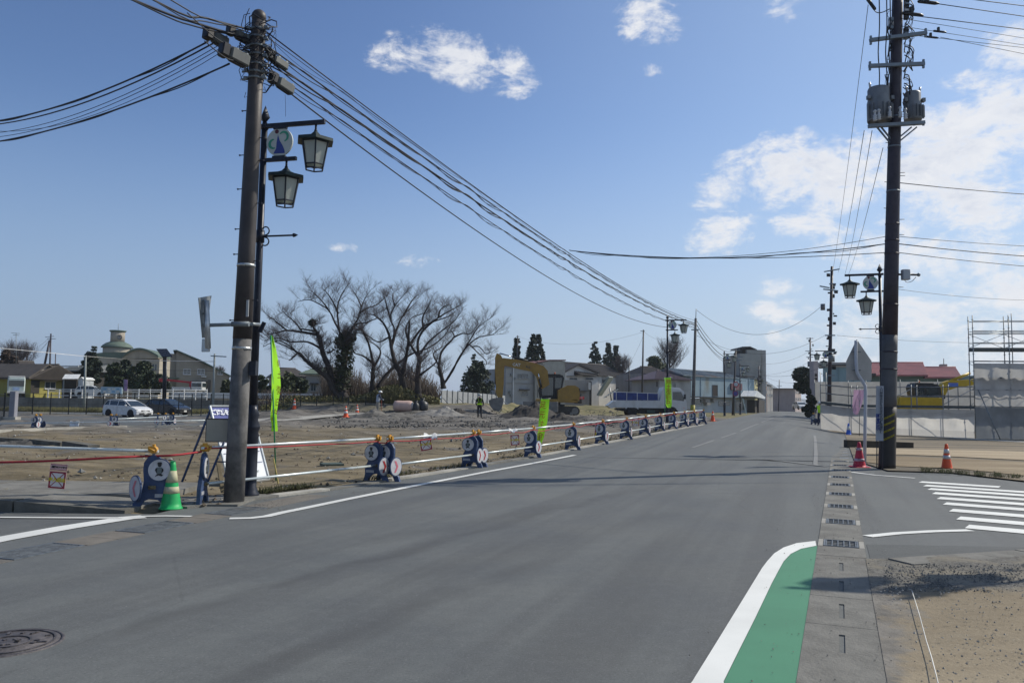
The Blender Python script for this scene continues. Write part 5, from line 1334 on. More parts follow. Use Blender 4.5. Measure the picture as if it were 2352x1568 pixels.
# tall part at the right edge
ht = thing('scaffold', 'tall scaffold clad in grey sheets with bare top lift at the right edge', 'scaffold', F[0])
ex = Vector((.985, -.17, 0)).normalized(); ey = Vector((.17, .985, 0)).normalized(); C0 = on_line(2241)
zs = [zrow(C0, y) for y in (1006, 932, 885, 834, 798, 787, 765, 737, 724)]
NB = 5; bw = 1.83
zdk = [(zrow(C0, 932), .16), (zrow(C0, 866), .06), (zrow(C0, 798), .20)]
for i in range(NB + 1):
    for q, s in ((0, 0), (1, .61)):
        p = C0 + ex * bw * i + ey * s
        MB().tube([p, p + Vector((0, 0, zs[8]))], .027, 8).build('standard', M_scaf, ht, True)
        mb = MB(); z = .4
        while z < zs[8] - .1: mb.tube([p + Vector((0, 0, z)), p + Vector((0, 0, z + .03))], .055, 8); z += .475
        mb.build('coupler', M_scaf, ht, True)
    if i: 
        p = C0 + ex * (bw * i + .16); MB().tube([p + Vector((0, 0, zs[3])), p + Vector((0, 0, zs[8] + .1))], .024, 8).build('standard', M_scaf, ht, True)
for i in range(NB):
    a = C0 + ex * bw * i; b = C0 + ex * bw * (i + 1)
    for z, t in zdk:
        mb = MB(); c = (a + b) / 2 + ey * .3 + Vector((0, 0, z - t / 2)); mb.box(c, (bw - .02, .56, t), Matrix.Rotation(math.atan2(ex.y, ex.x), 3, 'Z')); mb.build('deck', M_deck, ht, True)
    for z in (zs[5] + .0, zs[6], zs[6] + .13, zs[7], zs[1] + .9, zs[1] + .5, zrow(C0, 866) + .9):
        for s in (0, .61): MB().tube([a + Vector((0, 0, z)) + ey * s, b + Vector((0, 0, z)) + ey * s], .021, 6).build('ledger', M_scaf, ht, True)
    for z0_, z1_ in ((zs[4], zs[6]), (zrow(C0, 866), zs[3]), (zs[1], zrow(C0, 868))):
        MB().tube([a + Vector((0, 0, z0_)) + ey * .61, b + Vector((0, 0, z1_)) + ey * .61], .016, 5).build('brace', M_galv, ht, True)
        MB().tube([b + Vector((0, 0, z0_)) + ey * .64, a + Vector((0, 0, z1_)) + ey * .64], .016, 5).build('brace', M_galv, ht, True)
    for (z0_, z1_, m_) in ((.04, zs[1] - .02, M_sheet3), (zs[1], zs[3], M_sheet)):
        n = 8; vs = []
        for r in range(7):
            for j in range(n + 1):
                t = j / n; p = a.lerp(b, t) - ey * (.05 + (.07 * math.sin(j * 1.3 + r * .9 + i) + .05 * math.sin(j * 2.9 - r * 1.7 + i * 2)) * math.sin(math.pi * t) * (.35 + math.sin(math.pi * r / 6))); vs.append(p + Vector((0, 0, z0_ + (z1_ - z0_) * r / 6)))
        MB().add(vs, [(r * (n + 1) + j, r * (n + 1) + j + 1, (r + 1) * (n + 1) + j + 1, (r + 1) * (n + 1) + j) for r in range(6) for j in range(n)], 0, True).build('cladding_sheet', m_, ht, True)
for p0, p1 in ((C0 + ex * .15 - ey * .1 + Vector((0, 0, zs[1] + .9)), C0 + ex * .75 - ey * 1.3),): MB().tube([p0, p1], .026, 8).build('raker', M_scaf, ht, True)
# far white hoarding behind the lot
hb = [V(1872, 935, 78), V(1990, 935, 74), V(2110, 935, 70), V(2250, 940, 66), V(2420, 940, 62)]
fh = thing('hoarding', 'long white sheet hoarding standing behind the yellow excavator on the right', 'hoarding', (hb[0].x, hb[0].y, 0))
for i in range(4):
    for j in range(3):
        a = hb[i].lerp(hb[i + 1], j / 3); b = hb[i].lerp(hb[i + 1], (j + .985) / 3); zt1 = zrow(a, 876.5); zt2 = zrow(b, 876.5)
        mb = MB(); vs = [(a.x, a.y, 0), (b.x, b.y, 0), (b.x, b.y, zt2), (a.x, a.y, zt1)]; vs += [(x, y + .04, z) for x, y, z in vs]
        mb.add(vs, [(0, 1, 2, 3), (7, 6, 5, 4), (0, 4, 5, 1), (1, 5, 6, 2), (2, 6, 7, 3), (3, 7, 4, 0)]).build('sheet', M_sheet2, fh, True)
        MB().tube([(a.x - .03, a.y - .05, 0), (a.x - .03, a.y - .05, zt1 + .2)], .03, 6).build('post', M_scaf, fh, True)
# grey mound behind the translucent sheets, left end
# blue/red road-works equipment by the scaffold end
M_vest = mat('vest_yellow', (.55, .95, .02), .6)
for i, (px, w, hh_) in enumerate(((1868, .45, .9), (1880, .5, 1.0), (1895, .5, 1.1))):
    o = copy_tree(proto, G(px, 975 - i), rzb + .8 + i * .5, ['leftmost', 'middle', 'rightmost'][i] + ' of the blue barricades bunched at the scaffold end'); 

# ---------- excavators ----------
M_yel = mat('excavator_yellow', (.29, .17, .03), .45, 0, .14, 2.5, stain=(.20, .12, .03)); M_yel2 = mat('komatsu_yellow', (.50, .33, .012), .45, 0, .1, 2.5)
M_xblk = mat('machine_black', (.022, .024, .026), .45, .1, .25, 3); M_xgl = glass('cab_glass', (.02, .035, .04)); M_chrome = mat('chrome_rod', (.7, .7, .7), .15, .95, .03)
M_track = mat('track_steel', (.075, .068, .06), .75, .4, .3, 8); M_bucket = mat('worn_bucket', (.17, .165, .155), .55, .5, .25, 3)
def excavator(label, loc, rz, body_rz, m, boom, stick, bucketp, blade=True, cat_text=None):
    """side view machine: local +x is where the boom points; boom/stick given as outline points in x/z"""
    t = thing('excavator', label, 'excavator', loc, rz)
    for s in (-1, 1):
        y = s * .95; L = 1.55
        out = [(-L, .38), (-L - .25, .46), (-L - .33, .60 - .25), (-L - .25, .14), (-L, .02), (L, .02), (L + .25, .14), (L + .33, .38), (L + .22, .62), (L, .74), (-L, .74), (-L - .22, .62)]
        out = [(-L, .02), (L, .02), (L + .22, .10), (L + .34, .30), (L + .30, .52), (L + .1, .68), (-L - .1, .68), (-L - .30, .52), (-L - .34, .30), (-L - .22, .10)]
        tr = MB().prism(out, y - .24, y + .24).build('track', M_track, t)
        mb = MB(); per = 26
        pts = []
        for i in range(len(out)):
            a, b = Vector(out[i]), Vector(out[(i + 1) % len(out)]); k = max(1, int((b - a).length / .16))
            for j in range(k): pts.append((a.lerp(b, (j + .5) / k), math.atan2((b - a).y, (b - a).x)))
        for p, a in pts: mb.box((p.x, y, p.y), (.07, .5, .05), Matrix.Rotation(-a, 3, 'Y'))
        mb.build('track_plates', M_track, tr)['kind'] = 'stuff'
        for x in (-1.3, -.65, 0, .65, 1.3): MB().tube([(x, y - s * -.0 - .26 if s < 0 else y + .24, .16), (x, y + (.02 if s < 0 else .26), .16)], .12, 10).build('roller', M_bucket, t)
        for x in (-1.55, 1.55): MB().tube([(x, y - .27, .36), (x, y + .27, .36)], .23, 14).build('idler', M_bucket, t)
    MB().box((0, 0, .62), (1.7, 1.5, .4)).build('undercarriage', M_xblk, t)
    MB().lathe([(.6, .75), (.6, .95)], 20).build('slew_ring', M_xblk, t)
    if blade: MB().box((2.35, 0, .52), (.14, 2.4, .62), Matrix.Rotation(-.1, 3, 'Y'), bev=.02).build('dozer_blade', M_bucket, t); MB().bar((1.3, -.5, .45), (2.3, -.7, .4), .16).build('blade_arm', m, t); MB().bar((1.3, .5, .45), (2.3, .7, .4), .16).build('blade_arm', m, t)
    U = bpy.data.objects.new('upper_structure', None)
    Rb = Matrix.Rotation(body_rz, 3, 'Z')
    def bd(mb, nm, mt): mb.v = [tuple(Rb @ Vector(v)) for v in mb.v]; return mb.build(nm, mt, t)
    bd(MB().bx(-1.75, -1.2, .95, 1.2, 1.2, 1.18, bev=.05), 'platform', m)
    bd(MB().prism([(-1.85, 1.05), (-1.2, 1.15), (-.35, 1.15), (-.35, 1.80), (-1.0, 2.15), (-1.55, 2.15), (-1.8, 2.0), (-1.88, 1.6)], -.05, 1.2), 'engine_cover', m)
    bd(MB().prism([(-1.9, 1.05), (-1.3, 1.15), (-1.3, 2.0), (-1.6, 2.15), (-1.82, 2.05), (-1.92, 1.6)], -1.2, -.06), 'counterweight', m)
    bd(MB().bx(-1.84, -.9, 1.3, -1.80 - .12, .9, 1.95), 'rear_grille', M_xblk)
    # cab: dark frame with glass
    cabp = [(-.95, 1.19), (.88, 1.19), (1.0, 1.75), (.86, 2.75), (.65, 2.92), (-.72, 2.92), (-.86, 2.72), (-.70, 1.9)]
    cb = bd(MB().prism(cabp, -1.19, -.12), 'cab', M_xblk)
    for pl in ([(-.62, 2.0), (-.20, 1.95), (-.20, 2.72), (-.70, 2.72)], [(-.06, 1.45), (.72, 1.45), (.78, 2.0), (.68, 2.72), (-.06, 2.72)]):
        for y in (-1.197, -.113): q = MB().prism(pl, y - .003, y + .003); q.v = [tuple(Rb @ Vector(v)) for v in q.v]; q.build('window', M_xgl, cb)
    q = MB().prism([(1.003, 1.8), (1.007, 1.8), (.875, 2.72), (.871, 2.72)], -1.1, -.2); q.v = [tuple(Rb @ Vector(v)) for v in q.v]; q.build('windscreen', M_xgl, cb)
    bd(MB().bx(-.6, -1.1, 2.92, .5, -.2, 2.99, bev=.02), 'cab_roof', M_xblk)
    bd(MB().lathe([(.05, 2.99), (.05, 3.10), (.02, 3.14)], 8, (-.2, -.6, 0)), 'beacon', mat('beacon_orange', (.7, .16, .02), .3))
    bd(MB().tube([(1.02, -1.2, 1.3), (1.02, -1.2, 2.2)], .02, 5).box((1.05, -1.28, 2.1), (.04, .14, .25)), 'mirror', M_xblk)
    bd(MB().bx(-.9, -1.195, 1.19, -.3, -1.24, 1.5), 'side_door', m)
    def limb(poly, w, nm, mt=m):
        mb = MB().prism(poly, .18 - w / 2, .18 + w / 2); mb.v = [tuple(Rb @ Vector(v)) for v in mb.v]; return mb.build(nm, mt, t)
    bo = limb(boom, .34, 'boom'); st = limb(stick, .28, 'arm')
    if cat_text:
        s_, x_, z_, sz, m_ = cat_text
        for sg in (-1,): text(s_, sz, m_, bo, Rb.to_4x4() @ fr((x_, .18 - .175, z_), (-1, 0, .18) if False else (1, 0, -.0), (0, -1, 0)), 'boom_mark', .003, bold=.01)
    return t, limb, bd
# site excavator: boom points to the left in the picture, so local +x is world left
eb = G(1268, 954); ed = eb.y; pxm = FPX / ed; XS = 1.22      # picture units per metre there
def ex2(px, py):  # picture point -> local x/z on the machine's mid plane (machine faces -X)
    p = V(px, py, ed - .18); return ((eb.x - p.x) / XS, (p.z - eb.z) / XS)
sc = 1.0
boomP = [ex2(*p) for p in [(1262, 883), (1259, 866), (1258, 852), (1248, 840), (1225, 833), (1190, 826), (1155, 822), (1150, 830), (1155, 838), (1190, 847), (1220, 853), (1232, 866), (1238, 888), (1246, 893)]]
stickP = [ex2(*p) for p in [(1141, 811), (1137, 822), (1137, 848), (1140, 905), (1144, 915), (1154, 914), (1157, 880), (1158, 850), (1160, 836), (1155, 824), (1150, 815)]]
X1, limb, bd = excavator('yellow excavator working in the soil left of the dump truck', eb, math.pi, 0, M_yel, boomP, stickP, None, blade=False)
X1.scale = (XS,) * 3
bq_ = G(1246, 947); q_ = Matrix.Rotation(math.pi, 4, 'Z')
MB().box((.9, 1.75, .62), (2.45, .12, .72), Matrix.Rotation(-.12, 3, 'Z'), bev=.03).build('dozer_blade', M_bucket, X1); MB().bar((.4, .9, .45), (.6, 1.7, .45), .14).build('blade_arm', M_yel, X1); MB().bar((1.4, .9, .45), (1.5, 1.7, .45), .14).build('blade_arm', M_yel, X1)
bp = [ex2(*p) for p in [(1125, 930), (1123, 920), (1130, 915), (1150, 912), (1157, 914), (1156, 925), (1152, 938), (1146, 945), (1134, 942)]]
mb = MB().prism(bp, -.42, .78); bk = mb.build('bucket', M_bucket, X1)
for i in range(5): MB().bar((bp[6][0] - .05, -.36 + i * .27, bp[6][1]), (bp[7][0] - .03, -.36 + i * .27, bp[7][1] - .08), .09, .05).build('tooth', M_bucket, bk)
def cyl(a, b, nm='cylinder', y=.18, f=.55):
    a = Vector((a[0], y, a[1])); b = Vector((b[0], y, b[1])); m_ = a.lerp(b, f)
    o = MB().tube([a, m_], .075, 10).build(nm, M_xblk, X1); MB().tube([m_, b], .042, 8).build('rod', M_chrome, o)
cyl(ex2(1212, 829), ex2(1148, 811), y=.18); cyl(ex2(1243, 888), ex2(1233, 856), y=-.15, f=.6); cyl(ex2(1139, 836), ex2(1138, 908), y=.18, f=.62); cyl(ex2(1243, 890), ex2(1236, 858), y=.5, f=.6)
MB().tube(spline([(p[0], .34, p[1]) for p in (ex2(1250, 838), ex2(1225, 828), ex2(1190, 822), ex2(1160, 815), ex2(1146, 812))], 4), .03, 6).build('hose', M_xblk, X1)
text('CAT', .30, mat('mark_white', (.5, .5, .48), .5), X1, fr((ex2(1186, 838)[0], .36, ex2(1186, 838)[1]), (-1, 0, -.10), (0, 1, 0)), 'boom_mark', .003, bold=.01)
text('312', .20, mat('mark_dark', (.05, .05, .05), .5), X1, fr((ex2(1212, 843)[0], .36, ex2(1212, 843)[1]), (-1, 0, -.16), (0, 1, 0)), 'boom_mark', .003, bold=.01)
# the excavator on the right, behind the scaffold
e2 = V(2110, 980, 53); e2.z = 0; Z2 = V(2130, 934, 53).z - 1.45
def ey2(px, py):
    p = V(px, py, 53 - .18); return (p.x - e2.x, p.z - Z2)
bm2 = [ey2(*p) for p in [(2147, 928), (2146, 910), (2155, 893), (2170, 878), (2185, 873), (2215, 872), (2238, 870), (2300, 862), (2300, 874), (2240, 884), (2200, 890), (2180, 897), (2172, 915), (2172, 930)]]
st2 = [ey2(*p) for p in [(2290, 855), (2306, 853), (2318, 905), (2308, 908), (2296, 880)]]
X2, limb2, bd2 = excavator('yellow excavator parked behind the low scaffold on the right', e2, 0, 0, M_yel2, bm2, st2, None, blade=False)
mb = MB(); a, b = ey2(2190, 874), ey2(2235, 856); mb.tube([(a[0], .18, a[1]), (b[0], .18, b[1])], .09, 10); mb.build('cylinder', M_yel2, X2)
MB().bx(*(lambda p: (p[0] - .32, -.01, p[1] - .12))(ey2(2193, 883)), *(lambda p: (p[0] + .32, .0, p[1] + .12))(ey2(2193, 883))).build('boom_decal', mat('decal_blue', (.10, .18, .55), .5), X2)
# spoil heap beneath it lifts it: the machine stands on a soil bank behind the sheets
X2.location.z = Z2
MB().bx(-1.85, -1.30, 1.15, 1.0, -1.22, 2.05, bev=.04).build('side_cover', M_yel2, X2)
mb = MB(); n = 16
for i in range(n + 1):
    for j in range(n + 1):
        x = -7 + 14 * i / n; y = -2.6 + 7 * j / n; e_ = max(0, 1 - (abs(x) / 7) ** 3) * max(0, 1 - (abs(y - .9) / 3.5) ** 4); mb.v.append((x, y, e_ * X2.location.z * (1 if e_ > .6 else 1)))
for i in range(n):
    for j in range(n): q = i * (n + 1) + j; mb.f.append((q, q + n + 1, q + n + 2, q + 1)); mb.m.append(0); mb.s.append(True)
o = mb.build('soil_bank', M_lot, loc=(e2.x, e2.y, 0)); tag(o, 'low earth bank carrying the parked excavator behind the sheets', 'earth bank')
# ================= SITE: TRUCK, WORKERS, HEAPS, BAGS, CARS =================
M_wp = mat('white_truck_paint', (.55, .55, .54), .35, 0, .06, 2, stain=(.40, .39, .36)); M_tyre = mat('tyre', (.022, .021, .02), .85, 0, .3, 8); M_rim = mat('rim_grey', (.22, .22, .22), .5, .4, .2, 8)
M_tarp = mat('blue_tarp', (.025, .045, .17), .6, 0, .2, 4, .4, 12); M_chas = mat('chassis_black', (.02, .02, .02), .7); M_gl = glass('vehicle_glass', (.025, .035, .04), .05)
def wheel(par, c, r, w, ax='y', rim=None):
    rot = Matrix.Rotation(R(90), 3, 'X')
    o = MB().lathe([(r * .62, -w / 2), (r * .95, -w / 2), (r, -w * .35), (r, w * .35), (r * .95, w / 2), (r * .62, w / 2)], 24, c, rot=rot).build('wheel', M_tyre, par)
    MB().lathe([(r * .60, -w * .46), (r * .55, -w * .3), (r * .2, -w * .36), (.01, -w * .4)], 18, c, rot=rot).lathe([(.01, w * .4), (r * .2, w * .36), (r * .55, w * .3), (r * .60, w * .46)], 18, c, rot=rot).build('rim', rim or M_rim, o)
tb = G(1478, 956.5); td = tb.y
def tx(px, py, y=0): p = V(px, py, td + y); return (p.x - tb.x, p.z - tb.z)
tk = thing('dump_truck', 'white dump truck with blue covered load panels facing right', 'truck', tb)
u = 1 / (FPX / td)  # metres per px
W2 = 1.05
MB().prism([tx(1407, 923), tx(1412, 919), tx(1511, 920), tx(1516, 897), tx(1519, 889), tx(1530, 889), tx(1524, 937), tx(1412, 935)], -W2, W2).build('bed', M_wp, tk)
for i in range(4):
    a = 1412 + i * 23.7
    MB().prism([tx(a + .6, 918.5), tx(a + .6, 901 + i * .7), tx(a + 23, 901.5 + i * .7), tx(a + 23, 919)], -W2 - .02, -W2 + .05).build('side_panel', M_tarp, tk)
    MB().prism([tx(a + .6, 918.5), tx(a + .6, 901 + i * .7), tx(a + 23, 901.5 + i * .7), tx(a + 23, 919)], W2 - .08, W2 - .02).build('side_panel', M_tarp, tk)
for y in (-W2, W2):
    a, b = tx(1411, 900), tx(1507, 903.5); MB().bar((a[0], y, a[1]), (b[0], y, b[1]), .06).build('top_rail', M_wp, tk)
    for i in range(5): a = tx(1412 + i * 23.7, 900 + i * .7); b = tx(1412 + i * 23.7, 919); MB().bar((a[0], y, a[1]), (b[0], y, b[1]), .05).build('stake', M_wp, tk)
    MB().prism([tx(1432, 938), tx(1437, 931.5), tx(1456, 931.5), tx(1463, 938.5), tx(1460, 938.5), tx(1455, 934), tx(1438, 934), tx(1435, 938)], y - .02, y + .02).build('mudguard', M_wp, tk)
a, b = tx(1414, 937), tx(1556, 942); MB().prism([tx(1414, 937), tx(1524, 937), tx(1524, 950), tx(1470, 950), tx(1414, 941)], -.85, .85).build('chassis', M_chas, tk)
MB().prism([tx(1392, 931), tx(1408, 919), tx(1412, 935), tx(1400, 937)], -1.0, 1.0).build('tailgate', M_wp, tk)
MB().prism([tx(1520, 893), tx(1536, 893), tx(1538, 950), tx(1522, 950)], -1.03, 1.03).build('dark_cab_gap', M_chas, tk)  # black block paints the shaded gap between bed and cab
cabp = [tx(1533, 948), tx(1531, 896), tx(1536, 893), tx(1562, 896), tx(1566, 899), tx(1569, 915), tx(1572, 925), tx(1572, 950), tx(1553, 950), tx(1552, 943), tx(1546, 938), tx(1538, 938), tx(1534, 942)]
cb = MB().prism(cabp, -1.0, 1.0).build('cab', M_wp, tk)
for y in (-1.004, 1.004): MB().prism([tx(1540, 918), tx(1540, 900), tx(1559, 900), tx(1566, 914), tx(1565, 921)], y - .004, y + .004).build('side_window', M_gl, cb)
q = [tx(1566.6, 901), tx(1567.4, 901), tx(1570, 914), tx(1569.3, 914)]; MB().prism(q, -.88, .88).build('windscreen', M_gl, cb)
MB().prism([tx(1535, 894), tx(1537, 889), tx(1558, 891), tx(1562, 896)], -.8, .8).build('wind_deflector', M_wp, cb)
c = tx(1567, 911); MB().box((c[0], -1.12, c[1]), (.14, .10, .42)).build('mirror', M_chas, tk); c = tx(1568, 926); MB().box((c[0] - .1, -1.0, c[1] - .4), (.08, .05, .05)).build('indicator', mat('amber', (.8, .2, .05), .3), tk)
c = tx(1571, 943); 
for y in (-.7, .7): MB().box((c[0], y, c[1]), (.06, .34, .18), None, bev=.02).build('headlight', mat('lamp_lens', (.6, .6, .55), .1), tk)
MB().prism([tx(1568, 950), tx(1573, 946), tx(1574, 953), tx(1568, 953)], -.98, .98).build('bumper', M_wp, tk)
MB().prism([tx(1482, 941), tx(1500, 941), tx(1500, 948), tx(1482, 948)], -1.0, -.7).build('fuel_tank', mat('green_tank', (.03, .06, .05), .5), tk)
for px in (1448, 1539):
    for y in (-.88, .88): c = tx(px, 945.5); wheel(tk, (c[0], y, c[1]), 11.7 * u, .32)

# ---------- passenger cars ----------
def car(label, loc, rz, paint, name='parked_car', s=1., kei=False, group='cars in the parking lot'):
    t = thing(name, label, 'car', loc, rz, group); t.scale = (s,) * 3
    L = [(-2.02, .32), (-2.05, .62), (-1.98, .98), (-1.78, 1.04), (.98, .98), (1.45, .88), (1.85, .74), (2.03, .55), (2.02, .26), (1.75, .22), (-1.9, .22)]
    mb = MB(); n = len(L); ys = [(-.84, .94), (-.80, 1.0), (0, 1.02), (.80, 1.0), (.84, .94)]; vs = []
    ys = [(-.845, .90, .03), (-.83, .97, 0), (-.6, 1.0, 0), (0, 1.015, 0), (.6, 1.0, 0), (.83, .97, 0), (.845, .90, .03)]
    for y, k, dz in ys:
        for x, z in L: vs.append((x * k, y, .6 + (z - .6) * (k if z > .6 else 1)))
    fs = [tuple(range(n)), tuple(range(len(ys) * n - 1, (len(ys) - 1) * n - 1, -1))]
    for a in range(len(ys) - 1): fs += [(a * n + i, a * n + (i + 1) % n, (a + 1) * n + (i + 1) % n, (a + 1) * n + i) for i in range(n)]
    mb.add(vs, fs, 0, False); body = mb.build('body', paint, t)
    # greenhouse
    G1 = [(-1.93, .98), (-1.62, 1.42), (-1.1, 1.50), (.05, 1.47), (.42, 1.36), (1.22, .95)]; m = len(G1); vs = []
    for y, ins in ((-1, 0), (1, 0)):
        for x, z in G1: w = .80 if z < 1 else (.64 if z < 1.45 else .60); vs.append((x, y * w, z))
    mb = MB().add(vs, [tuple(range(m)), tuple(range(2 * m - 1, m - 1, -1))] + [(i, i + m, (i + 1) % m + m, (i + 1) % m) for i in range(m)]); mb.build('window_band', M_gl, t)
    MB().prism([(-1.64, 1.435), (-1.1, 1.515), (.05, 1.485), (.40, 1.375), (.38, 1.36), (.04, 1.45), (-1.1, 1.48), (-1.6, 1.41)], -.63, .63).build('roof', paint, t)
    for y in (-1, 1):
        for (xa, za, xb, zb, w) in ((1.20, .97, .40, 1.37, .05), (-.28, .98, -.32, 1.47, .05), (-1.90, 1.0, -1.62, 1.43, .12), (-1.25, .98, -1.35, 1.47, .06), (.72, .97, .30, 1.39, .035)):
            MB().bar((xa, y * .812, za), (xb, y * .625, zb), w, .03).build('pillar', paint, t)
        MB().bar((-1.6, y * .66, 1.42), (.35, y * .655, 1.38), .05, .06).build('roof_rail', paint, t)
        hl = MB().prism([(1.42, .84), (1.95, .66), (1.92, .56), (1.62, .64)], y * .70, y * .835).build('headlight', mat('headlight_lens', (.5, .52, .52), .12, .3), t)
        MB().box((.78, y * .93, 1.0), (.14, .18, .12), None, bev=.03).build('mirror', paint, t)
        MB().box((-1.98, y * .70, .84), (.10, .2, .24)).build('tail_light', mat('tail_red', (.35, .01, .01), .3), t)
        for x in (-1.28, 1.28):
            q = MB().prism([(x + .37 * math.cos(R(a)), .32 + .37 * math.sin(R(a))) for a in range(0, 181, 15)] + [(x - .37, .21), (x + .37, .21)], y * .835, y * .853).build('wheel_arch', M_chas, t)
            wheel(t, (x, y * .77, .31), .31, .20, rim=mat('hubcap', (.30, .30, .31), .4, .4, .2, 10))
        for x in (-.28,): MB().bx(x - .008, y * .846, .35, x + .008, y * .85, .95).build('door_seam', M_chas, t)
        for x in (-.45, .55): MB().box((x, y * .86, .86), (.16, .03, .03)).build('door_handle', paint, t)
    MB().prism([(2.0, .62), (2.045, .56), (2.045, .50), (2.0, .5)], -.42, .42).build('grille', M_chas, t)
    MB().prism([(2.0, .40), (2.05, .40), (2.05, .28), (2.0, .28)], -.6, .6).build('lower_grille', M_chas, t)
    MB().box((2.06, 0, .42), (.015, .33, .16)).build('number_plate', M_wband, t)
    return t
cw = mat('car_white', (.62, .62, .62), .25, 0, .03, spec=.7); ck = mat('car_black', (.012, .015, .022), .15, .1, .1, spec=.9)
c = G(293, 958); car('white hatchback parked in the lot, in front of the black car', c, R(-24), cw, s=c.y / 68 * 1.0)
c = G(385, 953.5); car('black hatchback parked in the lot right behind the white car', c, R(-22), ck, s=c.y / 74)

# ---------- people ----------
def person(label, loc, rz, joints, zones, helmet, vest=None, s=1.):
    """one skinned body: joints = {name: (x, y, z, r)}, standing or walking; +y is forward"""
    J = joints; t = thing('person', label, 'person', loc, rz)
    names = list(J); edges = [('pelvis', 'waist'), ('waist', 'chest'), ('chest', 'neck'), ('neck', 'head')]
    for q in 'lr': edges += [('chest', q + 'sh'), (q + 'sh', q + 'el'), (q + 'el', q + 'wr'), (q + 'wr', q + 'ha'), ('pelvis', q + 'hip'), (q + 'hip', q + 'kn'), (q + 'kn', q + 'an'), (q + 'an', q + 'to')]
    me = bpy.data.meshes.new('body'); me.from_pydata([Vector(J[n][:3]) * s for n in names], [(names.index(a), names.index(b)) for a, b in edges], [])
    o = bpy.data.objects.new('b', me); COL.objects.link(o); md = o.modifiers.new('s', 'SKIN'); sd_ = o.modifiers.new('u', 'SUBSURF'); sd_.levels = 2; sd_.render_levels = 2
    for i, n in enumerate(names): r = J[n][3] * s; me.skin_vertices[0].data[i].radius = (r, r * (.8 if n in ('chest', 'waist', 'pelvis') else 1)); me.skin_vertices[0].data[i].use_root = (n == 'pelvis')
    ev = o.evaluated_get(bpy.context.evaluated_depsgraph_get()); m2 = bpy.data.meshes.new_from_object(ev); bpy.data.objects.remove(o)
    m2.materials.clear()
    for z in zones: m2.materials.append(z[1])
    for p in m2.polygons:
        c = p.center / s; p.use_smooth = True; k = 0
        for i, (test, _) in enumerate(zones):
            if test(c): k = i; break
        p.material_index = k
    b = bpy.data.objects.new('body', m2); COL.objects.link(b); b.parent = t
    hx, hy, hz = [v * s for v in J['head'][:3]]
    fwd = 1
    MB().lathe([(.155, -.005), (.15, .03), (.125, .09), (.07, .135), (.01, .15)], 16, (hx, hy, hz + .035)).box((hx, hy + .13, hz + .045), (.16, .1, .015)).build('helmet', helmet, t)
    MB().box((hx, hy + .105 * s, hz - .02), (.03, .03, .045)).build('nose', M_skin, t)
    for q in (-1, 1): MB().ball((hx + q * .035, hy + .093, hz + .012), .011, 6, 4).build('eye', M_ink, t); MB().ball((hx + q * .1, hy, hz - .01), (.015, .025, .035), 6, 4).build('ear', M_skin, t)
    if vest:
        cx, cy, cz = [v * s for v in J['chest'][:3]]; wx, wy, wz = [v * s for v in J['waist'][:3]]
        mb = MB()
        for a in (-1, 1):
            for f in (-1, 1):
                mb.bar((cx + a * .13, cy + f * .125, cz + .15), (wx + a * .03, wy + f * .155, wz - .02), .075, .012)
        mb.bar((wx - .17, wy - .155, wz - .03), (wx + .17, wy - .155, wz - .03), .012, .09); mb.bar((wx - .17, wy + .155, wz - .03), (wx + .17, wy + .155, wz - .03), .012, .09)
        mb.build('safety_vest', vest, t)
    return t
M_skin = mat('skin', (.30, .17, .11), .6, 0, .08); M_navy = mat('navy_jacket', (.02, .03, .06), .8, 0, .2, 8); M_beige = mat('beige_trousers', (.24, .225, .19), .85, 0, .15, 8); M_wv = mat('grey_vest', (.30, .34, .40), .7, 0, .15, 10); M_dark = mat('dark_work_clothes', (.018, .02, .024), .85, 0, .25, 8)
M_helm = mat('helmet_white', (.72, .72, .70), .3); M_helmd = mat('helmet_grey', (.25, .26, .25), .4); M_boot = mat('boots', (.015, .015, .015), .6)
std = dict(pelvis=(0, 0, .93, .155), waist=(0, 0, 1.08, .15), chest=(0, -.01, 1.32, .165), neck=(0, .01, 1.49, .065), head=(0, .03, 1.60, .105),
           lsh=(-.20, -.01, 1.40, .075), lel=(-.27, .0, 1.13, .052), lwr=(-.22, .16, .98, .038), lha=(-.19, .24, .97, .04), rsh=(.20, -.01, 1.40, .075), rel=(.28, -.02, 1.13, .052), rwr=(.26, .12, .92, .038), rha=(.25, .18, .89, .04),
           lhip=(-.095, 0, .88, .105), lkn=(-.10, .03, .49, .075), lan=(-.10, 0, .10, .055), lto=(-.11, .15, .04, .045), rhip=(.095, 0, .88, .105), rkn=(.12, .0, .49, .075), ran=(.13, -.03, .10, .055), rto=(.15, .12, .04, .045))
bent = dict(std); bent.update(chest=(0, .05, 1.30, .165), neck=(0, .12, 1.46, .065), head=(0, .18, 1.55, .105), lsh=(-.19, .05, 1.39, .075), rsh=(.19, .05, 1.39, .075), lel=(-.24, .14, 1.14, .052), lwr=(-.12, .34, 1.08, .038), lha=(-.06, .40, 1.08, .04), rel=(.24, .14, 1.14, .052), rwr=(.12, .34, 1.06, .038), rha=(.06, .40, 1.06, .04))
p1 = G(867, 951.5); s1 = p1.y * 56 / FPX / 1.76
person('worker in navy jacket, pale vest and beige trousers standing by the pink bag', p1, R(-60), bent, [(lambda c: c.z < .1, M_boot), (lambda c: c.z < .92, M_beige), (lambda c: c.z > 1.5, M_skin), (lambda c: abs(c.x) < .17 and c.z < 1.45, M_wv), (lambda c: True, M_navy)], M_helm, s=s1)
p2 = G(1101, 960.5); s2 = p2.y * 55 / FPX / 1.76
person('worker in dark clothes with yellow reflective vest facing the excavator bucket', p2, R(8), std, [(lambda c: c.z > 1.5, M_skin), (lambda c: True, M_dark)], M_helmd, vest=M_vest, s=s2)
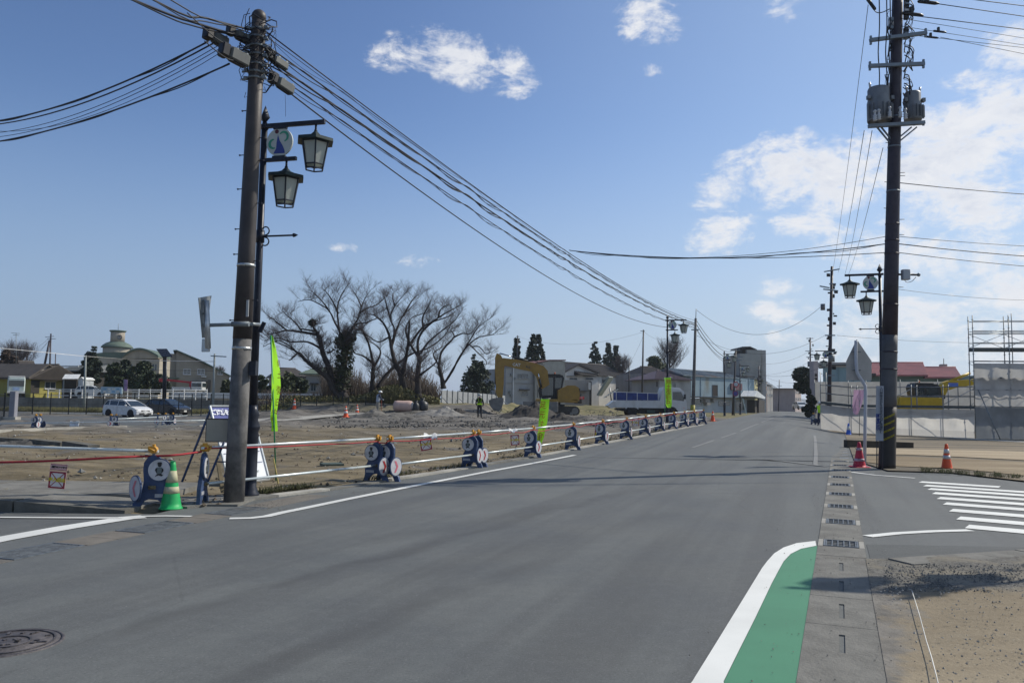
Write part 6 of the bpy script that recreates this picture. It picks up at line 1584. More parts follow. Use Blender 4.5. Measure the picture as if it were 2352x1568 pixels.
p3 = G(1884, 978); person('person in bright yellow vest standing at the scaffold end', p3, R(150), std, [(lambda c: c.z > 1.5, M_skin), (lambda c: .95 < c.z < 1.5 and abs(c.x) < .2, M_vest), (lambda c: True, M_navy)], M_helm, s=1.05)
p4_ = G(1893, 984); person('person in blue work clothes crouching over barricades at the scaffold end', p4_, R(170), bent, [(lambda c: c.z > 1.5, M_skin), (lambda c: True, mat('blue_work_clothes', (.03, .07, .22), .8))], M_helm, s=.8)
# shovel of the first worker
o = MB().bar(p1 + Vector((.35, -.2, 0)), p1 + Vector((.30, -.1, 1.1)), .03).build('shovel', mat('red_handle', (.35, .08, .03), .6), loc=p1, world=True); tag(o, 'thin red handled tool held upright beside the left worker', 'tool')

# ---------- big bags ----------
M_pinkb = mat('pale_pink_bag', (.52, .36, .30), .75, 0, .08, 2, .5, 6); M_bwhite = mat('bag_white', (.55, .52, .50), .6, 0, .1, 3, .5, 8); M_bblk = mat('black_bag', (.025, .027, .03), .45, 0, .3, 4, .8, 8)
bb = G(926, 945); k = bb.y / FPX
bag = thing('flexible_container', 'large pale pink sack lying on its side on the site', 'sack', bb)
q = MB(); prof = [(.05, -22.5), (8, -22.2), (12.6, -19.5), (13.6, -12), (13.2, 0), (13.8, 10), (13, 17), (11.5, 20)]
q.lathe([(r * k, z * k) for r, z in prof], 22, (0, 0, 13 * k), rot=Matrix.Rotation(R(90), 3, 'Y'))
for i, v in enumerate(q.v): v = Vector(v); n_ = noise.noise(v * 3.) * .05; z = max(0.0, v.z) ; q.v[i] = (v.x, v.y + n_, z * .95 + n_ * .5)
q.build('sack_body', M_pinkb, bag)
q = MB(); q.lathe([(r * k, z * k) for r, z in [(11.5, 20), (9, 22.5), (5, 24), (1, 23)]], 22, (0, 0, 13 * k), rot=Matrix.Rotation(R(90), 3, 'Y')); q.v = [(v[0], v[1], v[2] * .95) for v in q.v]; q.build('tied_end', M_bwhite, bag)
for px, py, w, h, lab in ((955, 946, 9, 26, 'left slim black sack beside the pale pink sack'), (970, 944, 13, 30, 'right larger black sack beside the pale pink sack')):
    c = G(px, py); q = MB(); q.lathe([(w * .8 * k, 0), (w * k, 5 * k), (w * .95 * k, h * .6 * k), (w * .6 * k, h * .78 * k), (w * .25 * k, h * .85 * k), (w * .5 * k, h * k)], 14)
    for i, v in enumerate(q.v): v = Vector(v); d = noise.noise(v * 2.6 + Vector((px, 0, 0))) * .22; q.v[i] = (v.x * (1 + d), v.y * (1 + d), v.z * (1 + .1 * d))
    tag(q.build('black_sack', M_bblk, loc=c), lab, 'sack', 'black sacks')

# ---------- heaps of soil ----------
def heap(label, px, py, wpx, hpx, seed, m, deep=1., sharp=1.3):
    c = G(px, py); k = c.y / FPX; a = wpx * k / 2; h = hpx * k; n = 34; mb = MB()
    for i in range(n + 1):
        for j in range(n + 1):
            x, y = -1 + 2 * i / n, -1 + 2 * j / n; r = math.hypot(x, y)
            e_ = max(0, 1 - r ** sharp)
            v = Vector((x * 2.2 + seed, y * 2.2, seed)); z = e_ * (1 + .55 * noise.fractal(v, .9, 2.1, 5)) * h
            z += e_ ** .3 * noise.fractal(v * 5, .8, 2.2, 4) * .06 * (r < .97)
            X = c.x + x * a; Y = c.y + y * a * deep + a * deep * .6
            mb.v.append((x * a, y * a * deep + a * deep * .6, H(X, Y) - c.z + z - .05 + (0 if r < .97 else -.15)))
    for i in range(n):
        for j in range(n): q = i * (n + 1) + j; mb.f.append((q, q + n + 1, q + n + 2, q + 1)); mb.m.append(0); mb.s.append(False)
    return tag(mb.build('soil_heap', m, loc=c, fix=False), label, 'soil heap', 'heaps of dug soil')
M_h1 = mat('dug_soil_grey', (.105, .098, .088), .95, 0, .45, .9, .9, 7); M_h2 = mat('dug_soil_dark', (.042, .037, .033), .95, 0, .45, .9, .9, 7); M_h3 = mat('dug_soil_pale', (.19, .18, .165), .95, 0, .3, .9, .9, 7)
heap('small dark soil heap left of the first worker', 860, 963, 150, 20, 1.3, M_h1)
heap('pale grey soil heap in front of the black sacks', 1010, 958, 170, 20, 4.1, M_h3)
heap('low dark ridge of soil left of the second worker', 1050, 952, 80, 12, 7.7, M_h2)
heap('large dark soil heap below the excavator bucket', 1225, 962, 175, 34, 2.9, M_h2, 1.)
heap('dark soil ridge in front of the excavator tracks', 1285, 968, 150, 15, 6.2, M_h2)
heap('rough grey soil ridge near the middle green banner', 1190, 978, 230, 10, 9.2, M_h1, .7)
heap('low dark ridge behind the barricades below the truck', 1400, 972, 190, 5, 12.1, M_h2, .6)
heap('flat grey soil heap at the left edge of the site', 40, 1024, 260, 14, 15.2, M_h1, .5)
# rubble lumps
pts = []
for i in range(2600):
    a = G(random.uniform(760, 1500), random.uniform(944, 984)); pts.append((a.x + random.uniform(-.4, .4), a.y, a.z + .05))
scatter('dug_lumps', pts, .03, .12, M_h1, 'rough lumps of dug soil between the excavator and the barricades')
# paving slab in the soil and the low foundation by the truck
o = MB().box(G(762, 1070) + Vector((0, 0, .04)), (.5, .5, .06), Matrix.Rotation(.4, 3, 'Z')).build('pit_cover', mat('greenish_cover', (.07, .09, .07), .7), loc=G(762, 1070), world=True); tag(o, 'small square dark cover lying in the brown soil', 'cover')
ww = thing('low_wall', 'low concrete wall behind the excavator and dump truck', 'wall', G(1330, 938))
a, b = V(1330, 935, 88), V(1600, 942, 100); a.z = zrow(a, 939); b.z = zrow(b, 945)
for i in range(14): p, q = a.lerp(b, i / 14), a.lerp(b, (i + .97) / 14); MB().bar(p, q, .3, .55).build('wall_block', M_conc, ww, True)

# ---------- white hoarding with raking braces, behind the second worker ----------
hd_ = thing('hoarding', 'white corrugated hoarding braced from this side behind the left trees', 'hoarding', V(1090, 940, 82))
A_, B_ = V(1014, 941, 84), V(1160, 941, 96); n = 13
for i in range(n):
    p, q = A_.lerp(B_, i / n), A_.lerp(B_, (i + .985) / n); mb = MB(); t0 = zrow(p, 896 + i * .95); t1 = zrow(q, 896 + (i + 1) * .95); b0 = zrow(p, 943 - i * .3)
    mb.add([(p.x, p.y, b0), (q.x, q.y, b0), (q.x, q.y, t1), (p.x, p.y, t0), (p.x, p.y + .06, b0), (q.x, q.y + .06, b0), (q.x, q.y + .06, t1), (p.x, p.y + .06, t0)], [(0, 1, 2, 3), (7, 6, 5, 4), (0, 4, 5, 1), (1, 5, 6, 2), (2, 6, 7, 3), (3, 7, 4, 0)]).build('sheet', mat('hoarding_white', (.34, .35, .36), .5, .1, .1, 2), hd_, True)
    MB().bar((p.x, p.y - .06, b0), (p.x, p.y - .06, t0 + .1), .07).build('post', M_scaf, hd_, True)
    if i in (0, 3, 6, 9, 12): MB().tube([(p.x + .1, p.y - .08, t0 - .5 * (t0 - b0) + .3), (p.x + 1.6, p.y - 1.5, b0 + .02)], .045, 6).build('brace', M_galv, hd_, True)
# ---------- fences at the parking lot ----------
M_fb = mat('fence_black', (.012, .013, .014), .5, .2, .2, 8)
ff = thing('mesh_fence', 'black post and wire mesh fence round the parking lot', 'fence', V(200, 952, 64))
fpts = [(-60, 1000, 902), (8, 966, 903), (33, 957, 903), (74, 950.5, 903), (115, 950.5, 903), (157, 949, 903), (198, 947.5, 903), (237, 946, 903), (272, 944, 903), (308, 943, 903), (342, 942, 903), (376, 941, 904), (410, 941, 905), (440, 943, 905), (462, 944, 905), (484, 944, 905), (512, 943, 905), (590, 942, 908), (612, 941, 908), (650, 941, 909), (690, 940, 910), (727, 939, 911), (765, 938, 911), (800, 937, 912), (840, 936, 913), (880, 935, 914)]
FP = []
for i, (x, yb, yt) in enumerate(fpts):
    d = min(86, G(x, yb).y) if x < 500 else 70 + (x - 560) * .004
    if x > 34 and x < 500: d = 67 + (x - 34) * .012
    if x == 33: d = 60
    if x == 8: d = 52
    if x < 0: d = 36
    b = V(x, yb, d); b.z = H(b.x, b.y); tz = zrow(b, yt); FP.append((b, tz))
    MB().bar(b, (b.x, b.y, tz + .05), .065).build('post', M_fb, ff, True)
mb = MB()
for (a, ta), (b, tb_) in zip(FP[:-1], FP[1:]):
    for q in (.04, .5, .97): mb.bar((a.x, a.y, a.z + (ta - a.z) * q), (b.x, b.y, b.z + (tb_ - b.z) * q), .022)
    k = max(2, int((b - a).length / .35))
    for j in range(1, k): t = j / k; mb.bar((a.x + (b.x - a.x) * t, a.y + (b.y - a.y) * t, a.z + .05), (a.x + (b.x - a.x) * t, a.y + (b.y - a.y) * t, a.z + (ta - a.z) * .97), .008)
stuff(mb.build('mesh_wires', M_fb, ff, True))
M_gr = mat('guardrail_white', (.60, .61, .62), .4, 0, .08, 3)
gr = thing('guard_rail', 'white tubular guard rail on top of the concrete wall on the left', 'guard rail', V(250, 905, 88))
GA, GB = V(110, 905, 89), V(475, 905, 89); GA.z = H(GA.x, GA.y); GB.z = H(GB.x, GB.y)
for i in range(15):
    p = GA.lerp(GB, i / 14); MB().bar((p.x, p.y, 1.3), (p.x, p.y, zrow(p, 893)), .12, .08).build('post', M_gr, gr, True)
for yy in (894, 898.5, 908): MB().tube([(GA.x, GA.y - .08, zrow(GA, yy)), (GB.x, GB.y - .08, zrow(GB, yy + 2))], .055, 6).build('rail', M_gr, gr, True)
g2 = thing('guard_rail', 'white lattice railing running behind the bare trees', 'guard rail', V(700, 910, 92))
GA, GB = V(395, 905, 91), V(940, 912, 91)
n = 62
for i in range(n + 1):
    p = GA.lerp(GB, i / n); y0, y1 = 902 + i * .11, 911.5 + i * .11
    MB().bar((p.x, p.y, zrow(p, y1)), (p.x, p.y, zrow(p, y0)), .07).build('post', M_gr, g2, True)
for q in (0, .45, .9): MB().bar((GA.x, GA.y, zrow(GA, 902.5 + 9 * q)), (GB.x, GB.y, zrow(GB, 909 + 9 * q)), .04, .22).build('rail', M_gr, g2, True)
# concrete retaining wall on the left
rw = thing('retaining_wall', 'weathered concrete retaining wall behind the parking lot', 'wall', V(180, 925, 86))
M_rw = mat('wall_concrete', (.19, .18, .16), .9, 0, .25, 1.2, .3, 20, (.09, .085, .07))
for i in range(14):
    x0 = -74 + i * 4.; MB().bx(x0, 86.0, -.1, x0 + 3.97, 86.4, 1.42).build('wall_panel', M_rw, rw, True)
    
# stone pillar and notice things on the left
sp_ = thing('pillar', 'pale grey square pillar on a concrete foot at the far left', 'pillar', G(29, 965))
c = G(29, 965); k = c.y / FPX
MB().box(c + Vector((0, 0, .5 * 66 * k)), (13 * k, 13 * k, 66 * k), bev=.02).build('shaft', mat('pillar_grey', (.22, .22, .25), .7, 0, .1), sp_, True)
MB().box(c + Vector((-.15, 0, .10)), (35 * k, .6, 9 * k)).build('foot', M_conc2, sp_, True)
# barricades and pipe at the parking kerb
def mini(px, py, lab): return copy_tree(proto, G(px, py), R(random.uniform(-70, 70)), lab, .8)
mini(80, 986, 'blue barricade below the pillar at the parking lot kerb, left'); mini(90, 985, 'blue barricade at the parking lot kerb, second from left')
mini(254, 983, 'blue barricade in the cluster in front of the white car, left'); mini(264, 982, 'blue barricade in the cluster in front of the white car, right')
mini(362, 977, 'blue barricade in front of the black car, left'); mini(378, 977, 'blue barricade in front of the black car, middle'); mini(395, 976, 'blue barricade in front of the black car, right')
q_ = G(260, 983); dq = q_.y
pipe(V(-60, 974, dq - 1), V(485, 965, dq + 1), 'long white pipe along the near edge of the parking lot', .028)
pipe(V(262, 962, dq + 4), V(430, 954, dq + 14), 'second white pipe just in front of the parked cars', .028)
rag(V(172, 968, dq), .5, .35, 'white cloth hanging on the parking lot pipe')
car_sign = MB().ball(V(240, 972, dq), (.25, .03, .2), 12, 6)
sol = thing('solar_lamp', 'tilted dark solar panel on a double post behind the cars', 'solar lamp', V(379, 935, 84))
a, b, c_, d_ = V(359, 801, 84.5), V(383, 800.5, 84.5), V(396, 818, 83), V(372, 819, 83); quad_panel([a, b, c_, d_][::-1], .08, mat('solar_panel', (.02, .022, .03), .25, .2), sol, 'panel')
for px in (377, 381): MB().tube([V(px - 2, 930, 84), V(px, 818, 84)], .13, 8).build('post', M_dk, sol, True)
nb = thing('notice_board', 'pale blue community notice board with posters in front of the bushes', 'notice board', V(255, 905, 88.5))
quad_panel([V(231, 903, 88), V(280, 905, 88), V(280, 889, 88), V(232, 887.5, 88)], .1, mat('pale_blue_board', (.38, .50, .58), .6, 0, .25, .9), nb, 'board')
for x in (233, 262, 279): MB().bar(V(x, 912, 88.1), V(x, 889, 88.1), .1).build('post', M_galvd, nb, True)
iv = nb.matrix_basis.inverted()
for i in range(8): quad_panel([V(237 + i % 4 * 10, 895 + i // 4 * 6, 87.95), V(244 + i % 4 * 10, 895.2 + i // 4 * 6, 87.95), V(244 + i % 4 * 10, 891 + i // 4 * 6, 87.95), V(237 + i % 4 * 10, 891 + i // 4 * 6, 87.95)], .01, mat('poster_white', (.6, .6, .58), .6) if i % 3 else mat('poster_blue', (.2, .35, .5), .6), nb, 'poster')
pbn = thing('banner', 'short purple and white banner beside the pale blue notice board', 'banner', V(288, 905, 88.5)); MB().bar(V(284.5, 905, 88.5), V(284.5, 871, 88.5), .06).build('pole', M_galvd, pbn, True)
quad_panel([V(285, 897, 88.5), V(292, 897, 88.5), V(293, 872, 88.5), V(285, 871, 88.5)], .02, mat('purple_cloth', (.30, .20, .36), .8, 0, .35, 1.5), pbn, 'cloth')
# ================= BUILDINGS =================
M_win = glass('house_glass', (.05, .065, .075), .08); M_wfr = mat('window_frame', (.30, .31, .31), .5, .3, .1, 5); M_wfd = mat('dark_frame', (.05, .05, .05), .5)
class Bld:
    def __init__(s, name, label, xa, da, xb, db, deep, cat='house', ybase=None):
        a, b = V(xa, 900, da), V(xb, 900, db); s.A = Vector((a.x, a.y, 0)); s.B = Vector((b.x, b.y, 0)); s.L = (s.B - s.A).length; s.ex = (s.B - s.A) / s.L
        s.rz = math.atan2(s.ex.y, s.ex.x); s.ey = Vector((-s.ex.y, s.ex.x, 0)); s.deep = deep
        s.z0 = min(H(a.x, a.y), H(b.x, b.y)) - .3; s.A.z = s.z0
        s.t = thing(name, label, cat, s.A, s.rz)
    def loc(s, px, py, t=0):
        """(s, z) where the sight line meets the plane t behind the front"""
        r = ray(px, py); n = s.ey; P = Vector((s.A.x, s.A.y, 0)) + n * t; o = Vector((0, 0, EYE))
        k = (P - Vector((0, 0, 0))).dot(n) / r.dot(n); q = o + r * k; return ((q - s.A).dot(s.ex), q.z - s.z0)
    def poly(s, pts, t=0): return [s.loc(x, y, t) if y is not None else (s.loc(x, 900, t)[0], 0) for x, y in pts]
    def wall(s, pts, m, t0=0, t1=None, name='wall'):
        return MB().prism(s.poly(pts, t0), t0, s.deep if t1 is None else t1).build(name, m, s.t)
    def box(s, x0, y0, x1, y1, t0, t1, m, name, bev=0.):
        a = s.loc(x0, y0, t0); b = s.loc(x1, y1, t0) if y1 is not None else (s.loc(x1, 900, t0)[0], 0.)
        return MB().bx(a[0], t0, min(a[1], b[1]), b[0], t1, max(a[1], b[1]), bev=bev).build(name, m, s.t)
    def win(s, x0, y0, x1, y1, c=2, r=1, t=0, m=None, fm=None, sill=True, name='window'):
        a = s.loc(x0, y0, t); b = s.loc(x1, y1, t); sx0, sx1 = sorted((a[0], b[0])); z0, z1 = sorted((a[1], b[1])); f = .06; mb = MB(); fm = fm or M_wfr
        for q in ((sx0, z0, sx0 + f, z1), (sx1 - f, z0, sx1, z1), (sx0 + f, z0, sx1 - f, z0 + f), (sx0 + f, z1 - f, sx1 - f, z1)): mb.bx(q[0], t - .07, q[1], q[2], t - .004, q[3])
        for i in range(1, c): x = sx0 + (sx1 - sx0) * i / c; mb.bx(x - .025, t - .06, z0 + f, x + .025, t - .006, z1 - f)
        for i in range(1, r): z = z0 + (z1 - z0) * i / r; mb.bx(sx0 + f, t - .055, z - .02, sx1 - f, t - .007, z + .02)
        o = mb.build(name, fm, s.t)
        for i in range(c):
            xa = sx0 + (sx1 - sx0) * i / c + .03; xb = sx0 + (sx1 - sx0) * (i + 1) / c - .03; MB().bx(xa, t - .035, z0 + .05, xb, t - .02, z1 - .05).build('pane', m or M_win, o)
        if sill: MB().bx(sx0 - .06, t - .13, z0 - .07, sx1 + .06, t - .003, z0 - .004).build('sill', fm, o)
        return o
    def roof(s, pts, th, m, o0=.4, o1=.4, name='roof', t=0):
        """bent sheet whose front edge line is given; runs back over the building"""
        P = s.poly(pts, t - o0); n = len(P); return MB().prism(P + [(x, z + th) for x, z in reversed(P)], t - o0, s.deep + o1).build(name, m, s.t)
    def tiles(s, x0, x1, ye, yr, m, over=.5, ridge=None, th=.12, name='roof', ribs=0, hip=0.):
        """roof with eaves along the front and ridge behind: eave row ye in front, ridge row yr"""
        tr = s.deep / 2 if ridge is None else ridge
        a = s.loc(x0, ye, -over); b = s.loc(x1, ye, -over); zr = s.loc((x0 + x1) / 2, yr, tr)[1]; w = (b[0] - a[0]); h = hip * w
        za = (a[1] + b[1]) / 2
        vs = [(a[0], -over, za), (b[0], -over, za), (b[0] - h, tr, zr), (a[0] + h, tr, zr), (b[0], 2 * tr + over, za), (a[0], 2 * tr + over, za)]
        vs += [(x, y, z - th) for x, y, z in vs]
        o = MB().add(vs, [(0, 1, 2, 3), (3, 2, 4, 5), (0, 3, 5), (1, 4, 2), (7, 6, 9, 8), (9, 11, 10, 8), (0, 6, 7, 1), (5, 4, 10, 11), (0, 5, 11, 9, 6), (1, 7, 8, 10, 4)]).build(name, m, s.t)
        if ribs:
            mb = MB()
            for i in range(ribs):
                q = (i + .5) / ribs; p0 = Vector(vs[0]).lerp(Vector(vs[1]), q); xx = p0.x; k = 1.
                if h: k = min(1, (xx - a[0]) / h, (b[0] - xx) / h)
                p1 = Vector((xx, -over + (tr + over) * k, za + (zr - za) * k)); mb.bar(p0 + Vector((0, 0, .02)), p1 + Vector((0, 0, .02)), .06, .05)
            stuff(mb.build('roof_ribs', m, o))
        MB().tube([vs[3], vs[2]], .13, 6).build('ridge', m, o)
        return o
def wl(name, c, **k): return mat(name, c, .85, 0, .10, .6, .15, 12, k.get('stain', tuple(q * .6 for q in c)))
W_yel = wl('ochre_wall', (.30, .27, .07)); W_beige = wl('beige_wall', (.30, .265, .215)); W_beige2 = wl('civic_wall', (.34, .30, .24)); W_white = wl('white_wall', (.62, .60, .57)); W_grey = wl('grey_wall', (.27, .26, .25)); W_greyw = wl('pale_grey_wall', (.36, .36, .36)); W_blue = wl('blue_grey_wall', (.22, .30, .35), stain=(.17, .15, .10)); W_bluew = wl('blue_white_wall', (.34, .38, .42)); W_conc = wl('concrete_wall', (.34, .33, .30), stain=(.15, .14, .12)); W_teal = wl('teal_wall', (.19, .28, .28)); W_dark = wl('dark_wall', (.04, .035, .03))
T_br = mat('brown_tiles', (.085, .072, .062), .8, 0, .2, 1.2, .3, 10); T_grey = mat('grey_tiles', (.06, .068, .075), .6, 0, .2, 1.2, .3, 10); T_green = mat('green_copper', (.10, .135, .105), .7, 0, .15, 1.); T_dk = mat('dark_roof', (.05, .045, .045), .7, 0, .2, 1.5); T_pur = mat('purple_brown_metal', (.11, .075, .085), .6, 0, .15, 1.); T_rust = mat('rusty_blue_metal', (.17, .21, .24), .6, .1, .3, .5, stain=(.25, .14, .09)); T_red = mat('faded_red_metal', (.33, .12, .12), .6, 0, .18, .7, stain=(.22, .10, .09)); T_blue = mat('blue_slate', (.07, .10, .12), .6, 0, .15, 1.)

# left: ochre house
b = Bld('house', 'ochre yellow house with brown gable roof on the far left', 71, 104, 150, 109, 11)
b.wall([(71, None), (71, 866), (113, 843), (150, 864), (142, 866), (142, None)], W_yel)
for q in ([(71, 866), (71, 862), (113, 841), (113, 848)], [(113, 848), (113, 841), (152, 862), (152, 867), (142, 866), (112, 846)]): MB().prism(b.poly(q, -.05), -.06, .0).build('gable_board', W_white, b.t)
b.roof([(66, 870), (113, 839)], .22, T_br, .5); b.roof([(113, 839), (158, 864)], .22, T_br, .5)
b.box(72, 872, 90, 903, -.03, -.005, W_dark, 'porch_shade_sheet'); b.win(103, 876, 127, 893, 2, fm=M_gr); b.box(100, 873, 131, 875, -.8, -.01, T_dk, 'window_hood')  # thin dark sheet on the wall paints the shade under the porch overhang
MB().ball((b.loc(109, 846)[0], -.07, b.loc(109, 846)[1]), .18, 8, 5).build('gable_vent', M_wfd, b.t)
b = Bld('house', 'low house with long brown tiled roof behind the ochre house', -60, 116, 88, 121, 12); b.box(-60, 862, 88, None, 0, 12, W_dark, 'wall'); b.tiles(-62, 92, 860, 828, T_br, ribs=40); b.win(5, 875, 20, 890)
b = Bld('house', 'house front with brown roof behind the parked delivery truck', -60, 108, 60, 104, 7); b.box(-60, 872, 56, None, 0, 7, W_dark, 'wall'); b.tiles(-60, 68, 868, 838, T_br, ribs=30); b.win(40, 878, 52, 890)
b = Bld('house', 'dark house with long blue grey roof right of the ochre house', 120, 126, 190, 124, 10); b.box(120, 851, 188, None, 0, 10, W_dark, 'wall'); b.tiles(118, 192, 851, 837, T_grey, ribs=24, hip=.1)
mb = MB(); 
for i in range(16): a_ = b.loc(128 + i * 3.3, 846, -.3); mb.box((a_[0], -.2, a_[1] + .35), (.3, .12, .22))
stuff(mb.build('snow_guards', M_wband, b.t))
b = Bld('carport', 'carport with striped white corrugated roof beside the ochre house', 144, 103, 181, 103, 4, 'carport')
for i in range(13):
    x = 144 + i * 2.8; a_ = b.loc(x, 870, -.4); c_ = b.loc(x + 1.6, 863, 2.5); MB().bar((a_[0], -.4, a_[1]), (c_[0], 3, c_[1] + .2), .30 if i % 2 else .12, .06).build('roof_strip', M_wband, b.t)
for x in (145, 180): b.box(x, 869, x + 1, None, 0, .1, M_galvd, 'post')
b.box(146, 872, 175, None, 3.8, 4, W_dark, 'back_wall')
b = Bld('shed', 'small pale metal shed beside the striped carport', 179, 99, 191, 99, 2.5, 'shed'); b.wall([(180, None), (180, 872), (186, 868), (191, 872), (191, None)], mat('shed_metal', (.40, .42, .44), .5, .1)); b.roof([(179, 873), (186, 867.5)], .1, M_wband, .1, .1); b.roof([(186, 867.5), (192, 872)], .1, M_wband, .1, .1)

# civic building with dome and clock tower
b = Bld('civic_building', 'civic building with green domed drum, clock tower and barrel roof', 213, 188, 365, 190, 26, 'building')
b.box(214, 822, 363, None, 0, 24, W_beige2, 'wall')
arc = [(281 + (363 - 281) * i / 14, 820 - 17 * math.sin(math.pi * (i / 14) ** .9)) for i in range(15)]
MB().prism(b.poly([(281, 823)] + arc + [(363, 823)], -.2), -.2, 22).build('barrel_front', W_beige2, b.t)
P = b.poly(arc, -.8); MB().prism(P + [(x, z + .45) for x, z in reversed(P)], -.8, 24).build('barrel_roof', T_green, b.t)
MB().prism(b.poly([(210, 824), (222, 811), (240, 809), (295, 809), (284, 823)], .5), .3, 20).build('lower_roof', T_green, b.t)
cx, _ = b.loc(269, 800, 8)
def zz(py, t=8): return b.loc(269, py, t)[1]
r_ = lambda px: px * 198 / FPX / 2
MB().lathe([(r_(59), zz(824)), (r_(59), zz(798))], 28, (cx, 8, 0)).build('drum', W_beige2, b.t)
MB().lathe([(r_(67), zz(799)), (r_(67), zz(797)), (r_(60), zz(793)), (r_(48), zz(788.5)), (r_(32), zz(785)), (r_(10), zz(784))], 28, (cx, 8, 0)).build('dome', T_green, b.t)
tw = MB().lathe([(r_(30), zz(787)), (r_(30), zz(763))], 24, (cx, 8, 0)).build('clock_tower', W_beige2, b.t)
MB().lathe([(r_(30), zz(763.5)), (r_(36), zz(760.5)), (r_(36), zz(759))], 24, (cx, 8, 0)).build('tower_cap', T_green, b.t)
xc, zc_ = b.loc(274, 774, 8 - r_(30))
MB().lathe([(r_(11), -.1), (r_(11), .1)], 20, (xc, 8 - r_(30) + .15, zc_), rot=Matrix.Rotation(R(90), 3, 'X')).build('clock_rim', T_dk, tw)
MB().lathe([(r_(8.6), -.05), (r_(8.6), .05)], 20, (xc, 8 - r_(30) - .02, zc_), rot=Matrix.Rotation(R(90), 3, 'X')).build('clock_face', W_grey, tw)
MB().bar((xc, 8 - r_(30) - .12, zc_), (xc + .25, 8 - r_(30) - .12, zc_ + .25), .08).build('clock_hand', T_dk, tw); MB().bar((xc, 8 - r_(30) - .15, zc_), (xc - .1, 8 - r_(30) - .15, zc_ + .4), .06).build('clock_hand', T_dk, tw)
MB().tube([(cx, 8, zz(759)), (cx, 8, zz(743))], .06, 5).build('antenna', M_galvd, b.t)
for i, x in enumerate((300, 350, 356)): b.win(x, 836, x + 4, 850, 1)
# beige house with a mono-pitch roof
b = Bld('house', 'beige house with long sloping mono-pitch roof left of the brown pole', 392, 118, 527, 121, 9)
b.wall([(405, None), (405, 808), (409, 808), (527, 862), (527, None)], W_beige, 0); b.box(392, 812, 405.5, None, .6, 8, W_beige, 'side_wall')
b.roof([(398, 806), (404, 805.5)], .15, T_green, .3); b.roof([(404, 805.5), (460, 829), (530, 865)], .2, T_green, .4)
for x in (421, 453): b.win(x, 847, x + 17, 860, 2, 2, fm=M_gr)
b.win(500, 850, 512, 860, 2, fm=M_gr); b.win(440, 882, 466, 892, 2)
b.box(385, 866, 412, 869, -1.2, .0, T_green, 'porch_roof'); b.box(437, 874.5, 475, 877, -1., 0, T_br, 'door_hood'); b.box(477, 872, 483, None, -.3, 0, T_br, 'downpipe_cover'); b.box(462, 863, 474, 866, -.3, -.01, M_wband, 'air_conditioner')
# delivery truck and crane truck
def ktruck(name, lab, px, py, d, boom=False, w=75, rz=0.):
    c = V(px, py, d); t = thing(name, lab, 'truck', c, rz); 
    MB().bx(-1.0, -.85, .55, .75, .85, 2.0, bev=.12).build('cab', M_wp, t); MB().bx(-.98 + .1, -.87, 1.25, .6, -.84, 1.8).build('side_window', M_gl, t); MB().bx(.74, -.7, 1.2, .77, .7, 1.85).build('windscreen', M_gl, t)
    MB().bx(-4.0, -.9, .65, -1.05, .9, .8).build('bed', M_wp, t); MB().bx(-4.0, -.92, .8, -1.05, -.86, 1.15).build('bed_side', M_wp, t); MB().bx(-4.0, .86, .8, -1.05, .92, 1.15).build('bed_side', M_wp, t)
    for x in (0, -3): 
        for y in (-.75, .75): wheel(t, (x, y, .36), .36, .2)
    for y in (-.6, .6): MB().box((.78, y, .8), (.05, .25, .15)).build('headlight', M_wband, t)
    if boom:
        MB().bar((-1.3, 0, 1.9), (-6.2, 0, 2.35), .28).build('crane_boom', mat('crane_red', (.40, .02, .03), .4), t); MB().bx(-1.5, -.3, .8, -1.1, .3, 2.0).build('crane_column', MT['crane_red'], t); MB().box((-6.2, 0, 2.2), (.4, .3, .5)).build('boom_head', MT['crane_red'], t)
    return t
ktruck('crane_truck', 'small white truck with raised red crane boom in front of the beige house', 457, 906, 100, True).scale = (.78,) * 3
c = V(36, 909, 92); dt = thing('delivery_truck', 'white and blue green truck cab parked on the road at the far left', 'truck', c, R(-58)); dt.scale = (.82,) * 3
MB().bx(-1.2, -1.05, .5, .8, 1.05, 2.55, bev=.15).build('cab', mat('mint_truck', (.46, .52, .50), .35, 0, .05), dt); MB().bx(.79, -.92, 1.35, .83, .92, 2.15).build('windscreen', M_gl, dt)
MB().bx(-.9, -1.08, 1.4, .5, -1.05, 2.1).build('side_window', M_gl, dt); MB().bx(-1.2, -1.0, 2.56, .7, 1.0, 2.75, bev=.08).build('roof_deflector', M_wp, dt); MB().bx(.8, -.4, .75, .84, .4, 1.2).build('grille', mat('pale_blue_grille', (.3, .4, .6), .5), dt)
MB().bx(.8, -1.05, .4, .9, 1.05, .68).build('bumper', M_wband, dt); MB().bx(-5.5, -1., .7, -1.25, 1., 1.0).build('bed', M_wp, dt)
for x in (-.1, -4): 
    for y in (-.85, .85): wheel(dt, (x, y, .42), .42, .26)
car('white car half hidden behind the white guard rail by the striped carport', V(212, 911.5, 98), R(8), cw, s=.9, group=None)

# houses behind the bare trees
b = Bld('house', 'house with brown hipped roof glimpsed right of the left lamp post', 636, 116, 712, 118, 9); b.box(640, 863, 709, None, 0, 9, W_grey, 'wall'); b.tiles(634, 712, 864, 846, T_br, ribs=20, hip=.25); b.win(690, 868, 700, 884); b.win(655, 880, 668, 892)
b = Bld('house', 'grey house with dark green roof and white eaves behind the leftmost bare tree', 686, 108, 776, 108, 9); b.box(703, 862, 745, None, 0, 9, W_grey, 'wall'); b.box(745, 862, 775, None, .1, 9, W_greyw, 'wall'); b.tiles(686, 780, 858, 845, T_green, ribs=24, hip=.12); b.box(690, 858, 778, 862, -.3, 0, M_wband, 'eaves'); b.win(714, 882, 726, 898); b.box(712, 879, 731, 882, -.5, 0, T_dk, 'window_hood')
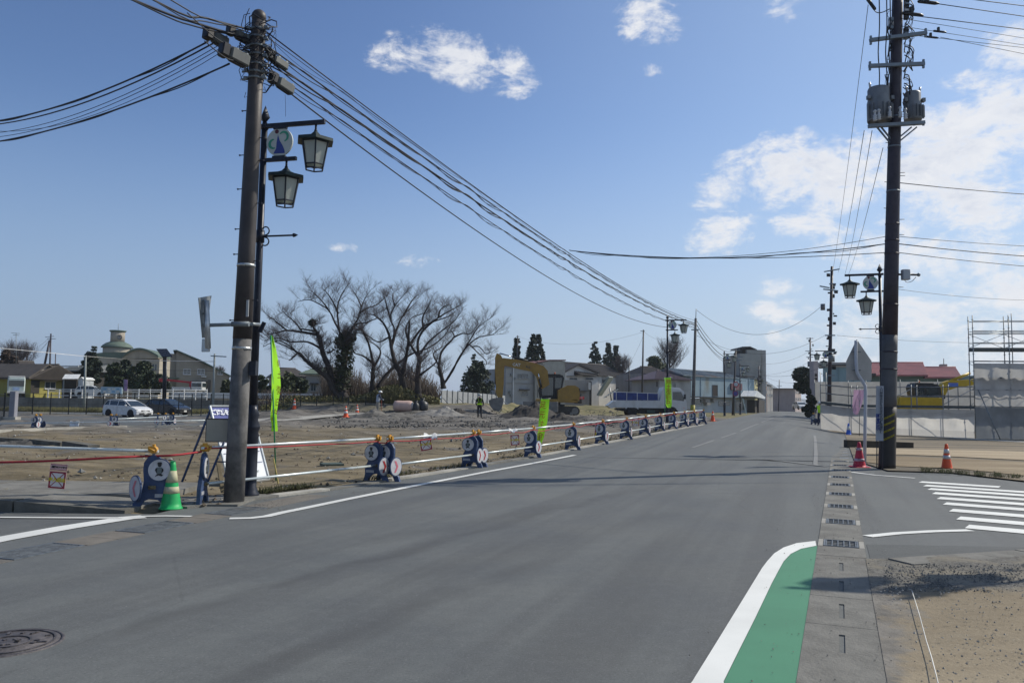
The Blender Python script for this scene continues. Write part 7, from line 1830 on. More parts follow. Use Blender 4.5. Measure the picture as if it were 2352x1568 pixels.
# centre: grey white building behind the excavator
b = Bld('house', 'pale grey two storey building behind the excavator boom', 1162, 118, 1300, 122, 12, 'building')
b.box(1162, 845, 1230, None, 0, 12, W_greyw, 'wall'); b.wall([(1229, None), (1229, 836), (1262, 828.5), (1298, 829), (1298, None)], W_conc, -.6, 11, 'blank_wall'); b.roof([(1226, 836), (1262, 828), (1300, 828)], .15, mat('red_trim', (.18, .08, .07), .7), .7, 0)
b.box(1160, 843.5, 1230, 846, -.3, .0, W_grey, 'parapet'); b.box(1162, 879, 1230, 880.2, -.12, -.003, W_grey, 'string_course')
b.win(1188, 858, 1198, 869, 1); b.win(1197.5, 857.5, 1213, 869, 2); b.win(1199, 898, 1213, 909, 2); b.box(1196, 893, 1217, 896, -.6, 0, T_dk, 'window_hood')
for x, y in ((1174, 857), (1181, 866), (1170, 897), (1173, 905)): b.box(x, y, x + 4, y + 6, -.3, -.01, M_galvd, 'vent')
b.box(1179, 820, 1180, None, -.2, -.06, M_gr, 'downpipe')
# white gabled house
b = Bld('house', 'white two storey house with dark brown gable roof left of the dump truck', 1298, 138, 1375, 142, 9)
b.wall([(1298, None), (1298, 854), (1331, 839), (1375, 856), (1375, None)], W_white)
b2 = Bld('x', '', 1375, 142, 1441, 150, 1); L2 = b2.A; 
bpy.data.objects.remove(b2.t)
sw = Bld('house', 'side wing of the white gabled house with long brown roof slope', 1376, 142.3, 1441, 148, 8, 'house'); sw.box(1376, 860, 1440, None, 0, 8, W_white, 'wall'); sw.tiles(1333, 1444, 862, 838, T_dk, .5, 5., ribs=40)
b.roof([(1294, 858), (1331, 838)], .3, T_dk, .6, .2); b.roof([(1331, 838), (1378, 858)], .3, T_dk, .6, .2)
for x in (1308, 1345): b.win(x, 867, x + 17, 871.5, 2); b.box(x - 3, 862.5, x + 19, 864, -.5, 0, T_dk, 'window_hood')
sw.win(1382, 867, 1394, 881, 1, m=M_win); sw.win(1421, 869, 1433, 884, 2)
b = Bld('shop', 'grey boxy shop annex with red sign in front of the white house', 1297, 128, 1370, 130, 9, 'building'); b.box(1299, 872, 1357, None, 0, 9, W_grey, 'wall'); b.box(1297, 896, 1352, 898, -.8, 0, T_dk, 'canopy'); b.win(1319, 904, 1336, 911, 2); b.box(1319, 912, 1336, 926, -.04, -.003, W_dark, 'door')
sg2 = b.box(1318, 910, 1342, 916.5, -1.4, -1.2, mat('sign_red', (.55, .02, .03), .5), 'red_sign'); a_ = b.loc(1330, 913.3, -1.4); text('とびら', .5, M_wband, b.t, fr((a_[0], -1.42, a_[1]), (1, 0, 0), (0, -1, 0)), 'sign_text', .01)
b.box(1352, 878, 1357, 895, -.3, -.05, W_white, 'narrow_sign'); b.box(1355, 876, 1359, None, -.1, 0, W_dark, 'downpipe')
# leaning stair roof panel
st = thing('stair_canopy', 'grey green slanting canopy of an outside stair behind the dump truck', 'stair', V(1400, 900, 120))
P = [V(1374, 909, 120), V(1382, 909, 123), V(1410, 867, 123), V(1400, 866, 120)]; quad_panel(P, .3, mat('grey_green_metal', (.20, .22, .19), .6, 0, .12), st, 'canopy')
for i in range(7): MB().bar(V(1388 + i * 4.5, 912 - i * 3.4, 119), V(1394 + i * 4.5, 911 - i * 3.4, 119), .3, .1).build('step', T_dk, st, True)
MB().bar(V(1386, 913, 118.8), V(1420, 893, 118.8), .12).build('rail', M_wband, st, True); MB().tube([V(1400, 890, 119), V(1405, 925, 119)], .1, 6).build('post', M_scaf, st, True)
# houses behind the cab
b = Bld('house', 'pale house with brown grey hipped roof behind the dump truck', 1462, 132, 1550, 134, 9); b.box(1466, 858, 1546, None, 0, 9, W_grey, 'wall'); b.tiles(1480, 1550, 858, 843, T_br, ribs=24, hip=.3); b.win(1477, 878, 1495, 890, 2); b.win(1500, 900, 1512, 912, 2)
b = Bld('house', 'cream house with purple brown pyramid roof behind the truck cab', 1507, 122, 1590, 124, 9); b.box(1514, 871, 1586, None, 0, 9, W_greyw, 'wall'); b.tiles(1504, 1590, 871, 852, T_pur, ribs=30, hip=.48); b.win(1545, 878, 1552, 890, 1); b.box(1508, 876, 1511, 888, -.1, 0, T_dk, 'post'); b.win(1560, 900, 1572, 912, 2)
# blue grey building
b = Bld('building', 'long blue grey two storey building with rusty roof at the road bend', 1586, 128, 1735, 140, 14, 'building')
b.box(1587, 863, 1733, 914, 0, 13, W_blue, 'upper_wall'); b.box(1587, 914, 1733, None, .25, 13, W_bluew, 'lower_wall'); b.box(1586, 912.5, 1736, 915, -.6, .2, T_dk, 'canopy')
b.tiles(1570, 1702, 864.5, 853, T_rust, .2, 3.5, ribs=50); b.box(1700, 862, 1735, 866, -.1, 2, T_dk, 'parapet')
b.win(1636, 883.5, 1648, 909, 1, m=mat('dark_opening', (.02, .015, .015), .8), fm=M_wfd); 
for x0, x1, y0, y1 in ((1592, 1611, 916, 930), (1650, 1676, 921, 931), (1690, 1710, 922, 942)): b.win(x0, y0, x1, y1, 2, t=.25)
for x, y in ((1621, 916), (1624, 922), (1639, 915)): b.box(x, y, x + 8, y + 8, -.35, .2, W_grey, 'air_conditioner')
for x in (1610, 1700, 1720): b.box(x, 864, x + .8, 913, -.08, -.003, W_blue, 'wall_seam')
b.box(1680, 880, 1705, 896, -.25, -.01, mat('maroon_panel', (.14, .06, .07), .6), 'sign_panel')
# tower block
b = Bld('tower_building', 'tall windowless grey concrete building with lean-to roof hut on top', 1699, 150, 1750, 150, 9, 'building')
b.box(1699, 812, 1750, None, 0, 12, W_conc, 'wall'); b.box(1716, 803, 1750, 813, .02, 9, W_conc, 'upper_wall'); b.box(1750, 804, 1760, None, 1.2, 12, W_greyw, 'side_wall')
b.box(1705, 800, 1716, 812, 1, 6, W_dark, 'roof_hut'); MB().prism(b.poly([(1702, 800), (1704, 796), (1722, 795.5), (1738, 802.5), (1737, 804), (1720, 798)], .5), .2, 8).build('hut_roof', T_dk, b.t)
# shops beyond, both sides of the far road
def far_b(lab, x0, d0, x1, y0, m, deep=10, roof=T_dk, wins=3, name='building'):
    b = Bld(name, lab, x0, d0, x1, d0 + 6, deep, 'building'); b.box(x0, y0, x1, None, 0, deep, m, 'wall'); b.box(x0 - .5, y0 - 1.5, x1 + .5, y0, -.3, deep, roof, 'roof')
    for i in range(wins):
        w = (x1 - x0) / wins
        for r in range(2):
            ya = y0 + 4 + r * 16
            if ya < 930: b.win(x0 + w * (i + .25), ya, x0 + w * (i + .75), ya + 7, 1, sill=False)
    return b
s_ = far_b('yellowish narrow shop at the end of the blue grey building', 1733, 146, 1748, 872, wl('yellow_shop', (.40, .36, .18)))
s_.wall([(1732, 910), (1740, 897), (1758, 912), (1757, 916)], mat('awning_white', (.5, .52, .53), .6), -2.5, -.2, 'awning'); s_.box(1734, 918, 1756, None, -1.5, 0, W_dark, 'shop_front')
far_b('brown shop building with narrow signs beside the yellowish shop', 1747, 160, 1762, 876, wl('brown_shop', (.20, .15, .13)))
far_b('grey shop building farther along the left side of the road', 1760, 185, 1775, 884, W_grey)
far_b('low dark shop at the far bend of the road', 1774, 240, 1787, 908, wl('slate_shop', (.14, .14, .15)))
far_b('pinkish white shop on the right side at the far end of the road', 1826, 200, 1840, 893, wl('pink_shop', (.40, .33, .31)))
far_b('brownish building closing the far end of the road', 1799, 330, 1811, 912, wl('far_brown', (.16, .12, .11)), wins=5)
# right side: facade with light blue wall and red roofs
b = Bld('building', 'pale turquoise building with faded red metal roofs behind the hoarding', 1878, 92, 2245, 86, 14, 'building')
b.box(1879, 832, 2000, 843, -.2, 3, wl('cream_fascia', (.42, .38, .34)), 'fascia'); b.box(1882, 837, 1998, 839, -.35, -.21, T_dk, 'fascia_line'); b.box(1890, 843, 2001, None, 0, 12, mat('turquoise_panel', (.24, .34, .36), .6, 0, .06, 1.), 'wall')
b.box(2001, 862, 2240, None, 1.2, 12, W_teal, 'rear_wall')
b.tiles(2001, 2132, 861, 833, T_red, .3, 5, ribs=44); b.tiles(2124, 2210, 866, 843.5, T_red, .3, 4.6, ribs=30, name='lower_roof')
b.box(2002, 857, 2012, 863, -.4, 0, T_dk, 'gutter_box'); b.box(2160, 836, 2176, 844, 5, 6.5, W_conc, 'chimney'); b.box(2167, 823, 2168.5, 836, 5.5, 5.7, T_dk, 'aerial')
for x in (1925, 1960): b.box(x, 844, x + 1, 876, -.1, -.003, W_teal, 'joint')
b = Bld('sign_tower', 'pale narrow vertical sign tower left of the turquoise building', 1869, 84, 1880, 84, 1.2, 'sign'); b.box(1869, 829, 1880, None, 0, 1.2, wl('pale_pink_panel', (.42, .36, .35)), 'tower'); 
for i in range(5): b.box(1872, 858 + i * 9, 1877, 864 + i * 9, -.05, -.003, W_dark, 'letter')
# mirror plate on top, slanted panel by the pole
sp2 = thing('roof_panel', 'slanted white panel seen left of the tall dark pole above the red roof', 'panel', V(2030, 860, 50)); quad_panel([V(2052, 893, 50), V(2060, 884, 50), V(2032, 876, 50), V(2018, 880, 50)], .05, M_sheet2, sp2, 'panel')
sp2.location = sp2.location
# road signs by the blue grey building
sgn = thing('road_signs', 'round speed and parking signs on one post by the blue grey building', 'road sign', V(1684, 955, 96))
for (py, m1, m2) in ((882.5, mat('ring_red', (.35, .03, .05), .5), mat('face_white', (.45, .47, .50), .5)), (903.5, mat('ring_purple', (.22, .03, .08), .5), mat('face_blue', (.07, .06, .25), .5))):
    c = V(1690 if py < 890 else 1689, py, 95); rot = Matrix.Rotation(R(90), 3, 'X'); k = 95 / FPX
    MB().lathe([(6.6 * k, -.03), (6.6 * k, .03)], 20, c, rot=rot).build('sign_ring', m1, sgn, True); MB().lathe([(4.6 * k, -.03), (4.6 * k, .03)], 20, c - Vector((0, .05, 0)), rot=rot).build('sign_face', m2, sgn, True)
MB().tube([V(1687, 957, 95.1), V(1689, 874, 95.1)], .05, 6).build('post', M_galvd, sgn, True)
# far car, panel leaning by the road
c = G(1838, 942); car('small white car far down the road at its vanishing end', V(1838, 940.5, 150), R(-90), cw, s=1., group=None)
o = MB().bar(V(1714, 950, 118), V(1706, 915, 118), .25, .1).build('leaning_panel', mat('mint_panel', (.5, .6, .6), .4), loc=V(1714, 950, 118), world=True); tag(o, 'bright narrow panel leaning at the roadside by the last lamp', 'panel')
# ================= TREES =================
M_bark = mat('cherry_bark', (.040, .033, .030), .9, 0, .3, 3, .5, 20); M_twig = mat('bare_twigs', (.085, .068, .068), .9, 0, .2, 3); M_twigd = mat('brush_twigs', (.075, .058, .045), .9, 0, .3, 1)
M_ivy = mat('ivy_leaves', (.035, .045, .018), .7, 0, .4, 2)
def A_(zx, zy): return 576.4 + zx * .2757, 619.6 + zy * .2757
def grow(mb, p, d, L, r, lev, rnd, up=.12, twig=None, droop=0.):
    """one branch and its children; d unit direction"""
    n = 4 if lev else 3; pts = [p]; rs = [r]; q = p.copy(); dd = d.copy(); kids = []
    for i in range(n):
        dd = (dd + Vector((rnd.uniform(-.22, .22), rnd.uniform(-.22, .22), rnd.uniform(-.12, .20) + up - droop))).normalized()
        q = q + dd * (L / n); pts.append(q.copy()); rs.append(r * (1 - .8 * (i + 1) / n)); kids.append((q.copy(), dd.copy()))
    (twig if (twig is not None and lev <= 1) else mb).tube(pts, rs, 4 if lev > 1 else 3)
    if lev > 0:
        for (k, kd) in kids:
            for _ in range(rnd.choice((2, 3)) if lev > 1 else 3):
                a = rnd.uniform(0, 6.28); s = Vector((math.cos(a), math.sin(a) * .8, rnd.uniform(-.15, .55)))
                nd = (kd * .75 + s * .8).normalized(); grow(mb, k, nd, L * rnd.uniform(.45, .68), r * .45, lev - 1, rnd, up, twig, droop)
def guided_tree(label, base, limbs, depth, seed, dens=1., ivy=None, group='old bare cherry trees'):
    rnd = random.Random(seed); bx_, by_ = A_(*base); c = V(bx_, by_, depth); c.z = H(c.x, c.y) - .1 if False else c.z
    t = thing('bare_tree', label, 'tree', c, 0, group); tr = MB(); tw = MB(); lb = MB()
    limbs = [(a * .84, b * .72, c_) for a, b, c_ in limbs]
    for li, (r0, r1, pts) in enumerate(limbs):
        n = len(pts); P = []; off = rnd.uniform(-2.6, 2.6) if li > 0 else 0
        for i, z in enumerate(pts):
            x, y = A_(*z); P.append(V(x, y, depth + off * (i / max(1, n - 1)) ** 1.2 * (1 if li else .2)))
        Q = spline(P, 5); m = len(Q); rs = [(r0 + (r1 - r0) * (i / (m - 1)) ** .8) * (1 + .08 * math.sin(i * 2.3 + li)) for i in range(m)]
        (tr if r0 > .22 else lb).tube(Q, rs, 9 if r0 > .22 else 6)
        Ls = sum((Q[i + 1] - Q[i]).length for i in range(m - 1)); k = int(Ls * 2.3 * dens)
        for j in range(k):
            f = .28 + .72 * (j + rnd.random()) / k; i = min(m - 2, int(f * (m - 1))); p = Q[i].lerp(Q[i + 1], rnd.random()); d = (Q[i + 1] - Q[i]).normalized()
            a = rnd.uniform(0, 6.28); s = Vector((math.cos(a), math.sin(a) * .8, rnd.uniform(0, .9))); nd = (d * .55 + s).normalized()
            grow(lb, p, nd, rnd.uniform(.85, 1.75) * (1.15 - .45 * f), max(.017, min(.05, rs[i] * .22)), 2, rnd, .02, tw)
    tr.build('trunk', M_bark, t, True, fix=False)
    if lb.v: lb.build('branches', M_bark, t, True, fix=False)
    tw.build('crown', M_twig, t, True, fix=False)
    if ivy:
        mb = MB(); 
        for (zx, zy, rr) in ivy:
            x, y = A_(zx, zy); cc = V(x, y, depth)
            for _ in range(240):
                d = Vector((rnd.gauss(0, 1), rnd.gauss(0, 1), rnd.gauss(0, 1))).normalized() * rr * rnd.uniform(.6, 1.05); leaf(mb, cc + d, rnd, .13)
        stuff(mb.build('ivy', M_ivy, t, True, fix=False))
    return t
def leaf(mb, p, rnd, s):
    a = Vector((rnd.uniform(-1, 1), rnd.uniform(-1, 1), rnd.uniform(-1, 1))).normalized(); b = a.orthogonal().normalized()
    if rnd.random() < .5: b = a.cross(b)
    s *= rnd.uniform(.6, 1.3); o = len(mb.v); mb.v += [tuple(p + a * s), tuple(p + b * s * .6), tuple(p - a * s), tuple(p - b * s * .6)]; mb.f.append((o, o + 1, o + 2, o + 3)); mb.m.append(0); mb.s.append(False)
D0 = 74
guided_tree('leftmost old bare cherry tree with ivy clad broken trunk', (765, 1112), [
    (.62, .50, [(790, 1115), (775, 1060), (740, 1020)]),
    (.42, .20, [(770, 1110), (690, 1000), (640, 900), (560, 840), (440, 740)]), (.16, .04, [(440, 740), (390, 690), (300, 640), (200, 600)]), (.12, .07, [(440, 730), (400, 690), (340, 740), (318, 752)]),
    (.44, .22, [(750, 1080), (690, 980), (650, 820), (600, 700), (585, 620), (560, 540)]), (.20, .04, [(560, 540), (430, 520), (300, 505), (210, 525), (110, 540)]), (.15, .04, [(590, 660), (470, 600), (330, 600), (220, 570), (110, 590)]), (.13, .04, [(520, 800), (400, 700), (330, 640), (230, 590), (100, 640)]),
    (.48, .34, [(790, 1110), (765, 1000), (770, 850), (780, 700), (770, 600), (740, 560)]), (.34, .26, [(780, 640), (810, 580), (850, 545)]),
    (.17, .03, [(765, 640), (740, 520), (700, 440), (650, 340), (560, 280), (480, 250), (390, 265)]),
    (.15, .03, [(745, 560), (730, 460), (720, 330), (740, 240), (790, 150), (822, 108)]), (.12, .03, [(724, 360), (690, 280), (640, 200), (590, 150)]), (.1, .03, [(650, 340), (600, 270), (520, 190), (480, 165)]),
    (.15, .03, [(790, 560), (850, 470), (895, 400), (920, 310), (960, 220), (1005, 160)]), (.12, .03, [(905, 360), (970, 320), (1050, 290), (1110, 240)]), (.1, .03, [(920, 310), (900, 260), (870, 200), (850, 180)]),
    (.14, .04, [(795, 600), (870, 460), (960, 440), (1050, 400)]), (.13, .08, [(640, 690), (670, 680), (690, 660)]), (.18, .10, [(560, 530), (520, 480), (510, 420)]), (.14, .08, [(530, 510), (470, 500), (405, 490)]),
    (.10, .03, [(300, 505), (220, 440), (170, 400), (150, 420)]), (.10, .03, [(430, 520), (370, 440), (300, 380), (270, 350)])],
    D0, 3, 1.0, ivy=[(775, 640, .8), (785, 700, .95), (780, 760, .9), (775, 820, .85), (800, 600, .7), (835, 560, .5), (765, 880, .8), (765, 950, .75), (745, 600, .6), (790, 540, .4), (510, 440, .35)])
guided_tree('second bare cherry tree, slim twin stems behind the first worker', (1005, 1050), [
    (.36, .22, [(1005, 1055), (1010, 960), (1015, 860), (1020, 780)]), (.18, .04, [(1020, 790), (990, 650), (960, 560), (900, 480), (860, 460)]), (.16, .04, [(1015, 830), (1080, 690), (1030, 620), (980, 600)]), (.15, .04, [(1020, 780), (940, 720), (860, 690), (845, 640)]),
    (.14, .04, [(975, 600), (930, 500), (920, 440), (860, 380)]), (.30, .16, [(1055, 985), (1150, 850), (1290, 730)]), (.14, .04, [(1290, 730), (1360, 690), (1480, 650), (1600, 560), (1660, 470)])], D0 + 4, 5, 1.0)
guided_tree('third bare cherry tree with wide crown left of the middle', (1265, 1035), [
    (.46, .30, [(1265, 1035), (1262, 930), (1240, 850), (1200, 780)]), (.26, .05, [(1200, 780), (1170, 650), (1150, 540), (1100, 440), (1030, 380), (990, 370)]), (.28, .10, [(1258, 880), (1290, 740), (1310, 600), (1320, 430)]),
    (.17, .03, [(1170, 650), (1220, 480), (1270, 380), (1380, 270)]), (.15, .03, [(1168, 640), (1195, 500), (1160, 400), (1200, 300), (1280, 200)]), (.12, .03, [(1160, 400), (1130, 300), (1110, 220)]), (.12, .03, [(1200, 300), (1180, 230), (1190, 190)]),
    (.16, .04, [(1310, 640), (1420, 490), (1500, 440), (1640, 390), (1700, 350)]), (.12, .03, [(1270, 380), (1340, 260), (1400, 200)]), (.1, .03, [(1100, 440), (1060, 400), (1045, 345)]), (.12, .03, [(1150, 560), (1060, 600), (960, 540), (860, 520)])], D0 + 1, 8, 1.05)
guided_tree('fourth bare cherry tree with straight dark trunk left of the hoarding', (1395, 1060), [
    (.42, .26, [(1395, 1065), (1390, 960), (1392, 860), (1405, 720)]), (.20, .04, [(1400, 720), (1390, 600), (1440, 500), (1560, 400), (1660, 340), (1745, 300)]), (.18, .04, [(1400, 730), (1330, 620), (1290, 500), (1340, 400), (1450, 360)]),
    (.15, .03, [(1440, 500), (1430, 400), (1480, 300), (1500, 250)]), (.14, .03, [(1410, 700), (1480, 600), (1600, 500), (1690, 430), (1750, 350)]), (.12, .03, [(1560, 400), (1580, 330), (1640, 290)]), (.14, .04, [(1400, 880), (1470, 830), (1540, 770), (1560, 700)])], D0 - 1, 13, 1.05)
guided_tree('rightmost leaning bare cherry tree reaching over the hoarding', (1600, 985), [
    (.34, .2, [(1605, 990), (1590, 900), (1562, 800)]), (.17, .04, [(1565, 810), (1590, 680), (1690, 560), (1665, 500), (1700, 480)]), (.16, .03, [(1600, 960), (1680, 840), (1740, 720), (1820, 620), (1900, 560), (2010, 540), (2070, 490)]),
    (.15, .03, [(1640, 900), (1740, 730), (1840, 560), (1900, 470), (2015, 390)]), (.12, .03, [(1690, 560), (1760, 530), (1830, 530), (1900, 440)]), (.10, .03, [(1840, 640), (1900, 640), (1960, 700), (2000, 680)]), (.12, .03, [(1570, 800), (1520, 700), (1590, 640), (1600, 580)]), (.09, .03, [(1820, 620), (1880, 680), (1960, 760), (1950, 800)])], D0 + 3, 21, .95)
M_con = mat('conifer_green', (.022, .034, .018), .8, 0, .4, 1.2); M_ever = mat('evergreen_leaves', (.030, .045, .016), .75, 0, .45, 1.); M_ever2 = mat('olive_leaves', (.05, .062, .022), .75, 0, .4, 1.); M_grey = mat('greyish_evergreen', (.045, .062, .045), .8, 0, .35, 1.)
def clump_tree(label, px, pyb, pyt, wpx, d, m, seed, kind='conifer', n=2600, ls=.22, cat='tree', name=None, trunk=True):
    rnd = random.Random(seed); b = V(px, pyb, d); top = V(px, pyt, d); h = top.z - b.z; w = wpx * d / FPX / 2
    t = thing(name or ('conifer' if kind == 'conifer' else 'evergreen_tree'), label, cat, b); mb = MB()
    if trunk: MB().tube([(0, 0, 0), (0, 0, h * (.9 if kind == 'conifer' else .5))], [max(.08, w * .09), .04], 7).build('trunk', M_bark, t)
    blobs = []
    if kind == 'conifer':
        k = max(8, int(h * 2.3))
        for i in range(k):
            f = i / k; z = h * (.10 + .88 * f); r = w * (1 - f) ** .75 * rnd.uniform(.8, 1.1) + .15
            for j in range(max(3, int(7 * (1 - f)) + 2)):
                a = rnd.uniform(0, 6.28); q = rnd.uniform(.35, 1.); blobs.append((Vector((math.cos(a) * r * q, math.sin(a) * r * q, z - r * q * .25)), .20 * r + .14, .42))
    else:
        for i in range(26):
            a = rnd.uniform(0, 6.28); f = rnd.random(); prof = math.sin(math.pi * min(1, .12 + f * .9)) ** .6; q = rnd.uniform(.2, .85)
            blobs.append((Vector((math.cos(a) * w * prof * q, math.sin(a) * w * prof * q, h * (.12 + .78 * f))), w * rnd.uniform(.22, .42), .8))
    per = max(4, n // len(blobs))
    for c, r, fl in blobs:
        for _ in range(per):
            v = Vector((rnd.gauss(0, 1), rnd.gauss(0, 1), rnd.gauss(0, 1))).normalized() * r * rnd.uniform(.35, 1.12); v.z *= fl; leaf(mb, c + v, rnd, ls)
    o = mb.build('crown', m, t, fix=False); return t
clump_tree('tall narrow evergreen cluster left of the civic building', 203, 905, 800, 50, 112, M_con, 1, 'broad', 5200, .22)
clump_tree('pointed evergreen rising above the cluster left of the civic building', 212, 880, 789, 22, 115, M_grey, 2, n=1500, ls=.2)
clump_tree('dark rounded evergreen in front of the civic building, left', 262, 905, 834, 58, 108, M_ever, 3, 'broad', 4200)
clump_tree('tall dark evergreen in the middle before the civic building', 285, 903, 822, 44, 110, M_con, 4, 'broad', 3600)
clump_tree('dark rounded evergreen in front of the barrel roof', 325, 905, 831, 74, 106, M_ever, 5, 'broad', 5200)
clump_tree('low evergreen bush beside the solar lamp', 366, 906, 858, 46, 104, M_con, 6, 'broad', 2600)
clump_tree('dark brown bush at the far left roof line', 12, 862, 802, 52, 122, mat('brown_leaves', (.05, .032, .022), .8, 0, .4, 1.), 7, 'broad', 2600)
for i, (x, t_, w, lab) in enumerate(((598, 862, 46, 'left of the lamp post base line'), (660, 856, 60, 'right of the nearest green banner'), (690, 866, 40, 'in front of the grey house behind the trees'), (520, 872, 30, 'between the beige house and the brown pole'))):
    clump_tree('dark olive bush ' + lab, x, 908, t_, w, 101 + i, M_ever2 if i % 2 else M_ever, 20 + i, 'broad', 2600, cat='shrub', name='bush', trunk=False)
clump_tree('broad dark conifer behind the white hoarding', 1097, 925, 830, 78, 112, M_con, 31, 'broad', 4200)
clump_tree('pointed conifer behind the white hoarding', 1088, 925, 806, 30, 114, M_con, 32, n=1800)
clump_tree('small conifer left of the excavator arm', 1070, 925, 850, 36, 110, M_grey, 33, n=1600)
clump_tree('narrow dark conifer with a pole beside it behind the excavator', 1186, 860, 771, 22, 135, M_con, 34, n=2600, ls=.28)
clump_tree('tall dark twin conifer behind the excavator, left spire', 1222, 870, 762, 42, 133, M_con, 35, n=3600, ls=.28)
clump_tree('tall dark twin conifer behind the excavator, right spire', 1236, 870, 763, 44, 136, M_con, 36, n=3600, ls=.28)
clump_tree('tall greyish conifer behind the white gabled house, left', 1366, 870, 780, 40, 165, M_grey, 37, n=3000, ls=.3)
clump_tree('tall greyish conifer behind the white gabled house, middle', 1396, 870, 783, 36, 168, M_grey, 38, n=2600, ls=.3)
clump_tree('tall greyish conifer behind the white gabled house, right', 1414, 870, 789, 40, 166, M_grey, 39, n=2600, ls=.3)
clump_tree('rounded olive tree behind the pale hipped house', 1505, 880, 815, 66, 150, M_ever2, 40, 'broad', 3400, .28)
clump_tree('large dark tree overhanging the far road on the right', 1846, 905, 843, 62, 88, M_con, 41, 'broad', 6500, .22)
clump_tree('dark lower part of the roadside hedge on the right', 1858, 962, 890, 30, 76, M_con, 42, 'broad', 2600, .18, cat='hedge', name='hedge', trunk=False)
for i, (x, t_, w, d) in enumerate(((40, 790, 80, 150), (1430, 815, 50, 150), (1538, 770, 60, 160), (500, 850, 40, 160))):
    rnd = random.Random(50 + i); b = V(x, 880, d); tp = V(x, t_, d); h = tp.z - b.z
    t = thing('bare_tree', ['hazy bare tree above the brown roofs at the far left', 'bare tree right of the greyish conifers', 'tall bare tree behind the far lantern lamp', 'small bare tree behind the mono-pitch house'][i], 'tree', b)
    a = MB(); tw = MB(); a.tube([(0, 0, 0), (0, 0, h * .6)], [.25, .12], 6)
    for j in range(26 if i in (0, 2) else 14):
        z = h * rnd.uniform(.2, .6); an = rnd.uniform(0, 6.28); grow(a, Vector((0, 0, z)), Vector((math.cos(an) * .8, math.sin(an) * .8, .7)).normalized(), h * .26 * (1.1 - z / h) * w / 50 + 1, .07, 2, rnd, .15, tw)
    a.build('trunk', M_twig, t, fix=False); tw.build('crown', M_twig, t, fix=False)
# thicket behind the cherries, and dry bamboo grass
rnd = random.Random(77); mb = MB()
for i in range(3800):
    x = rnd.uniform(745, 1005) if i % 5 else rnd.uniform(570, 745); d = rnd.uniform(80, 100); b = V(x, 918, d); b.z = H(b.x, b.y); hh_ = rnd.uniform(.8, 4.6) * (1. if x > 745 else .35) * (.5 + .5 * abs(math.sin(x * .021 + 1)))
    p = b; dd = Vector((rnd.uniform(-.3, .3), rnd.uniform(-.3, .3), 1)).normalized(); q = p + dd * hh_; mid = p.lerp(q, .5) + Vector((rnd.uniform(-.3, .3), 0, 0))
    mb.tube([p, mid, q + Vector((rnd.uniform(-.5, .5), 0, 0))], [.05, .035, .012], 3)
tag(mb.build('thicket', M_twigd, fix=False), 'brown leafless thicket filling the gaps behind the bare cherry trees', 'shrubs', None, 'stuff')
mb = MB()
for i in range(9000):
    x = rnd.uniform(600, 1010); d = rnd.uniform(72.5, 80); w = math.exp(-((x - 905) / 60) ** 2); b = V(x, 930, d); b.z = H(b.x, b.y)
    if rnd.random() > .25 + w: continue
    hh_ = rnd.uniform(.2, .55) + 1.25 * w * rnd.random(); leaf(mb, b + Vector((0, 0, hh_)), rnd, .14); mb.tube([b, b + Vector((rnd.uniform(-.1, .1), 0, hh_))], [.015, .01], 3)
tag(mb.build('bamboo_grass', mat('dry_grass', (.13, .12, .05), .9, 0, .35, .8), fix=False), 'dry yellowish grass and bamboo scrub round the bare tree trunks', 'grass', None, 'stuff')
mb = MB()
for i in range(7000):
    d = rnd.uniform(80, 85.8); x = rnd.uniform(-52, -31); b = Vector((x, d, H(x, d))); hh_ = rnd.uniform(.1, .55); mb.tube([b, b + Vector((rnd.uniform(-.12, .12), 0, hh_))], [.03, .01], 3)
tag(mb.build('dry_weeds', mat('dry_grass', (.13, .12, .05))), 'dry weeds between the black fence and the retaining wall', 'grass', None, 'stuff')
mb = MB()
for i in range(1500):
    t = rnd.random(); p = G(2110 + 242 * t, 1084 + 18 * t + rnd.uniform(-6, 2)); 
    if rnd.random() < .6 * abs(math.sin(t * 19)): mb.tube([p + Vector((0, 0, .03)), p + Vector((rnd.uniform(-.05, .05), rnd.uniform(-.03, .03), rnd.uniform(.05, .12)))], [.008, .003], 3)
tag(mb.build('verge_weeds', mat('weed_green', (.07, .075, .03), .9, 0, .4, 2)), 'thin weeds along the edge of the vacant lot behind the orange cone', 'grass', None, 'stuff')
mb = MB()
for i in range(1600):
    t = rnd.random() ** 1.4; k = int(t * (len(FL) - 2)); p = FL[k].lerp(FL[k + 1], rnd.random()) + Vector((rnd.uniform(-.5, -.28), rnd.uniform(-.1, .1), 0)); p.z = H(p.x, p.y) + .02
    if rnd.random() < .4 + .5 * math.sin(k * 2.1 + p.y): mb.tube([p, p + Vector((rnd.uniform(-.06, .06), 0, rnd.uniform(.04, .12)))], [.008, .003], 3)
tag(mb.build('roadside_weeds', MT['weed_green']), 'sparse weeds along the concrete edging under the barricades', 'grass', None, 'stuff')

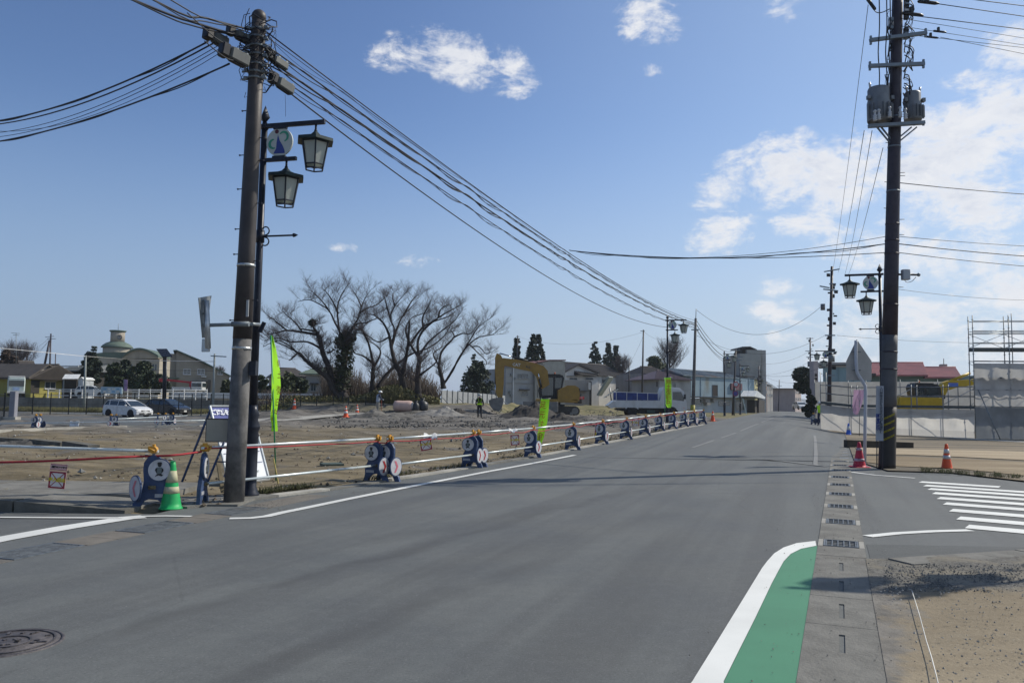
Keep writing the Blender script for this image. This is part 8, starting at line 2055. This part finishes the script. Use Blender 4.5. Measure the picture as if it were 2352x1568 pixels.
# ================= FAR POLES AND WIRES =================
def far_pole(label, px, pyb, pyt, d, r=.14, topx=None, arms=(), m=None, boxes=(), seed=0):
    b = V(px, pyb, d); b.z = H(b.x, b.y) - .05; tp = V(topx if topx else px, pyt, d)
    t = thing('utility_pole', label, 'utility pole', b); ax_ = tp - b
    MB().tube([b, b + ax_ * .5, tp], [r, r * .8, r * .62], 12).build('shaft', m or M_pole, t, True)
    for (py, x0, x1, tl) in arms: MB().bar(V(x0, py + tl, d - .15), V(x1, py - tl, d - .15), .09).build('crossarm', M_arm, t, True)
    for (x, y, w, h) in boxes: MB().lathe([(w * d / FPX / 2, 0), (w * d / FPX / 2, h * d / FPX)], 12, V(x, y + h, d - .3)).build('transformer', M_trans, t, True)
    if seed:
        rr = random.Random(seed); mb = MB()
        for i in range(24):
            q = rr.uniform(.35, .98); c = b + ax_ * q; mb.box(c + Vector((rr.choice((-1, 1)) * rr.uniform(.15, .35), -.1, 0)), (rr.uniform(.05, .3), .1, rr.uniform(.05, .3)))
        stuff(mb.build('fittings', M_boxcap, t, True))
    return t
far_pole('grey utility pole with yellow foot where the roadside cables end', 1591, 962, 731, FPB.y, .16, 1598, [(757, 1588, 1605, 0)], M_polelow)
c = V(1591, 948, FPB.y); c.z = H(c.x, c.y); o = MB().lathe([(.20, 0), (.19, 1.1)], 14, (0, 0, 0)).build('pole_guard', mat('guard_yellow_black', (.30, .26, .03), .6, 0, .6, 6), loc=c); tag(o, 'yellow and black guard round the foot of the grey utility pole', 'pole guard')
MB_ = far_pole('dark utility pole behind the scaffold end with many crossarms', 1903, 985, 612, 64, .17, 1911, [(621, 1893, 1928, 3), (659, 1883, 1905, -2), (666, 1891, 1925, -2), (770, 1895, 1918, 0), (808, 1895, 1922, 0), (652, 1905, 1920, 0), (862, 1890, 1918, 0)], M_pole2, [(1890, 698, 10, 14), (1910, 815, 14, 16)], 4)
far_pole('distant pole with small crossarms beyond the scaffold', 1861, 945, 775, 110, .15, 1861, [(777, 1852, 1868, 0), (806, 1850, 1868, 0), (820, 1852, 1868, 0)], M_pole2, [(1859, 830, 8, 12)], 9)
far_pole('plain utility pole rising behind the dump truck', 1474, 930, 757, 118, .16, 1478, [(760, 1471, 1481, 0)])
far_pole('short utility pole left of the plain pole behind the truck', 1444, 930, 822, 128, .13, 1445)
far_pole('brown pole with three crossarms at the blue grey building', 1683, 957, 802, 100, .15, 1690, [(804, 1684, 1700, 0), (820, 1682, 1706, 0), (827, 1682, 1704, 0)], M_pole)
far_pole('dark pole in front of the tower building', 1741, 951, 840, 140, .15, 1743, [(849, 1737, 1752, 0)], M_pole2, (), 6)
far_pole('far pole at the end of the left side shops', 1788, 942, 872, 190, .14, 1790, [(886, 1784, 1796, 0)], M_pole2)
far_pole('pole standing in the narrow conifer behind the excavator', 1188, 860, 770, 132, .13, 1189, [(773, 1185, 1193, 0)])
far_pole('pale concrete pole with yellow foot behind the parking lot', 193, 941, 816, 84, .14, 197, (), mat('concrete_pole', (.26, .28, .27), .8, 0, .1, 3))
far_pole('pale concrete pole with a crossarm left of the brown pole', 489, 948, 812, 70, .12, 493, [(818, 484, 520, -1)], MT['concrete_pole'])
far_pole('tall dark pole with a leaning brace behind the ochre house', 114, 880, 766, 150, .20, 117, [(773, 104, 124, 1), (778, 108, 128, 0)], M_pole2)
o = MB().tube([V(103, 835, 149), V(114, 782, 150)], .2, 8).build('brace_pole', M_pole2, loc=V(103, 835, 149), world=True); tag(o, 'dark bracing pole leaning against the pole behind the ochre house', 'pole')
far_pole('small dark pole right of the braced pole at the far left', 127, 860, 811, 170, .15, 128, (), M_pole2)
t = thing('aerial', 'house aerial above the brown roofs at the far left', 'aerial', V(37, 830, 120)); MB().tube([V(37, 845, 120), V(37, 765, 120)], .04, 5).build('mast', M_galvd, t, True); MB().tube([V(26, 764, 120), V(46, 766, 120)], .03, 4).build('rod', M_galvd, t, True); MB().tube([V(30, 769, 120), V(44, 770, 120)], .03, 4).build('rod', M_galvd, t, True)
t = thing('aerial', 'slender radio mast behind the blue grey building', 'aerial', V(1672, 865, 170)); MB().tube([V(1672, 870, 170), V(1672, 846, 170)], .08, 5).build('mast', M_galvd, t, True); MB().tube([V(1672.5, 913, 170), V(1672, 846, 170)], .05, 5).build('mast', M_galvd, t, True)
def w(pts, r, lab, grp=None, m=None): return cable([V(*p) for p in pts], r, lab, grp, m=m)
def sagpx(x0, y0, d0, x1, y1, d1, sag, r, lab, grp=None, m=None, strands=1): return cable(span(V(x0, y0, d0), V(x1, y1, d1), sag, 20), r, lab, grp, m=m, strands=strands, tw=.03)
FY = FPB.y
# beyond the far pole
for i, (y0, x1, y1, d1, s, r) in enumerate([(733, 1690, 804, 100, 1.1, .022), (742, 1690, 822, 100, 1.0, .03), (752, 1688, 826, 100, 1.0, .022), (755, 1671, 835, 78, .4, .015)]):
    sagpx(1598, y0, FY, x1, y1, d1, s, r, ['top', 'second', 'third', 'lowest'][i] + ' cable running from the grey pole on to the next pole', 'cables beyond the grey pole')
sagpx(1600, 712, FY, 1888, 702, 66, 2.2, .014, 'thin wire hanging across the road between the two far poles')
MB_ = far_pole('thin rod on top of the grey utility pole', 1598, 731, 710, FY, .02, 1599, (), M_galvd)
MB_.location.z = V(1598, 733, FY).z
for ch in [o for o in bpy.data.objects if o.parent == MB_]: bpy.data.objects.remove(ch)
bpy.data.objects.remove(MB_)
o = MB().tube([V(1598, 733, FY), V(1599, 709, FY)], .03, 6).build('rod', M_galvd, loc=V(1598, 733, FY), world=True); tag(o, 'thin rod standing on top of the grey utility pole', 'rod')
# branch cables from mid span across to the tall pole
mid = V(1308, 575, 29.5)
for i, (y1, sag, r, st) in enumerate([(543, .42, .008, 1), (560, .34, .014, 2), (580, .22, .011, 1)]):
    cable(span(mid, V(2036, y1, QY), sag, 20), r, ['uppermost', 'middle thick', 'lowest'][i] + ' cable branching from the mid span across the road to the tall pole', 'cables across the road', strands=st)
for i, (y0, y1, x1) in enumerate([(543, 556, 2352), (560, 579, 2352), (580, 602, 2352), (420, 437, 2352), (0, 38, 2352)]):
    if i == 4: continue
    a = V(2062 if i < 3 else 2065, y0, QY); b = V(x1, y1, QY + 1.0); e_ = b + (b - a) * 1.5
    cable([a] + span(a, e_, .12, 8)[1:], [.008, .014, .010, .012][i], ['top', 'middle', 'lowest', 'single high'][i] + ' cable leaving the tall pole to the right picture edge', 'cables right of the tall pole')
for i, (x0, y0, x1, y1) in enumerate([(2145, 8, 2352, 38), (2110, 38, 2352, 68), (2066, 42, 2352, 88), (2066, 60, 2352, 104), (2160, 86, 2352, 124), (2100, 82, 2352, 110), (2190, -6, 2352, 14)]):
    a = V(x0, y0, QY - .2); b = V(x1, y1, QY + .6); cable([a, a.lerp(b, .5), b, b + (b - a) * 1.2], .012 if i < 2 or i == 6 else .007, ['upper thick power line', 'second thick power line', 'third thin power line', 'fourth thin power line', 'lowest thin power line', 'middle thin power line', 'uppermost power line'][i] + ' at the upper right corner', 'power lines in the upper right corner')
for i, (x0, y0, x1, y1) in enumerate([(1994, 12, 1913, 622), (1985, 300, 1925, 626), (2003, 300, 1940, 632), (2028, 340, 1948, 632)]):
    a = V(x0, y0, QY - .1); b = V(x1, y1, 64); cable(span(a, b, .35, 14), .009, ['long steep wire', 'second steep wire', 'third steep wire', 'rightmost steep wire'][i] + ' from the tall pole to the distant crossarm pole', 'steep wires beside the tall pole')
for i, (x0, y0, d0, x1, y1, d1, s, r) in enumerate([(2062, 664, 30, 2400, 690, 34, .1, .008), (1922, 770, 64, 2400, 784, 70, .3, .012), (1600, 770, FY, 1895, 770, 64, 1.5, .01), (1690, 822, 100, 1860, 806, 110, 1.2, .014), (1700, 845, 100, 1890, 843, 66, .9, .012), (1743, 860, 140, 1861, 830, 110, .6, .014), (1760, 866, 140, 1860, 874, 110, .6, .014), (1060, 760, 130, 1300, 787, 140, .0, .012), (1235, 785, 135, 1478, 762, 118, 1.0, .012), (1478, 760, 118, 1541, 772, 118, .8, .012), (1478, 770, 118, 1445, 838, 128, .2, .01), (117, 772, 150, -30, 775, 120, 2.6, .02), (117, 776, 150, -30, 800, 120, 3., .02), (117, 774, 150, -30, 812, 110, 3.2, .02), (1190, 772, 132, 1235, 785, 135, .1, .012)]):
    if i == 7: continue
    sagpx(x0, y0, d0, x1, y1, d1, s, r, ['thin wire right of the tall pole above the red roof', 'wire from the crossarm pole across the scaffold top', 'faint wire over the far road', 'wire between the distant poles above the road', 'sagging wire over the dark roadside tree', 'wire rising to the distant pole beyond the tower building', 'lowest wire beside the tower building', '', 'wire crossing the sky between conifer pole and plain pole', 'short wire right of the plain pole behind the truck', 'stay wire left of the plain pole', 'upper wire left of the braced pole', 'middle wire left of the braced pole', 'lower wire left of the braced pole', 'short wire at the narrow conifer'][i])
cable([V(-40, 796, 60), V(60, 805, 66), V(197, 818, 84), V(340, 828, 80), V(493, 830, 70)], .028, 'pale cable crossing in front of the left houses to the concrete poles', m=mat('pale_cable', (.5, .5, .5), .5))
cable([V(197, 847, 84), V(493, 852, 70)], .012, 'thin lower wire between the two pale concrete poles')
# wire down to the left lamp emblem
cable(spline([V(655, 218, 12.9), V(656, 240, 12.9), V(656, 268, 13)], 4), .003, 'hair thin wire hanging above the left lamp emblem')

# ================= AIR =================
haze = MB().bx(-3200, -60, -1.5, 3200, 3600, 60).build('haze', bpy.data.materials.new('haze'))
tag(haze, 'thin pale haze', None, None, 'stuff'); haze.display_type = 'WIRE'
hm = haze.data.materials[0]; hm.use_nodes = True; k = NT(hm.node_tree); k.n.clear(); ho = k.new('ShaderNodeOutputMaterial'); hv = k.new('ShaderNodeVolumePrincipled')
hv.inputs['Density'].default_value = HAZE; hv.inputs['Color'].default_value = (.80, .88, 1, 1); hv.inputs['Anisotropy'].default_value = .35
k.l.new(hv.outputs[0], ho.inputs['Volume'])

clump_tree('far dark tree mass at the vanishing end of the road, left', 1800, 942, 900, 16, 260, M_grey, 61, 'broad', 900, .4)
clump_tree('far dark tree mass at the vanishing end of the road, right', 1819, 942, 904, 16, 280, M_ever2, 62, 'broad', 900, .4)
